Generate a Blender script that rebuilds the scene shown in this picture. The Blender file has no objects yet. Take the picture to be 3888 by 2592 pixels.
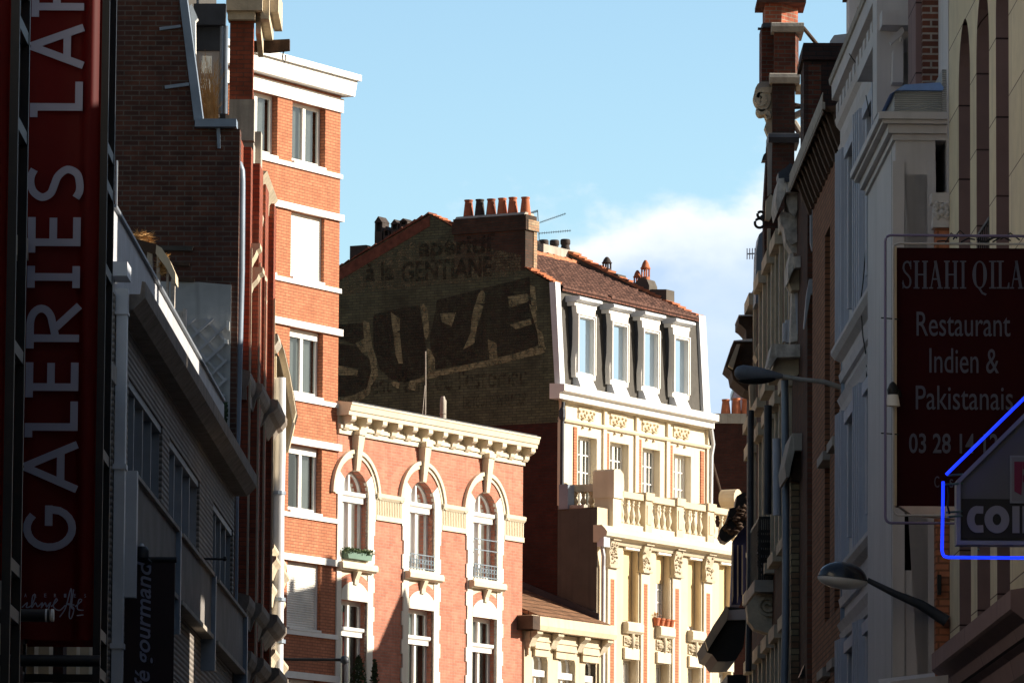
import bpy, bmesh, math, random
from mathutils import Vector, Matrix
from mathutils.geometry import tessellate_polygon
random.seed(11)
sc = bpy.context.scene
COL = sc.collection
PI = math.pi

# ------------------------------------------------------------------ camera
FN, CX, CY, HOR = 23143.0, 1944.0, 1296.0, 4033.0      # focal length and horizon in photo pixels (3888 wide)
CAM = Vector((0, 0, 1.6))
pitch = math.atan((HOR - CY) / FN)
roll = math.radians(0.40)
Fv = Vector((0, math.cos(pitch), math.sin(pitch)))
R0 = Vector((1, 0, 0)); U0 = Vector((0, -math.sin(pitch), math.cos(pitch)))
Rv = R0 * math.cos(roll) + U0 * math.sin(roll)
Uv = U0 * math.cos(roll) - R0 * math.sin(roll)
cd = bpy.data.cameras.new('camera'); cam = bpy.data.objects.new('camera', cd); COL.objects.link(cam)
cd.sensor_width = 36; cd.lens = FN * 36 / 3888; cd.clip_start = 0.5; cd.clip_end = 5000
m = Matrix((Rv, Uv, -Fv)).transposed().to_4x4(); m.translation = CAM
cam.matrix_world = m
sc.camera = cam
sc.render.resolution_x, sc.render.resolution_y = 1024, 682

# ------------------------------------------------------------------ sun, sky, exposure
SUN_EL, SUN_TILT = 22.5, 3.0            # elevation; swing of the sun away from the camera, both in degrees
el = math.radians(SUN_EL); tl = math.radians(SUN_TILT)
S = Vector((math.cos(el) * math.cos(tl), math.cos(el) * math.sin(tl), math.sin(el)))
sd = bpy.data.lights.new('sun', 'SUN'); sd.energy = 5.0; sd.angle = math.radians(0.5); sd.color = (1.0, 0.90, 0.75)
so = bpy.data.objects.new('sun', sd); COL.objects.link(so)
so.rotation_euler = (-S).to_track_quat('-Z', 'Y').to_euler(); so.location = (60, 100, 60)
W = bpy.data.worlds.new('World'); sc.world = W; W.use_nodes = True
nt = W.node_tree; nt.nodes.clear()
def wn(t, **k):
    n = nt.nodes.new(t)
    for a, v in k.items(): setattr(n, a, v)
    return n
out = wn('ShaderNodeOutputWorld'); bg = wn('ShaderNodeBackground'); bg.inputs[1].default_value = 0.05
sky = wn('ShaderNodeTexSky', sky_type='NISHITA', sun_disc=False)
sky.sun_elevation = el; sky.sun_rotation = math.atan2(S.x, S.y)
sky.air_density = 1.3; sky.dust_density = 0.9; sky.ozone_density = 1.6
geo = wn('ShaderNodeNewGeometry'); tc = wn('ShaderNodeTexCoord')
sep = wn('ShaderNodeSeparateXYZ'); nt.links.new(tc.outputs['Generated'], sep.inputs[0])
# cumulus low over the far end of the street: noise in direction space, limited to a band of elevation
mp = wn('ShaderNodeMapping'); mp.inputs['Scale'].default_value = (30, 30, 48); mp.inputs['Location'].default_value = (3.1, 0.4, 1.55)
nt.links.new(tc.outputs['Generated'], mp.inputs['Vector'])
nz = wn('ShaderNodeTexNoise'); nz.inputs['Scale'].default_value = 1.0; nz.inputs['Detail'].default_value = 9; nz.inputs['Roughness'].default_value = 0.55
nt.links.new(mp.outputs[0], nz.inputs['Vector'])
nz2 = wn('ShaderNodeTexNoise'); nz2.inputs['Scale'].default_value = 1.9; nz2.inputs['Detail'].default_value = 6; nt.links.new(mp.outputs[0], nz2.inputs['Vector'])
def wmath(op, a, b=None, clamp=False):
    n = wn('ShaderNodeMath', operation=op); n.use_clamp = clamp
    for i, v in enumerate((a, b)):
        if v is None: continue
        if isinstance(v, (int, float)): n.inputs[i].default_value = v
        else: nt.links.new(v, n.inputs[i])
    return n.outputs[0]
def wramp(v, lo, hi):
    n = wn('ShaderNodeMapRange', interpolation_type='SMOOTHSTEP'); nt.links.new(v, n.inputs[0])
    n.inputs[1].default_value = lo; n.inputs[2].default_value = hi; n.inputs[3].default_value = 0; n.inputs[4].default_value = 1
    return n.outputs[0]
CLOUD_TOP = 0.1362
edge = wmath('ADD', wmath('MULTIPLY', wmath('SUBTRACT', nz.outputs['Fac'], 0.5), 0.050), CLOUD_TOP)   # puffy upper edge
slopev = wmath('MULTIPLY', sep.outputs['X'], 0.28)                                                    # the bank rises to the right
dens = wramp(wmath('SUBTRACT', wmath('ADD', edge, slopev), sep.outputs['Z']), -0.001, 0.0075)
thin = wramp(nz.outputs['Fac'], 0.30, 0.62)
dens = wmath('MULTIPLY', dens, wmath('ADD', wmath('MULTIPLY', thin, 0.22), 0.74))
deep = wramp(wmath('SUBTRACT', wmath('ADD', edge, slopev), sep.outputs['Z']), 0.005, 0.024)           # the bank is white at its crest, blue grey below
band = wmath('MULTIPLY', wmath('SUBTRACT', 1.0, wramp(sep.outputs['Z'], 0.15, 0.30)), wramp(sep.outputs['Y'], 0.25, 0.9))
cmix = wn('ShaderNodeMix', data_type='RGBA')
nt.links.new(wmath('MULTIPLY', dens, band), cmix.inputs[0])
haze = wn('ShaderNodeMix', data_type='RGBA', blend_type='MULTIPLY'); haze.inputs[0].default_value = 1.0
nt.links.new(sky.outputs[0], haze.inputs[6]); 
low = wmath('MULTIPLY', wramp(wmath('SUBTRACT', 0.55, sep.outputs['Z']), 0.0, 0.55), wramp(sep.outputs['Y'], 0.25, 0.9))                                     # the sky pales and brightens towards the horizon
hc = wn('ShaderNodeMix', data_type='RGBA'); nt.links.new(low, hc.inputs[0]); hc.inputs[6].default_value = (0.92, 0.86, 0.84, 1); hc.inputs[7].default_value = (1.85, 2.32, 2.85, 1)
nt.links.new(hc.outputs[2], haze.inputs[7])
nt.links.new(haze.outputs[2], cmix.inputs[6])
ccol = wn('ShaderNodeMix', data_type='RGBA'); ccol.inputs[6].default_value = (11.4, 11.7, 12.0, 1); ccol.inputs[7].default_value = (6.2, 8.0, 10.6, 1)
nt.links.new(wmath('MULTIPLY', deep, wmath('SUBTRACT', 1.35, wmath('MULTIPLY', nz2.outputs['Fac'], 0.9)), True), ccol.inputs[0]); nt.links.new(ccol.outputs[2], cmix.inputs[7])
nt.links.new(cmix.outputs[2], bg.inputs[0]); nt.links.new(bg.outputs[0], out.inputs[0])
vs = sc.view_settings; vs.view_transform = 'Standard'; vs.look = 'None'; vs.gamma = 1.0; vs.exposure = 0.92; vs.use_curve_mapping = False
sc.cycles.max_bounces = 8; sc.cycles.diffuse_bounces = 4; sc.cycles.transparent_max_bounces = 12

# ------------------------------------------------------------------ helpers: pixels to world
def reg(ox, oy, s): return lambda x, y: (ox + x / s, oy + y / s)
A1 = reg(0, 0, 1.743); A2 = reg(0, 800, 1.743); A3 = reg(0, 1700, 1.757)
L1 = reg(600, 0, 1.7425); L2 = reg(600, 800, 1.7425); L3 = reg(600, 1700, 1.7575)
M1 = reg(1250, 700, 2.6133); M2 = reg(1250, 1150, 2.6133); M3 = reg(1250, 1500, 2.6133); M4 = reg(1250, 1992, 2.6133)
M5 = reg(2000, 700, 2.6133); M6 = reg(1950, 1150, 2.6133); M7 = reg(1950, 1650, 2.6133); M8 = reg(1950, 1992, 2.6133)
Q1 = reg(2750, 0, 2.6133); Q2 = reg(2700, 500, 2.6133); Q3 = reg(2650, 1000, 2.6133); Q4 = reg(2650, 1500, 2.6133); Q5 = reg(2650, 1992, 2.6133)
Q6 = reg(3150, 0, 1.9593); Q7 = reg(3150, 800, 1.7425); Q8 = reg(3100, 1692, 1.7424)
def ray(px, py): return Fv + Rv * ((px - CX) / FN) - Uv * ((py - CY) / FN)
def at(px, py, Y):
    r = ray(px, py); return CAM + r * (Y / r.y)

# ------------------------------------------------------------------ things and parts
def tag(o, label=None, cat=None, group=None, kind=None):
    if label: o['label'] = label
    if cat: o['category'] = cat
    if group: o['group'] = group
    if kind: o['kind'] = kind
    return o
class Place:
    """an Empty at a thing's base; local x to the right, y away, z up"""
    def __init__(s, name, label, cat, loc, rz=0.0, group=None):
        s.o = bpy.data.objects.new(name, None); COL.objects.link(s.o)
        s.o.empty_display_size = 0.3
        s.o.location = loc; s.o.rotation_euler = (0, 0, rz)
        tag(s.o, label, cat, group)
        s.M = Matrix.Translation(Vector(loc)) @ Matrix.Rotation(rz, 4, 'Z'); s.I = s.M.inverted()
        s.c = s.I @ CAM
    def r(s, px, py): return s.I.to_3x3() @ ray(px, py)
    def p(s, px, py, y=0.0):                 # on the plane y = const: returns (x, z)
        r = s.r(px, py); t = (y - s.c.y) / r.y; q = s.c + r * t; return (q.x, q.z)
    def g(s, px, py, x=0.0):                 # on the plane x = const: returns (y, z)
        r = s.r(px, py); t = (x - s.c.x) / r.x; q = s.c + r * t; return (q.y, q.z)
    def px(s, a, y=0.0): return s.p(a[0], a[1], y)[0]
    def pz(s, a, y=0.0): return s.p(a[0], a[1], y)[1]
    def gy(s, a, x=0.0): return s.g(a[0], a[1], x)[0]
    def gz(s, a, x=0.0): return s.g(a[0], a[1], x)[1]
    def w(s, v): return s.M @ Vector(v)

class MB:
    def __init__(s): s.v = []; s.f = []
    def quad(s, a, b, c, d):
        n = len(s.v); s.v += [tuple(a), tuple(b), tuple(c), tuple(d)]; s.f.append((n, n + 1, n + 2, n + 3)); return s
    def box(s, x0, x1, y0, y1, z0, z1):
        n = len(s.v)
        s.v += [(x, y, z) for z in (z0, z1) for y in (y0, y1) for x in (x0, x1)]
        for f in ((0, 2, 3, 1), (4, 5, 7, 6), (0, 1, 5, 4), (2, 6, 7, 3), (0, 4, 6, 2), (1, 3, 7, 5)): s.f.append(tuple(n + i for i in f))
        return s
    def hexa(s, p):                          # eight corners, bottom four then top four
        n = len(s.v); s.v += [tuple(q) for q in p]
        for f in ((3, 2, 1, 0), (4, 5, 6, 7), (0, 1, 5, 4), (1, 2, 6, 5), (2, 3, 7, 6), (3, 0, 4, 7)): s.f.append(tuple(n + i for i in f))
        return s
    def _ext(s, poly, fn, a, b):
        n = len(s.v); k = len(poly)
        s.v += [fn(p, a) for p in poly] + [fn(p, b) for p in poly]
        tr = tessellate_polygon([[Vector((p[0], p[1], 0)) for p in poly]])
        for t in tr:
            s.f.append(tuple(n + i for i in t)); s.f.append(tuple(n + k + i for i in reversed(t)))
        for i in range(k):
            j = (i + 1) % k; s.f.append((n + i, n + j, n + k + j, n + k + i))
        return s
    def xz(s, poly, y0, y1): return s._ext(poly, lambda p, c: (p[0], c, p[1]), y0, y1)
    def yz(s, poly, x0, x1): return s._ext(poly, lambda p, c: (c, p[0], p[1]), x0, x1)
    def xy(s, poly, z0, z1): return s._ext(poly, lambda p, c: (p[0], p[1], c), z0, z1)
    def sheet(s, outer, holes, fn, back=None):
        """flat wall with holes; fn(u, v, depth) gives the point; reveals go back by `back`"""
        loops = [outer] + list(holes); n = len(s.v); allp = [p for l in loops for p in l]
        s.v += [fn(p[0], p[1], 0) for p in allp]
        for t in tessellate_polygon([[Vector((p[0], p[1], 0)) for p in l] for l in loops]): s.f.append(tuple(n + i for i in t))
        if back:
            for l in holes:
                m0 = len(s.v); k = len(l)
                s.v += [fn(p[0], p[1], 0) for p in l] + [fn(p[0], p[1], back) for p in l]
                for i in range(k):
                    j = (i + 1) % k; s.f.append((m0 + i, m0 + j, m0 + k + j, m0 + k + i))
        return s
    def ring(s, cx, cz, r0, r1, a0, a1, y0, y1, n=16, ez=1.0):
        po = [(cx + r1 * math.cos(a0 + (a1 - a0) * i / n), cz + ez * r1 * math.sin(a0 + (a1 - a0) * i / n)) for i in range(n + 1)]
        pi_ = [(cx + r0 * math.cos(a0 + (a1 - a0) * i / n), cz + ez * r0 * math.sin(a0 + (a1 - a0) * i / n)) for i in range(n + 1)]
        for i in range(n): s.xz([pi_[i], po[i], po[i + 1], pi_[i + 1]], y0, y1)
        return s
    def lathe(s, cx, cy, prof, n=14, a0=0.0):
        b = len(s.v); k = len(prof)
        for r, z in prof:
            for i in range(n):
                a = a0 + 2 * PI * i / n; s.v.append((cx + r * math.cos(a), cy + r * math.sin(a), z))
        for q in range(k - 1):
            for i in range(n):
                j = (i + 1) % n; s.f.append((b + q * n + i, b + q * n + j, b + (q + 1) * n + j, b + (q + 1) * n + i))
        s.f.append(tuple(b + i for i in reversed(range(n)))); s.f.append(tuple(b + (k - 1) * n + i for i in range(n)))
        return s
    def tube(s, pts, r, n=8):
        pts = [Vector(p) for p in pts]; rs = r if isinstance(r, (list, tuple)) else [r] * len(pts); b = len(s.v)
        for i, p in enumerate(pts):
            t = (pts[min(i + 1, len(pts) - 1)] - pts[max(i - 1, 0)]).normalized()
            ref = Vector((0, 0, 1)) if abs(t.z) < 0.9 else Vector((1, 0, 0))
            u = t.cross(ref).normalized(); w = u.cross(t)
            for q in range(n):
                a = 2 * PI * q / n; s.v.append(tuple(p + (u * math.cos(a) + w * math.sin(a)) * rs[i]))
        for i in range(len(pts) - 1):
            for q in range(n):
                j = (q + 1) % n; s.f.append((b + i * n + q, b + i * n + j, b + (i + 1) * n + j, b + (i + 1) * n + q))
        s.f.append(tuple(b + q for q in range(n))); e = b + (len(pts) - 1) * n; s.f.append(tuple(e + q for q in reversed(range(n))))
        return s
    def stroke(s, pts, w, y0, y1, closed=False):
        """a flat ribbon of width w along a polyline in (x, z)"""
        P = [Vector(p) for p in pts]; k = len(P); lft = []; rgt = []
        for i in range(k):
            a = P[i - 1] if (i > 0 or closed) else None; c = P[(i + 1) % k] if (i < k - 1 or closed) else None
            d1 = (P[i] - a).normalized() if a is not None else None; d2 = (c - P[i]).normalized() if c is not None else None
            if d1 is None: d1 = d2
            if d2 is None: d2 = d1
            t = (d1 + d2)
            t = t.normalized() if t.length > 1e-6 else d1
            nn = Vector((-t.y, t.x)); co = max(0.4, nn.dot(Vector((-d1.y, d1.x))))
            lft.append(P[i] + nn * (w / 2 / co)); rgt.append(P[i] - nn * (w / 2 / co))
        for i in range(k if closed else k - 1):
            j = (i + 1) % k; s.xz([lft[i], lft[j], rgt[j], rgt[i]], y0, y1)
        return s
    def build(s, name, mat, parent=None, label=None, cat=None, group=None, kind=None, smooth=None, weld=False):
        me = bpy.data.meshes.new(name); me.from_pydata([tuple(v) for v in s.v], [], s.f)
        bm = bmesh.new(); bm.from_mesh(me)
        if weld: bmesh.ops.remove_doubles(bm, verts=bm.verts, dist=0.0004)
        bmesh.ops.recalc_face_normals(bm, faces=bm.faces); bm.to_mesh(me); bm.free()
        if smooth:
            me.polygons.foreach_set('use_smooth', [True] * len(me.polygons)); me.set_sharp_from_angle(angle=math.radians(smooth))
        me.materials.append(mat)
        o = bpy.data.objects.new(name, me); COL.objects.link(o)
        if parent is not None: o.parent = parent.o if isinstance(parent, Place) else parent
        return tag(o, label, cat, group, kind)
def build_each(mb, name, mat, parent, eps=.02, **k):
    """one part per separate piece of the builder's mesh; pieces nearer than eps stay together"""
    n = len(mb.v); up = list(range(n))
    def find(i):
        while up[i] != i: up[i] = up[up[i]]; i = up[i]
        return i
    for f in mb.f:
        for q in f[1:]: up[find(f[0])] = find(q)
    isl = {}
    for i in range(n): isl.setdefault(find(i), []).append(i)
    ks = list(isl); bb = []
    for r in ks:
        c = [mb.v[i] for i in isl[r]]; bb.append([min(p[a] for p in c) for a in range(3)] + [max(p[a] for p in c) for a in range(3)])
    g = list(range(len(ks)))
    def fg(i):
        while g[i] != i: i = g[i]
        return i
    if eps >= 0:
        for i in range(len(ks)):
            for j in range(i):
                if all(bb[i][a] <= bb[j][a + 3] + eps and bb[j][a] <= bb[i][a + 3] + eps for a in range(3)): g[fg(i)] = fg(j)
    groups = {}
    for i, r in enumerate(ks): groups.setdefault(fg(i), set()).add(r)
    res = []
    for rs in groups.values():
        m = MB(); idx = {}
        for f in mb.f:
            if find(f[0]) in rs:
                for q in f:
                    if q not in idx: idx[q] = len(m.v); m.v.append(mb.v[q])
                m.f.append(tuple(idx[q] for q in f))
        res.append(m.build(name, mat, parent, **k))
    return res
def copy_tree(o, parent=None):
    c = o.copy(); COL.objects.link(c)
    if parent is not None: c.parent = parent
    for ch in list(o.children): copy_tree(ch, c)
    return c
def arc(cx, cz, r, a0, a1, n=12, ez=1.0):
    return [(cx + r * math.cos(math.radians(a0 + (a1 - a0) * i / n)), cz + ez * r * math.sin(math.radians(a0 + (a1 - a0) * i / n))) for i in range(n + 1)]
FX = lambda y0: (lambda u, v, d: (u, y0 + d, v))        # sheet facing -y
def FG(x0, sgn=1): return lambda u, v, d: (x0 + sgn * d, u, v)   # sheet on a plane of constant x

# ------------------------------------------------------------------ materials
def nodes(name):
    m = bpy.data.materials.new(name); m.use_nodes = True; t = m.node_tree; b = t.nodes['Principled BSDF']; return m, t, b
def add(t, ty, **k):
    n = t.nodes.new(ty)
    for a, v in k.items(): setattr(n, a, v)
    return n
def coords(t, flat=False):
    tc = add(t, 'ShaderNodeTexCoord'); s = add(t, 'ShaderNodeSeparateXYZ'); t.links.new(tc.outputs['Object'], s.inputs[0])
    ad = add(t, 'ShaderNodeMath', operation='ADD'); t.links.new(s.outputs['X'], ad.inputs[0]); t.links.new(s.outputs['Y'], ad.inputs[1])
    c = add(t, 'ShaderNodeCombineXYZ'); t.links.new(ad.outputs[0], c.inputs['X']); t.links.new(s.outputs['Z'], c.inputs['Y'])
    return tc.outputs['Object'], c.outputs[0]
def c4(c): return (c[0], c[1], c[2], 1)
def plain(name, col, rough=0.7, var=0.15, scale=1.5, metal=0.0, bump=0.0, streak=0.0, dirt=None, spec=0.3, bscale=30):
    """painted or plastered surface: mottled, optionally streaked down by rain and bumped"""
    m, t, b = nodes(name); ob, uv = coords(t)
    n1 = add(t, 'ShaderNodeTexNoise'); n1.inputs['Scale'].default_value = scale; n1.inputs['Detail'].default_value = 8; n1.inputs['Roughness'].default_value = 0.65
    t.links.new(ob, n1.inputs['Vector'])
    r = add(t, 'ShaderNodeMapRange'); t.links.new(n1.outputs['Fac'], r.inputs[0]); r.inputs[1].default_value = 0.3; r.inputs[2].default_value = 0.7
    mx = add(t, 'ShaderNodeMix', data_type='RGBA'); t.links.new(r.outputs[0], mx.inputs[0])
    mx.inputs[6].default_value = c4([c * (1 - var) for c in col]); mx.inputs[7].default_value = c4([min(1, c * (1 + var * 0.7)) for c in col])
    last = mx.outputs[2]
    if streak > 0:
        mp = add(t, 'ShaderNodeMapping'); mp.inputs['Scale'].default_value = (7, 7, 0.35); t.links.new(ob, mp.inputs['Vector'])
        n2 = add(t, 'ShaderNodeTexNoise'); n2.inputs['Scale'].default_value = 1.0; n2.inputs['Detail'].default_value = 5; t.links.new(mp.outputs[0], n2.inputs['Vector'])
        r2 = add(t, 'ShaderNodeMapRange'); t.links.new(n2.outputs['Fac'], r2.inputs[0]); r2.inputs[1].default_value = 0.52; r2.inputs[2].default_value = 0.75; r2.inputs[4].default_value = streak
        m2 = add(t, 'ShaderNodeMix', data_type='RGBA'); t.links.new(r2.outputs[0], m2.inputs[0]); t.links.new(last, m2.inputs[6])
        m2.inputs[7].default_value = c4(dirt or [c * 0.4 for c in col]); last = m2.outputs[2]
    t.links.new(last, b.inputs['Base Color'])
    b.inputs['Roughness'].default_value = rough; b.inputs['Metallic'].default_value = metal; b.inputs['Specular IOR Level'].default_value = spec
    if bump > 0:
        n3 = add(t, 'ShaderNodeTexNoise'); n3.inputs['Scale'].default_value = bscale; n3.inputs['Detail'].default_value = 4; t.links.new(ob, n3.inputs['Vector'])
        bp = add(t, 'ShaderNodeBump'); bp.inputs['Strength'].default_value = bump; bp.inputs['Distance'].default_value = 0.02
        t.links.new(n3.outputs['Fac'], bp.inputs['Height']); t.links.new(bp.outputs[0], b.inputs['Normal'])
    return m
def brick(name, c1, c2, mortar, w=0.225, h=0.072, ms=0.010, stain=(0.04, 0.03, 0.03), stain_amt=0.35, stain_scale=0.5, rough=0.85, contrast=1.0, alpha=None, offset=0.5, streak=0.0):
    m, t, b = nodes(name); ob, uv = coords(t)
    bt = add(t, 'ShaderNodeTexBrick'); t.links.new(uv, bt.inputs['Vector']); bt.offset = offset
    bt.inputs['Color1'].default_value = c4(c1); bt.inputs['Color2'].default_value = c4(c2); bt.inputs['Mortar'].default_value = c4(mortar)
    bt.inputs['Scale'].default_value = 1; bt.inputs['Mortar Size'].default_value = ms; bt.inputs['Mortar Smooth'].default_value = 0.3
    bt.inputs['Brick Width'].default_value = w; bt.inputs['Row Height'].default_value = h; bt.inputs['Bias'].default_value = -0.1
    n0 = add(t, 'ShaderNodeTexNoise'); n0.inputs['Scale'].default_value = 3.0; n0.inputs['Detail'].default_value = 10; n0.inputs['Roughness'].default_value = 0.7; t.links.new(ob, n0.inputs['Vector'])
    r0 = add(t, 'ShaderNodeMapRange'); t.links.new(n0.outputs['Fac'], r0.inputs[0]); r0.inputs[1].default_value = 0.3; r0.inputs[2].default_value = 0.7; r0.inputs[3].default_value = 1 - 0.28 * contrast; r0.inputs[4].default_value = 1 + 0.22 * contrast
    mu = add(t, 'ShaderNodeMix', data_type='RGBA', blend_type='MULTIPLY'); mu.inputs[0].default_value = 1; t.links.new(bt.outputs['Color'], mu.inputs[6]); t.links.new(r0.outputs[0], mu.inputs[7])
    n1 = add(t, 'ShaderNodeTexNoise'); n1.inputs['Scale'].default_value = stain_scale; n1.inputs['Detail'].default_value = 7; n1.inputs['Roughness'].default_value = 0.6
    mp = add(t, 'ShaderNodeMapping'); mp.inputs['Scale'].default_value = (1.6, 1.6, 0.8); t.links.new(ob, mp.inputs['Vector']); t.links.new(mp.outputs[0], n1.inputs['Vector'])
    r1 = add(t, 'ShaderNodeMapRange'); t.links.new(n1.outputs['Fac'], r1.inputs[0]); r1.inputs[1].default_value = 0.45; r1.inputs[2].default_value = 0.75; r1.inputs[4].default_value = stain_amt
    mx = add(t, 'ShaderNodeMix', data_type='RGBA'); t.links.new(r1.outputs[0], mx.inputs[0]); t.links.new(mu.outputs[2], mx.inputs[6]); mx.inputs[7].default_value = c4(stain)
    last = mx.outputs[2]
    if streak:                                             # rain and soot running down the wall
        ms_ = add(t, 'ShaderNodeMapping'); ms_.inputs['Scale'].default_value = (5, 5, 0.22); t.links.new(ob, ms_.inputs['Vector'])
        n3 = add(t, 'ShaderNodeTexNoise'); n3.inputs['Scale'].default_value = 1; n3.inputs['Detail'].default_value = 7; n3.inputs['Roughness'].default_value = .6; t.links.new(ms_.outputs[0], n3.inputs['Vector'])
        r3 = add(t, 'ShaderNodeMapRange'); t.links.new(n3.outputs['Fac'], r3.inputs[0]); r3.inputs[1].default_value = .5; r3.inputs[2].default_value = .72; r3.inputs[4].default_value = streak
        m3 = add(t, 'ShaderNodeMix', data_type='RGBA'); t.links.new(r3.outputs[0], m3.inputs[0]); t.links.new(last, m3.inputs[6]); m3.inputs[7].default_value = c4(stain); last = m3.outputs[2]
    t.links.new(last, b.inputs['Base Color']); b.inputs['Roughness'].default_value = rough; b.inputs['Specular IOR Level'].default_value = 0.2
    bp = add(t, 'ShaderNodeBump'); bp.inputs['Strength'].default_value = 0.5; bp.inputs['Distance'].default_value = 0.008; bp.invert = True
    t.links.new(bt.outputs['Fac'], bp.inputs['Height']); t.links.new(bp.outputs[0], b.inputs['Normal'])
    if alpha is not None:                                  # weathered paint on brick: worn through in patches
        n2 = add(t, 'ShaderNodeTexNoise'); n2.inputs['Scale'].default_value = 6.0; n2.inputs['Detail'].default_value = 12; n2.inputs['Roughness'].default_value = 0.75; t.links.new(ob, n2.inputs['Vector'])
        r2 = add(t, 'ShaderNodeMapRange'); t.links.new(n2.outputs['Fac'], r2.inputs[0]); r2.inputs[1].default_value = alpha[0]; r2.inputs[2].default_value = alpha[1]; r2.inputs[3].default_value = alpha[2]; r2.inputs[4].default_value = alpha[3]
        t.links.new(r2.outputs[0], b.inputs['Alpha'])
    return m
def ribs(name, col, period, axis='Z', depth=0.6, rough=0.6, dark=0.55, metal=0.0):
    """ribbed sheet or siding: grooves repeat along one axis"""
    m, t, b = nodes(name); ob, uv = coords(t)
    w = add(t, 'ShaderNodeTexWave', wave_type='BANDS', bands_direction=axis if axis != 'U' else 'X'); w.inputs['Scale'].default_value = 0.314 / period; w.inputs['Distortion'].default_value = 0.12; w.inputs['Detail'].default_value = 2
    t.links.new(uv if axis == 'U' else ob, w.inputs['Vector'])
    n1 = add(t, 'ShaderNodeTexNoise'); n1.inputs['Scale'].default_value = 2.0; n1.inputs['Detail'].default_value = 8; t.links.new(ob, n1.inputs['Vector'])
    r = add(t, 'ShaderNodeMapRange'); t.links.new(w.outputs['Fac'], r.inputs[0]); r.inputs[1].default_value = 0.05; r.inputs[2].default_value = 0.4
    mx = add(t, 'ShaderNodeMix', data_type='RGBA'); t.links.new(r.outputs[0], mx.inputs[0]); mx.inputs[6].default_value = c4([c * dark for c in col]); mx.inputs[7].default_value = c4(col)
    r0 = add(t, 'ShaderNodeMapRange'); t.links.new(n1.outputs['Fac'], r0.inputs[0]); r0.inputs[1].default_value = 0.3; r0.inputs[2].default_value = 0.7; r0.inputs[3].default_value = 0.75; r0.inputs[4].default_value = 1.15
    mu = add(t, 'ShaderNodeMix', data_type='RGBA', blend_type='MULTIPLY'); mu.inputs[0].default_value = 1; t.links.new(mx.outputs[2], mu.inputs[6]); t.links.new(r0.outputs[0], mu.inputs[7])
    t.links.new(mu.outputs[2], b.inputs['Base Color']); b.inputs['Roughness'].default_value = rough; b.inputs['Metallic'].default_value = metal
    bp = add(t, 'ShaderNodeBump'); bp.inputs['Strength'].default_value = depth; bp.inputs['Distance'].default_value = 0.02; t.links.new(w.outputs['Fac'], bp.inputs['Height']); t.links.new(bp.outputs[0], b.inputs['Normal'])
    return m
def glass(name, tint=(0.8, 0.85, 0.85), refl=1.0, tone=(0.95, 0.97, 1, 1)):
    """window glass: lets the room show through, reflects with Fresnel"""
    m, t, b = nodes(name); t.nodes.remove(b); o = t.nodes['Material Output']
    tr = add(t, 'ShaderNodeBsdfTransparent'); tr.inputs[0].default_value = c4(tint)
    gl = add(t, 'ShaderNodeBsdfGlossy'); gl.inputs['Roughness'].default_value = 0.02; gl.inputs[0].default_value = tone
    fr = add(t, 'ShaderNodeFresnel'); fr.inputs[0].default_value = 1.55
    mt = add(t, 'ShaderNodeMath', operation='MULTIPLY'); mt.use_clamp = True; mt.inputs[1].default_value = refl; t.links.new(fr.outputs[0], mt.inputs[0])
    n1 = add(t, 'ShaderNodeTexNoise'); n1.inputs['Scale'].default_value = 1.2; n1.inputs['Detail'].default_value = 1
    tc = add(t, 'ShaderNodeTexCoord'); t.links.new(tc.outputs['Object'], n1.inputs['Vector'])
    bp = add(t, 'ShaderNodeBump'); bp.inputs['Strength'].default_value = 0.05; bp.inputs['Distance'].default_value = 0.05; t.links.new(n1.outputs['Fac'], bp.inputs['Height']); t.links.new(bp.outputs[0], gl.inputs['Normal'])
    ms = add(t, 'ShaderNodeMixShader'); t.links.new(mt.outputs[0], ms.inputs[0]); t.links.new(tr.outputs[0], ms.inputs[1]); t.links.new(gl.outputs[0], ms.inputs[2]); t.links.new(ms.outputs[0], o.inputs[0])
    return m
def emit(name, col, strength):
    m, t, b = nodes(name); b.inputs['Base Color'].default_value = c4(col); b.inputs['Emission Color'].default_value = c4(col); b.inputs['Emission Strength'].default_value = strength; return m

K = {}
K['orange'] = brick('orange_brick', (.54, .21, .112), (.46, .165, .086), (.26, .11, .065), ms=.012, stain=(.30, .11, .06), stain_amt=.4, contrast=.9, streak=.35)
K['red'] = brick('red_brick', (.56, .22, .145), (.45, .16, .105), (.40, .23, .17), ms=.012, stain=(.22, .09, .06), stain_amt=.45, stain_scale=.9, contrast=.85, streak=.4)
K['frontred'] = brick('deep_red_brick', (.33, .085, .045), (.24, .062, .036), (.16, .07, .05), stain=(.08, .03, .02), stain_amt=.5, contrast=1.1, streak=.4)
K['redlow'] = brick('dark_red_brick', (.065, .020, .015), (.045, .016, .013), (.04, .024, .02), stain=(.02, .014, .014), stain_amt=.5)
K['gable'] = brick('soot_brick', (.120, .132, .078), (.088, .096, .062), (.054, .062, .047), stain=(.03, .028, .022), stain_amt=.7, contrast=1.3)
K['deepbrick'] = brick('very_dark_red_brick', (.085, .034, .023), (.05, .024, .02), (.055, .045, .04), stain=(.018, .015, .014), stain_amt=.6, stain_scale=.9, contrast=1.3)  # darker tone for lower chimney stages, ornate wall and gable
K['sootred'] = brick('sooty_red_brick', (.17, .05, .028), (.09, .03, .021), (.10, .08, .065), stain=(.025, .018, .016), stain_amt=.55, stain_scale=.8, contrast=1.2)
K['darkwall'] = brick('old_dark_brick', (.115, .046, .030), (.058, .029, .024), (.12, .098, .082), w=.24, h=.078, ms=.011, stain=(.045, .025, .026), stain_amt=.7, stain_scale=.7, contrast=1.3)
K['brown'] = brick('brown_brick', (.31, .14, .075), (.24, .105, .058), (.10, .06, .04), stain=(.12, .07, .05), stain_amt=.4)
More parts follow.
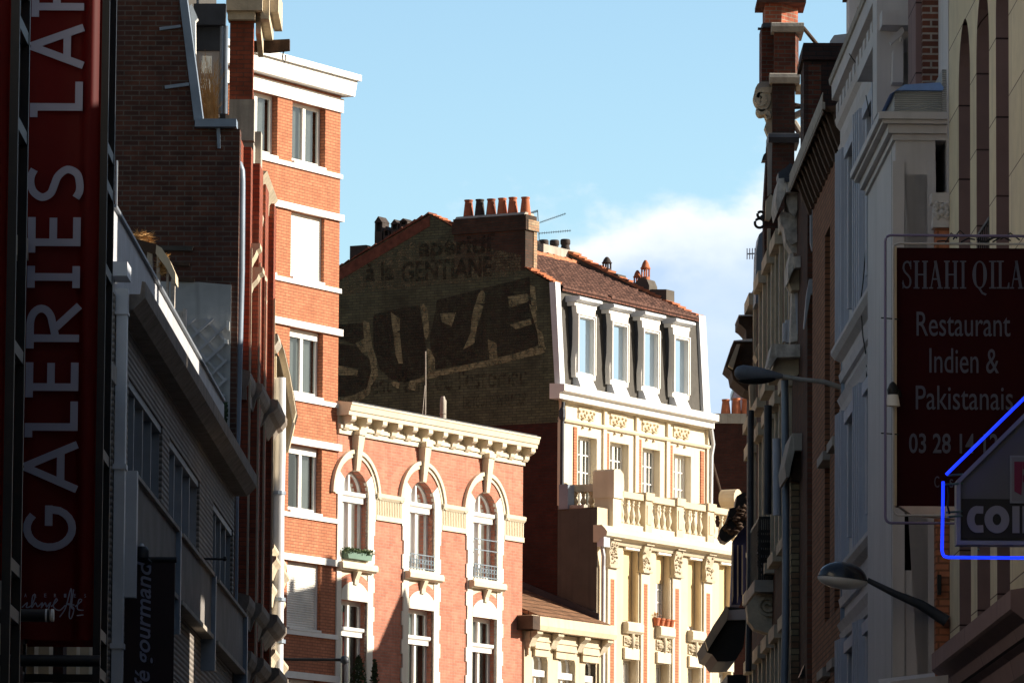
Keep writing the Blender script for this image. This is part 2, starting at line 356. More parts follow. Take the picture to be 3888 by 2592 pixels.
K['sootchim'] = brick('soot_chimney_brick', (.085, .042, .028), (.055, .035, .026), (.05, .045, .036), stain=(.022, .02, .017), stain_amt=.75, contrast=1.3)
K['chimbrick'] = brick('chimney_brick', (.47, .13, .065), (.33, .08, .045), (.33, .26, .2), stain=(.03, .02, .018), stain_amt=.75, stain_scale=1.3, contrast=1.3)
K['palebrick'] = brick('pale_chimney_brick', (.42, .30, .19), (.36, .19, .11), (.20, .17, .13), stain=(.10, .08, .06), stain_amt=.4, contrast=1.2)
K['blackbrick'] = brick('blackened_brick', (.05, .024, .02), (.032, .02, .018), (.022, .02, .02), stain=(.012, .012, .012), stain_amt=.6)
K['cream'] = plain('cream_stone', (.68, .60, .46), .8, .10, 1.2, streak=.25, dirt=(.45, .36, .24), bump=.1)
K['cream2'] = plain('ochre_cream_stone', (.63, .525, .375), .8, .12, 1.5, streak=.3, dirt=(.38, .28, .17), bump=.15)
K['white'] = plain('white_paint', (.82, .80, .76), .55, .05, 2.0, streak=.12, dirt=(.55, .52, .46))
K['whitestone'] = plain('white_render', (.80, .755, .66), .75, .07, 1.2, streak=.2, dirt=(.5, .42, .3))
K['bouncestone'] = plain('pale_bounce_stone', (.62, .56, .46), .8, .12, 1.2, streak=.3, dirt=(.25, .22, .18))  # pale so the store wall bounces light across the street
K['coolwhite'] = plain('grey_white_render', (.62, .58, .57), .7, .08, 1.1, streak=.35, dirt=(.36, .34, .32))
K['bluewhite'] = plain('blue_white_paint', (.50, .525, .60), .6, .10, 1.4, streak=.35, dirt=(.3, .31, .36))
K['greystone'] = plain('grey_stone', (.42, .38, .33), .85, .25, 2.5, streak=.5, dirt=(.15, .13, .11), bump=.3)
K['gutterdark'] = plain('weathered_gutter', (.26, .22, .185), .85, .35, 4, streak=.5, dirt=(.06, .05, .045), bump=.4)
K['carved'] = plain('weathered_stone', (.55, .47, .35), .85, .25, 4, streak=.35, dirt=(.28, .22, .15), bump=.3)
K['peel'] = plain('peeling_white_wood', (.60, .55, .50), .8, .55, 5, streak=.6, dirt=(.14, .09, .06), bump=.3)
K['darkwood'] = plain('dark_wood', (.075, .045, .03), .8, .4, 4, streak=.5, dirt=(.02, .015, .012), bump=.3)
K['zinc'] = plain('zinc_sheet', (.22, .27, .34), .45, .25, 2, metal=.2, streak=.3, dirt=(.22, .25, .3))
K['palezinc'] = plain('pale_zinc', (.60, .62, .66), .45, .10, 2, metal=.2, streak=.25, dirt=(.42, .43, .45))
K['slate'] = plain('roof_slate', (.068, .062, .054), .75, .25, 5, streak=.35, dirt=(.06, .055, .05), bump=.3)
K['tile'] = None
K['terra'] = plain('terracotta', (.50, .16, .075), .8, .3, 5, streak=.4, dirt=(.12, .05, .035), bump=.2)
K['terra2'] = plain('dark_terracotta', (.36, .11, .055), .8, .4, 5, streak=.6, dirt=(.07, .04, .03), bump=.2)
K['verge'] = plain('dark_verge_tile', (.15, .055, .035), .85, .5, 6, bump=.3)
K['ridge'] = plain('ridge_terracotta', (.52, .20, .10), .8, .4, 6, bump=.3)
K['sootpot'] = plain('sooty_pot', (.055, .042, .038), .8, .5, 6, bump=.2)
K['lead'] = plain('dark_lead', (.05, .056, .07), .5, .3, 3, metal=.3)
K['black'] = plain('black_paint', (.014, .014, .016), .45, .3, 3)
K['iron'] = plain('wrought_iron', (.02, .02, .022), .5, .4, 6)
K['blueiron'] = plain('blue_grey_iron', (.18, .23, .28), .5, .2, 6)
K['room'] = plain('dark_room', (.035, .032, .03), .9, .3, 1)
K['glass'] = glass('window_glass', (.8, .85, .85), 1.6)
K['mirror'] = glass('coated_glass', (.35, .4, .42), 14.0, (.68, .80, .92, 1))
K['curtain'] = plain('net_curtain', (.36, .38, .38), .9, .1, 3)
K['blind'] = plain('yellow_blind', (.72, .55, .30), .8, .06, 1.0, streak=.15, dirt=(.5, .36, .18))
K['shutter'] = ribs('slatted_shutter', (.82, .79, .72), .055, 'Z', .5, .6, .8)
K['render'] = plain('grey_render', (.10, .088, .075), .9, .2, 1.3, streak=.4, dirt=(.05, .045, .04), bump=.2)
K['plaster'] = plain('white_plaster', (.42, .43, .43), .85, .22, 1.4, streak=.55, dirt=(.20, .20, .20))
K['siding'] = ribs('grey_siding', (.25, .22, .195), .075, 'Z', .8, .75, .45)
K['panel'] = ribs('ribbed_panel', (.21, .195, .185), .06, 'Y', .5, .7, .8)
K['roofsheet'] = plain('roof_sheet', (.44, .45, .48), .6, .18, 2, streak=.5, dirt=(.3, .29, .29))
K['alu'] = plain('grey_aluminium', (.22, .24, .27), .5, .15, 2, metal=.3)
def cloth(name, col, thru, k):
    m = plain(name, col, .55, .12, .8, spec=.15); t = m.node_tree; b = t.nodes['Principled BSDF']; o = t.nodes['Material Output']
    tr = add(t, 'ShaderNodeBsdfTranslucent'); tr.inputs[0].default_value = c4(thru); ms = add(t, 'ShaderNodeMixShader'); ms.inputs[0].default_value = k
    t.links.new(b.outputs[0], ms.inputs[1]); t.links.new(tr.outputs[0], ms.inputs[2]); t.links.new(ms.outputs[0], o.inputs[0]); return m
K['bannerred'] = cloth('red_banner_fabric', (.075, .0009, .0012), (.4, .012, .006), .10)
K['maroon'] = plain('maroon_enamel', (.030, .0022, .004), .6, .15, 1, spec=.08)
K['cafebrown'] = plain('brown_banner_fabric', (.03, .015, .017), .6, .2, 1)
K['lettergrey'] = plain('pale_lettering', (.27, .28, .38), .6, .05, 2)
K['signletter'] = plain('sign_lettering', (.10, .105, .15), .6, .06, 2)
K['asphalt'] = plain('asphalt', (.05, .05, .052), .9, .2, 3)
K['paving'] = plain('paving_stone', (.12, .115, .11), .85, .2, 1)
K['grass'] = plain('dry_grass', (.46, .27, .11), .9, .35, 6)
K['leaf'] = plain('dark_leaf', (.05, .075, .035), .7, .45, 5)
K['bounceclad'] = brick('bounce_toned_cladding', (.72, .61, .42), (.67, .56, .385), (.2, .13, .10), w=1.9, h=.74, ms=.008, stain=(.42, .34, .26), stain_amt=.3, contrast=.4)  # pinkish stone, with warm bounce light put into its colour
K['shadeclad'] = brick('shade_toned_cladding', (.27, .175, .165), (.24, .16, .155), (.05, .03, .03), w=3.2, h=.74, ms=.010, stain=(.2, .13, .12), stain_amt=.3, contrast=.4)  # the same stone darkened to carry the shade of the reveals
def tile_mat(name, c1, c2, w=.2, h=.16):
    return brick(name, c1, c2, [c * .35 for c in c2], w, h, .016, stain=[c * .45 for c in c2], stain_amt=.6, stain_scale=1.2, contrast=1.6)
K['tile'] = tile_mat('roof_tile', (.18, .072, .045), (.10, .042, .032))
K['tilebrown'] = tile_mat('brown_roof_tile', (.30, .16, .09), (.22, .12, .07), .22, .14)

def window(b, x0, x1, z0, z1, y, mat, nx=1, tr=(), fw=.055, mull=None, pane='glass', curtain=None, bar=.03, depth=.06, blind=None, top=None, sill=None):
    """casement in an opening facing -y: frame (the part), pane, curtain and sill as sub-parts"""
    f = MB()
    f.box(x0, x0 + fw, y, y + depth, z0, z1); f.box(x1 - fw, x1, y, y + depth, z0, z1)
    f.box(x0 + fw, x1 - fw, y, y + depth, z0, z0 + fw); f.box(x0 + fw, x1 - fw, y, y + depth, z1 - fw, z1)
    cx = (x0 + x1) / 2
    if mull: f.box(cx - mull / 2, cx + mull / 2, y - .012, y + depth - .004, z0 + fw, z1 - fw)
    for i in range(1, nx):
        xx = x0 + (x1 - x0) * i / nx
        if mull and abs(xx - cx) < .02: continue
        f.box(xx - bar / 2, xx + bar / 2, y + .004, y + depth - .008, z0 + fw, z1 - fw)
    for t in tr:
        zz = z0 + (z1 - z0) * t; f.box(x0 + fw, x1 - fw, y + .006, y + depth - .01, zz - bar / 2, zz + bar / 2)
    fo = f.build('window', K[mat], b)
    MB().quad((x0 + .01, y + .03, z0 + .01), (x1 - .01, y + .03, z0 + .01), (x1 - .01, y + .03, z1 - .01), (x0 + .01, y + .03, z1 - .01)).build('pane', K[pane], fo)
    if curtain:
        c = MB()
        for (a, e) in curtain:
            xa = x0 + (x1 - x0) * a; xe = x0 + (x1 - x0) * e; n = max(4, int((xe - xa) / .05))
            for i in range(n):
                u0 = xa + (xe - xa) * i / n; u1 = xa + (xe - xa) * (i + 1) / n; d0 = .12 + (.03 if i % 2 else 0); d1 = .12 + (0 if i % 2 else .03)
                c.quad((u0, y + d0, z0 + .02), (u1, y + d1, z0 + .02), (u1, y + d1, z1 - .02), (u0, y + d0, z1 - .02))
        c.build('curtain', K['curtain'], fo, smooth=60, weld=True)
    if blind:
        zz = z1 - (z1 - z0) * blind[0]
        MB().box(x0 + .02, x1 - .02, y - .03, y - .014, zz, z1 - .02).build('blind', K[blind[1]], fo)
    if sill:
        MB().box(x0 - .04, x1 + .04, y - sill, y + .02, z0 - .07, z0 - .002).build('sill', K['white'], fo)
    return fo
# text as mesh: the built-in face, scaled into a box of given width and height
def text_mb(txt, x0, x1, z0, z1, y0, y1, shear=0.0, fat=0.0, up=False, space=1.0):
    cu = bpy.data.curves.new('text', 'FONT'); cu.body = txt; cu.size = 1; cu.shear = shear; cu.offset = fat; cu.space_character = space; cu.fill_mode = 'BOTH'; cu.extrude = 0.05; cu.resolution_u = 4
    ob = bpy.data.objects.new('text', cu); COL.objects.link(ob)
    dg = bpy.context.evaluated_depsgraph_get(); me = bpy.data.meshes.new_from_object(ob.evaluated_get(dg))
    vs_ = [v.co.copy() for v in me.vertices]; fs = [tuple(p.vertices) for p in me.polygons]
    bpy.data.objects.remove(ob); bpy.data.meshes.remove(me); bpy.data.curves.remove(cu)
    xs = [v.x for v in vs_]; ys = [v.y for v in vs_]; ax, bx, ay, by = min(xs), max(xs), min(ys), max(ys)
    o = MB()
    for v in vs_:
        u = (v.x - ax) / (bx - ax); w = (v.y - ay) / (by - ay); yy = y0 if v.z > 0 else y1
        if up: o.v.append((x1 + (x0 - x1) * w, yy, z0 + (z1 - z0) * u))      # reads upwards, letter tops to the left
        else: o.v.append((x0 + (x1 - x0) * u, yy, z0 + (z1 - z0) * w))
    o.f = fs; return o
# ================================================================== ground
g = MB(); g.quad((-600, -200, 0), (600, -200, 0), (600, 1500, 0), (-600, 1500, 0)); g.build('ground', K['paving'], kind='structure')
g = MB(); g.quad((-2.9, -60, .004), (2.9, -60, .004), (2.1, 122, .004), (-2.1, 122, .004)); g.quad((-2.1, 122, .004), (2.1, 122, .004), (26, 163, .004), (19, 167, .004)); g.build('road', K['asphalt'], kind='structure')
ROW = math.radians(60)
RD = Vector((math.cos(ROW), math.sin(ROW), 0)); RN = Vector((-math.sin(ROW), math.cos(ROW), 0))
P0 = at(1288, 1000, 143.0); P0.z = 0

# ================================================================== orange apartment house
b = Place('apartment_house', 'tall orange brick apartment house with white window bands and a white roof slab', 'building', P0, ROW)
xa = b.px((1108, 600)); xb = b.px((1234, 600)); pitch_c = xb - b.px((1053, 500))
cols = [(xa - pitch_c * k, xb - pitch_c * k) for k in range(3)]
XL = cols[2][0] - 1.2
zs = [b.pz((1174, y)) for y in (634, 1072, 1509, 1950, 2397)]; st = (zs[0] - zs[4]) / 4
zs = [zs[0] - st * k for k in range(8)]
zl = [b.pz((1174, y)) for y in (398, 815)]; wh = zl[1] - zs[1]
zl = [zl[0]] + [z + wh for z in zs[1:]]
ztop = b.pz((1288, L1(1200, 640)[1])); zw = zl[0]
holes = []
for k in range(8):
    if zs[k] < 1.0: continue
    for (u0, u1) in cols: holes.append([(u0, zs[k]), (u1, zs[k]), (u1, zl[k]), (u0, zl[k])])
wall = MB(); wall.sheet([(XL, 0), (0, 0), (0, zw + .4), (XL, zw + .4)], holes, FX(0), .24)
wall.quad((0, 0, 0), (0, 9, 0), (0, 9, zw + .4), (0, 0, zw + .4)); wall.quad((XL, 0, 0), (XL, 9, 0), (XL, 9, zw + .4), (XL, 0, zw + .4)); wall.quad((XL, 9, 0), (0, 9, 0), (0, 9, zw + .4), (XL, 9, zw + .4))
wall.build('wall', K['orange'], b)
MB().quad((XL + .05, 1.0, 0), (-.05, 1.0, 0), (-.05, 1.0, zw), (XL + .05, 1.0, zw)).build('inner_wall', K['room'], b)
for k in range(7):
    MB().box(XL, .05, -.05, .03, zs[k] - .11, zs[k] - .003).build('sill_band', K['white'], b)
    if k: MB().box(XL, .09, -.08, .03, zl[k] + .003, zl[k] + .16).build('lintel_band', K['white'], b)
MB().box(XL, .055, -.05, .04, zw + .002, zw + .33).build('frieze', K['white'], b)
pr = [(-.05 - .0, zw + .37), (-.24, zw + .37), (-.33, zw + .76), (.1, zw + .76), (.1, zw + .37)]
rf = MB(); rf.xz([(XL, zw + .40), (.20, zw + .40), (.30, zw + .78), (XL, zw + .78)], -.27, 9.2)
ro = rf.build('roof', K['white'], b)
MB().box(XL, .36, -.355, 9.3, zw + .785, zw + .93).build('roof_slab', K['white'], ro)
kinds = {0: 'case', 1: 'shut', 2: 'half', 3: 'dark', 4: 'shut', 5: 'case', 6: 'dark'}
for k in range(6):
    for ci, (u0, u1) in enumerate(cols[:2]):
        kd = kinds[k] if ci == 0 else ('case' if k != 3 else 'shut')
        if kd == 'shut':
            f = MB().box(u0, u1, .10, .14, zs[k] + .02, zl[k] - .01); fo = f.build('shutter', K['shutter'], b)
            MB().box(u0, u0 + .05, .085, .12, zs[k], zl[k]).box(u1 - .05, u1, .085, .12, zs[k], zl[k]).build('rail', K['white'], fo)
        else:
            window(b, u0 + .02, u1 - .01, zs[k] + .06, zl[k], .15, 'white', mull=.12, fw=.09, curtain=([(.05, .95)] if kd == 'case' else [(.45, .95)] if kd == 'dark' else [(.05, .55), (.6, .95)]), blind=(.13, 'white') if kd != 'case' else None)
        MB().box(u0 + .03, u1 - .03, -.06, .13, zs[k], zs[k] + .055).build('sill', K['white'], b)

# ================================================================== red arched house
PR = P0 + RD * 0.012
b = Place('arched_house', 'red brick house with cream arched window surrounds and a bracketed cream cornice', 'building', PR, ROW)
XR = b.px((1985, 1900)); cz = [M3(250, 994), M3(912, 1100), M3(1540, 1197)]
cx = [b.px(c) for c in cz]; zsp = b.pz(cz[0]); zap = zsp + .62
zsill = b.pz(M4(200, 372)); zlow = b.pz(M4(245, 752)); zl2 = zlow - 2.75; zl3 = zl2 - 1.2
hw = .60; R_1, R_2 = .90, 1.09
ZT = b.pz(M3(1915, 690))
def archop(c, z0): return [(c - hw, z0), (c + hw, z0)] + arc(c, zsp, hw, 0, 180, 16)
holes = []
for c in cx:
    holes.append(archop(c, zsill)); holes.append([(c - hw, zl2), (c + hw, zl2), (c + hw, zlow), (c - hw, zlow)])
    holes.append([(c - hw, zl3 - 2.6), (c + hw, zl3 - 2.6), (c + hw, zl3), (c - hw, zl3)])
ZR = ZT + .95
wall = MB(); wall.sheet([(0, 0), (XR, 0), (XR, ZT + .5), (0, ZT + .5)], holes, FX(0), .30)
wall.quad((XR, 0, 0), (XR, 8, 0), (XR, 8, ZT + .5), (XR, 0, ZT + .5)); wall.quad((0, 0, 0), (0, 8, 0), (0, 8, ZT + .5), (0, 0, ZT + .5)); wall.quad((0, 8, 0), (XR, 8, 0), (XR, 8, ZT + .5), (0, 8, ZT + .5))
wall.build('wall', K['red'], b)
MB().quad((.05, 1.1, 0), (XR - .05, 1.1, 0), (XR - .05, 1.1, ZT), (.05, 1.1, ZT)).build('inner_wall', K['room'], b)
# cornice with scroll brackets
ze = b.pz(M3(1950, 690)); 
MB().box(-.02, XR + .01, -.06, .05, ZT - .02, ZT + .10).box(-.02, XR + .03, -.10, .04, ZT + .103, ZT + .20).build('frieze', K['cream'], b)
zc = ZT + .20
co = MB(); co.yz([(.1, zc + .20), (-.02, zc + .20), (-.33, zc + .205), (-.34, zc + .29), (-.37, zc + .31), (-.40, zc + .43), (-.42, zc + .45), (-.42, zc + .49), (.1, zc + .56)], -.05, XR + .14)
co.box(-.02, XR + .01, -.03, .05, zc + .002, zc + .20)
cor = co.build('cornice', K['cream'], b)
for i in range(13):
    x = XR * (i + .35) / 12.35 - .04
    if x > XR + .1: continue
    k = MB(); w = .10
    k.yz([(-.02, zc - .12), (-.09, zc - .13), (-.14, zc - .07), (-.15, zc + .0), (-.20, zc + .03), (-.28, zc + .07), (-.32, zc + .11), (-.32, zc + .198), (-.02, zc + .198)], x - w, x + w)
    k.build('bracket', K['cream'], cor)
MB().xz([(0, zc + .5), (XR, zc + .5), (XR, zc + .52), (0, zc + .52)], -.4, 8).build('roof', K['lead'], b)
# string band with flutes between the arches
zb0, zb1 = zsp - .50, zsp + .14
segs = [(cx[0] + .93, cx[1] - .93), (cx[1] + .93, cx[2] - .93), (cx[2] + .93, XR + .006)]
for (u0, u1) in segs:
    s = MB(); s.yz([(.02, zb1 - .16), (-.05, zb1 - .16), (-.10, zb1 - .10), (-.11, zb1 - .02), (-.06, zb1), (.02, zb1)], u0, u1); s.box(u0, u1, -.05, .02, zb0, zb0 + .12)
    s.box(u0, u1, -.015, .02, zb0 + .12, zb1 - .16)
    n = int((u1 - u0) / .075)
    for i in range(n):
        xx = u0 + (u1 - u0) * (i + .5) / n; s.box(xx - .018, xx + .018, -.04, -.012, zb0 + .125, zb1 - .165)
    s.build('string_band', K['cream'], b)
for bi, c in enumerate(cx):
    s = MB()                                               # stone jambs, quoined
    for sg in (-1, 1):
        zz = zl3 - 2.6; i = 0
        while zz < zsp - .02:
            z2 = min(zz + .34, zsp - .02); e = .90 if (i % 2 == 0) else .84
            if zz > zb0 - .3 and zz < zb1: e = .93
            if bi == 0 and sg < 0: e = min(e, .80)
            xs = sorted((c + sg * hw * 1.0, c + sg * e)); s.box(xs[0], xs[1], -.035, .05, zz, z2 - .0); zz = z2; i += 1
        # springer blocks, cut to the radius
        a = math.radians(36)
        pts = [(c + sg * hw * math.cos(t), zsp + hw * math.sin(t)) for t in [0, a * .33, a * .66, a]] + [(c + sg * R_1 * math.cos(t), zsp + R_1 * math.sin(t)) for t in [a, a * .66, a * .33, 0]] + [(c + sg * R_1, zsp - .02), (c + sg * hw, zsp - .02)]
        s.xz(pts, -.035, .05)
    build_each(s, 'surround', K['whitestone'], b)
    ba = MB(); ba.ring(c, zsp, hw - .005, R_1 - .004, math.radians(36.5), math.radians(143.5), -.02, .06, 22); ba.build('brick_arch', K['red'], b)
    h = MB(); h.ring(c, zsp, R_1, R_1 + .09, 0, PI, -.05, .03, 24); h.ring(c, zsp, R_1 + .09, R_2 - .005, 0, PI, -.09, .03, 24); h.build('hood_mould', K['cream'], b)
    ks = MB(); kz = ZT - .01
    ks.hexa([(c - .075, -.10, zap - .04), (c + .075, -.10, zap - .04), (c + .075, .06, zap - .04), (c - .075, .06, zap - .04), (c - .14, -.20, kz), (c + .14, -.20, kz), (c + .14, .06, kz), (c - .14, .06, kz)])
    ks.box(c - .16, c + .16, -.23, .02, kz + .003, kz + .12); ks.build('keystone', K['cream'], b)
    # arched window
    f = MB(); yw = .17; d = .07; zt = zsp - .02
    f.ring(c, zsp, hw - .06, hw, 0, PI, yw, yw + d, 18)
    f.box(c - hw, c - hw + .075, yw, yw + d, zsill, zsp); f.box(c + hw - .075, c + hw, yw, yw + d, zsill, zsp)
    f.box(c - .036, c + .036, yw - .03, yw + d - .01, zsill + .06, zt - .12); f.box(c - .032, c + .032, yw - .02, yw + d - .01, zt + .08, zap - .03)
    f.box(c - hw + .075, c + hw - .075, yw, yw + d - .006, zsill, zsill + .12)
    fo = f.build('window', K['white'], b)
    MB().yz([(yw + .04, zt - .14), (yw - .09, zt - .14), (yw - .09, zt - .02), (yw - .14, zt + .02), (yw - .14, zt + .10), (yw + .04, zt + .10)], c - hw + .03, c + hw - .03).build('transom', K['white'], fo)
    MB().sheet([(p[0], p[1]) for p in [(c - hw + .01, zsill + .01), (c + hw - .01, zsill + .01)] + arc(c, zsp, hw - .01, 0, 180, 16)], [], FX(yw + .035)).build('pane', K['glass'], fo)
    if bi:
        cu = MB()
        for (a, e) in ((-.52, -.1), (.12, .52)):
            for i in range(8):
                u0 = c + a + (e - a) * i / 8; u1 = c + a + (e - a) * (i + 1) / 8
                cu.quad((u0, yw + .13 + .03 * (i % 2), zsill + .05), (u1, yw + .13 + .03 * ((i + 1) % 2), zsill + .05), (u1, yw + .13 + .03 * ((i + 1) % 2), zsp + .3), (u0, yw + .13 + .03 * (i % 2), zsp + .3))
        cu.build('curtain', K['curtain'], fo, smooth=60, weld=True)
    sl = MB(); sl.yz([(.2, zsill - .01), (-.17, zsill - .01), (-.2, zsill - .05), (-.2, zsill - .16), (-.12, zsill - .2), (.05, zsill - .2)], c - .80, c + .80); sl.box(c - .58, c + .58, -.06, .16, zsill - .008, zsill + .05); sl.build('sill', K['cream'], b)
    # panel under the sill, segmental brick arch, tympanum and lower window
    zt0 = zlow; ztm = zsill - .2
    MB().box(c - .78, c + .78, -.012, .03, zt0, ztm).build('panel', K['cream'], b)
    rc = zt0 - .28; rr0 = .62; 
    aa = MB(); aa.ring(c, zt0 - .12, .74, .98, math.radians(41), math.radians(139), -.03, .02, 16, ez=.78); aa.build('segmental_arch', K['red'], b)
    ty = MB(); ty.xz([(c - .62, zt0 + .001), (c + .62, zt0 + .001)] + [(c + .735 * math.cos(math.radians(t)), zt0 - .12 + .78 * .735 * math.sin(math.radians(t))) for t in range(40, 141, 10)], -.045, .03); ty.build('tympanum', K['whitestone'], b)
    kb = MB(); kb.yz([(.0, zt0 + .40), (-.09, zt0 + .38), (-.10, zt0 + .5), (-.17, zt0 + .66), (-.18, ztm - .003), (.0, ztm - .003)], c - .085, c + .085); kb.build('sill_bracket', K['cream'], b)
    f = MB(); tz = zlow - .72
    f.box(c - hw, c - hw + .08, yw, yw + d, zl2, zlow); f.box(c + hw - .08, c + hw, yw, yw + d, zl2, zlow); f.box(c - hw + .08, c + hw - .08, yw, yw + d, zlow - .1, zlow)
    f.box(c - .04, c + .04, yw - .03, yw + d - .01, zl2, zlow - .1); fo = f.build('window', K['white'], b)
    MB().yz([(yw + .04, tz - .12), (yw - .09, tz - .12), (yw - .09, tz - .02), (yw - .14, tz + .02), (yw - .14, tz + .09), (yw + .04, tz + .09)], c - hw + .03, c + hw - .03).build('transom', K['white'], fo)
    MB().quad((c - hw, yw + .035, zl2), (c + hw, yw + .035, zl2), (c + hw, yw + .035, zlow), (c - hw, yw + .035, zlow)).build('pane', K['glass'], fo)
    if bi == 0:
        rc_ = plain('red_curtain', (.45, .03, .02), .9, .3, 3)
        cu = MB()
        for i in range(4): cu.quad((c - .12 + .07 * i, yw + .10 + .04 * (i % 2), zl2), (c - .05 + .07 * i, yw + .10 + .04 * ((i + 1) % 2), zl2), (c - .07 + .055 * i, yw + .10 + .04 * ((i + 1) % 2), zlow - .25), (c - .12 + .055 * i, yw + .10 + .04 * (i % 2), zlow - .25))
        cu.build('curtain', rc_, fo)
    else:
        cu = MB()
        for i in range(9): cu.quad((c - .5 + .11 * i, yw + .12 + .03 * (i % 2), zlow - .62), (c - .39 + .11 * i, yw + .12 + .03 * ((i + 1) % 2), zlow - .62), (c - .39 + .11 * i, yw + .12 + .03 * ((i + 1) % 2), zlow - .1), (c - .5 + .11 * i, yw + .12 + .03 * (i % 2), zlow - .1))
        cu.build('curtain', K['curtain'], fo)
    if bi:                                                  # iron guard in front of the sash
        r = MB(); ya = -.05; hs = [zsill + .10, zsill + .42] if bi == 1 else [zsill + .10, zsill + .40, zsill + .76, zsill + 1.02]
        for z in hs: r.box(c - hw + .02, c + hw - .02, ya - .012, ya + .012, z - .012, z + .012)
        for i in range(9):
            xx = c - hw + .06 + (2 * hw - .12) * i / 8; r.box(xx - .008, xx + .008, ya - .008, ya + .008, zsill + .04, zsill + .40)
        for i in range(8):
            xx = c - hw + .13 + (2 * hw - .12) * i / 8; r.ring(xx, zsill + .26, .045, .06, 0, 2 * PI, ya - .007, ya + .007, 8)
        for sg in (-1, 1): r.box(c + sg * (hw - .015) - .01, c + sg * (hw - .015) + .01, ya - .01, .16, zsill + .09, zsill + .11)
        r.build('window_guard', K['blueiron'], b)
arched = b
# window box on the first arched window
c = cx[0]
t = Place('window_box', 'green trough of flowers on the sill of the arched window next to the orange house', 'window box', b.w((c, -.08, zsill + .05)), ROW)
MB().xz([(-.52, .03), (.52, .03), (.57, .19), (-.57, .19)], -.10, .10).build('trough', plain('green_trough', (.13, .22, .17), .6, .2, 3), t)
lf = MB()
for i in range(420):
    x, y, z = random.uniform(-.62, .62), random.uniform(-.14, .1), random.uniform(.15, .28); s_ = .035
    a = Vector((random.uniform(-1, 1), random.uniform(-1, 1), random.uniform(-1, 1))).normalized() * s_; e = a.cross(Vector((random.random(), random.random(), 1))).normalized() * s_ * .7
    q = Vector((x, y, z)); lf.quad(q - a, q + e, q + a, q - e)
lf.build('flowers', plain('pale_green_leaf', (.14, .19, .10), .8, .5, 9), t)
# evergreens on a ledge in front of the first low window
for nm, dx, hh, lab in (('potted_shrub', -.30, 1.05, 'wide dark potted shrub on the ledge under the red curtained window'), ('potted_conifer', .42, 1.0, 'slim pointed dark conifer in the corner of the red curtained window')):
    zb = zl2 - .4
    t = Place(nm, lab, 'potted plant', b.w((c + dx, -.35, zb)), ROW)
    MB().lathe(0, 0, [(.12, 0), (.17, .28), (.19, .3), (.15, .3)], 12).build('pot', K['terra'], t)
    lf = MB(); H = hh + .5
    for i in range(900):
        v = random.random() ** 1.3; rad = (.30 if dx < 0 else .22) * (1 - v) ** (.6 if dx < 0 else .9) + .02; a_ = random.uniform(0, 2 * PI); rr = rad * math.sqrt(random.random()) * random.uniform(.75, 1.2)
        q = Vector((rr * math.cos(a_), rr * math.sin(a_), .28 + v * H)); a = Vector((random.uniform(-1, 1), random.uniform(-1, 1), random.uniform(-.3, 1))).normalized() * .05; e = a.cross(Vector((random.random(), random.random(), .5))).normalized() * .022
        lf.quad(q - a, q + e, q + a, q - e)
    lf.build('foliage', K['leaf'], t)
# chimney pipe, tilted mast and broken pots on the red house roof
pz0 = zc + .45
t = Place('flue_pipe', 'pale grey flue pipe standing behind the cream cornice of the arched house', 'flue pipe', b.w((b.px(M3(1125, 340), 1.5), 1.5, pz0)), ROW)
top = t.pz(M3(1130, 12)); MB().lathe(0, 0, [(.07, 0), (.07, top * .55), (.085, top * .56), (.085, top * .58), (.07, top * .59), (.075, top * .8), (.06, top - .05), (.045, top)], 12).build('pipe', K['greystone'], t, smooth=50)
MB().lathe(.11, 0, [(.03, 0), (.035, top * .9), (.02, top * .93)], 8).build('side_pipe', K['greystone'], t, smooth=50)
t = Place('antenna_mast', 'thin rusty mast with a stay in front of the painted gable', 'mast', b.w((b.px(M3(952, 290), 1.5), 1.5, pz0 - .2)), ROW)
top = t.pz(M2(958, 480)); MB().tube([(0, 0, 0), (0.01, 0, top * .6), (-.01, 0, top)], .018, 6).build('mast', K['greystone'], t)
MB().tube([(-.18, 0, top * .16), (-.03, 0, top * .62)], .010, 5).build('stay', K['greystone'], t)
t = Place('broken_chimney', 'stub of a small terracotta chimney with a leaning tile beside the flue pipe', 'chimney', b.w((b.px(M3(985, 280), 1.6), 1.6, pz0 - .2)), ROW)
MB().box(-.42, .16, -.2, .3, 0, t.pz(M3(900, 250))).build('stack', K['sootred'], t)
MB().hexa([(.28, -.1, .0), (.44, -.1, .0), (.44, .1, .0), (.28, .1, .0), (.02, -.1, .62), (.10, -.1, .66), (.10, .1, .66), (.02, .1, .62)]).build('leaning_tile', K['terra'], t)
MB().box(-.46, -.1, -.2, .1, t.pz(M3(900, 250)) + .003, t.pz(M3(900, 235))).build('cap', K['terra'], t)
# ================================================================== beige mansard house with the painted gable
SET = 1.15
pl = Place('tmp', 'x', 'x', P0, ROW)
xc = pl.px((2268, 1900)); bpy.data.objects.remove(pl.o)
PB = P0 + RD * xc + RN * SET
b = Place('mansard_house', 'beige stone house with four white dormers in a slate mansard and a painted brick gable', 'building', PB, ROW)
XR = b.px(M6(1925, 1230))                     # right end of the upper front
XRL = b.px((2785, 1900), -SET)                # right end of the lower block
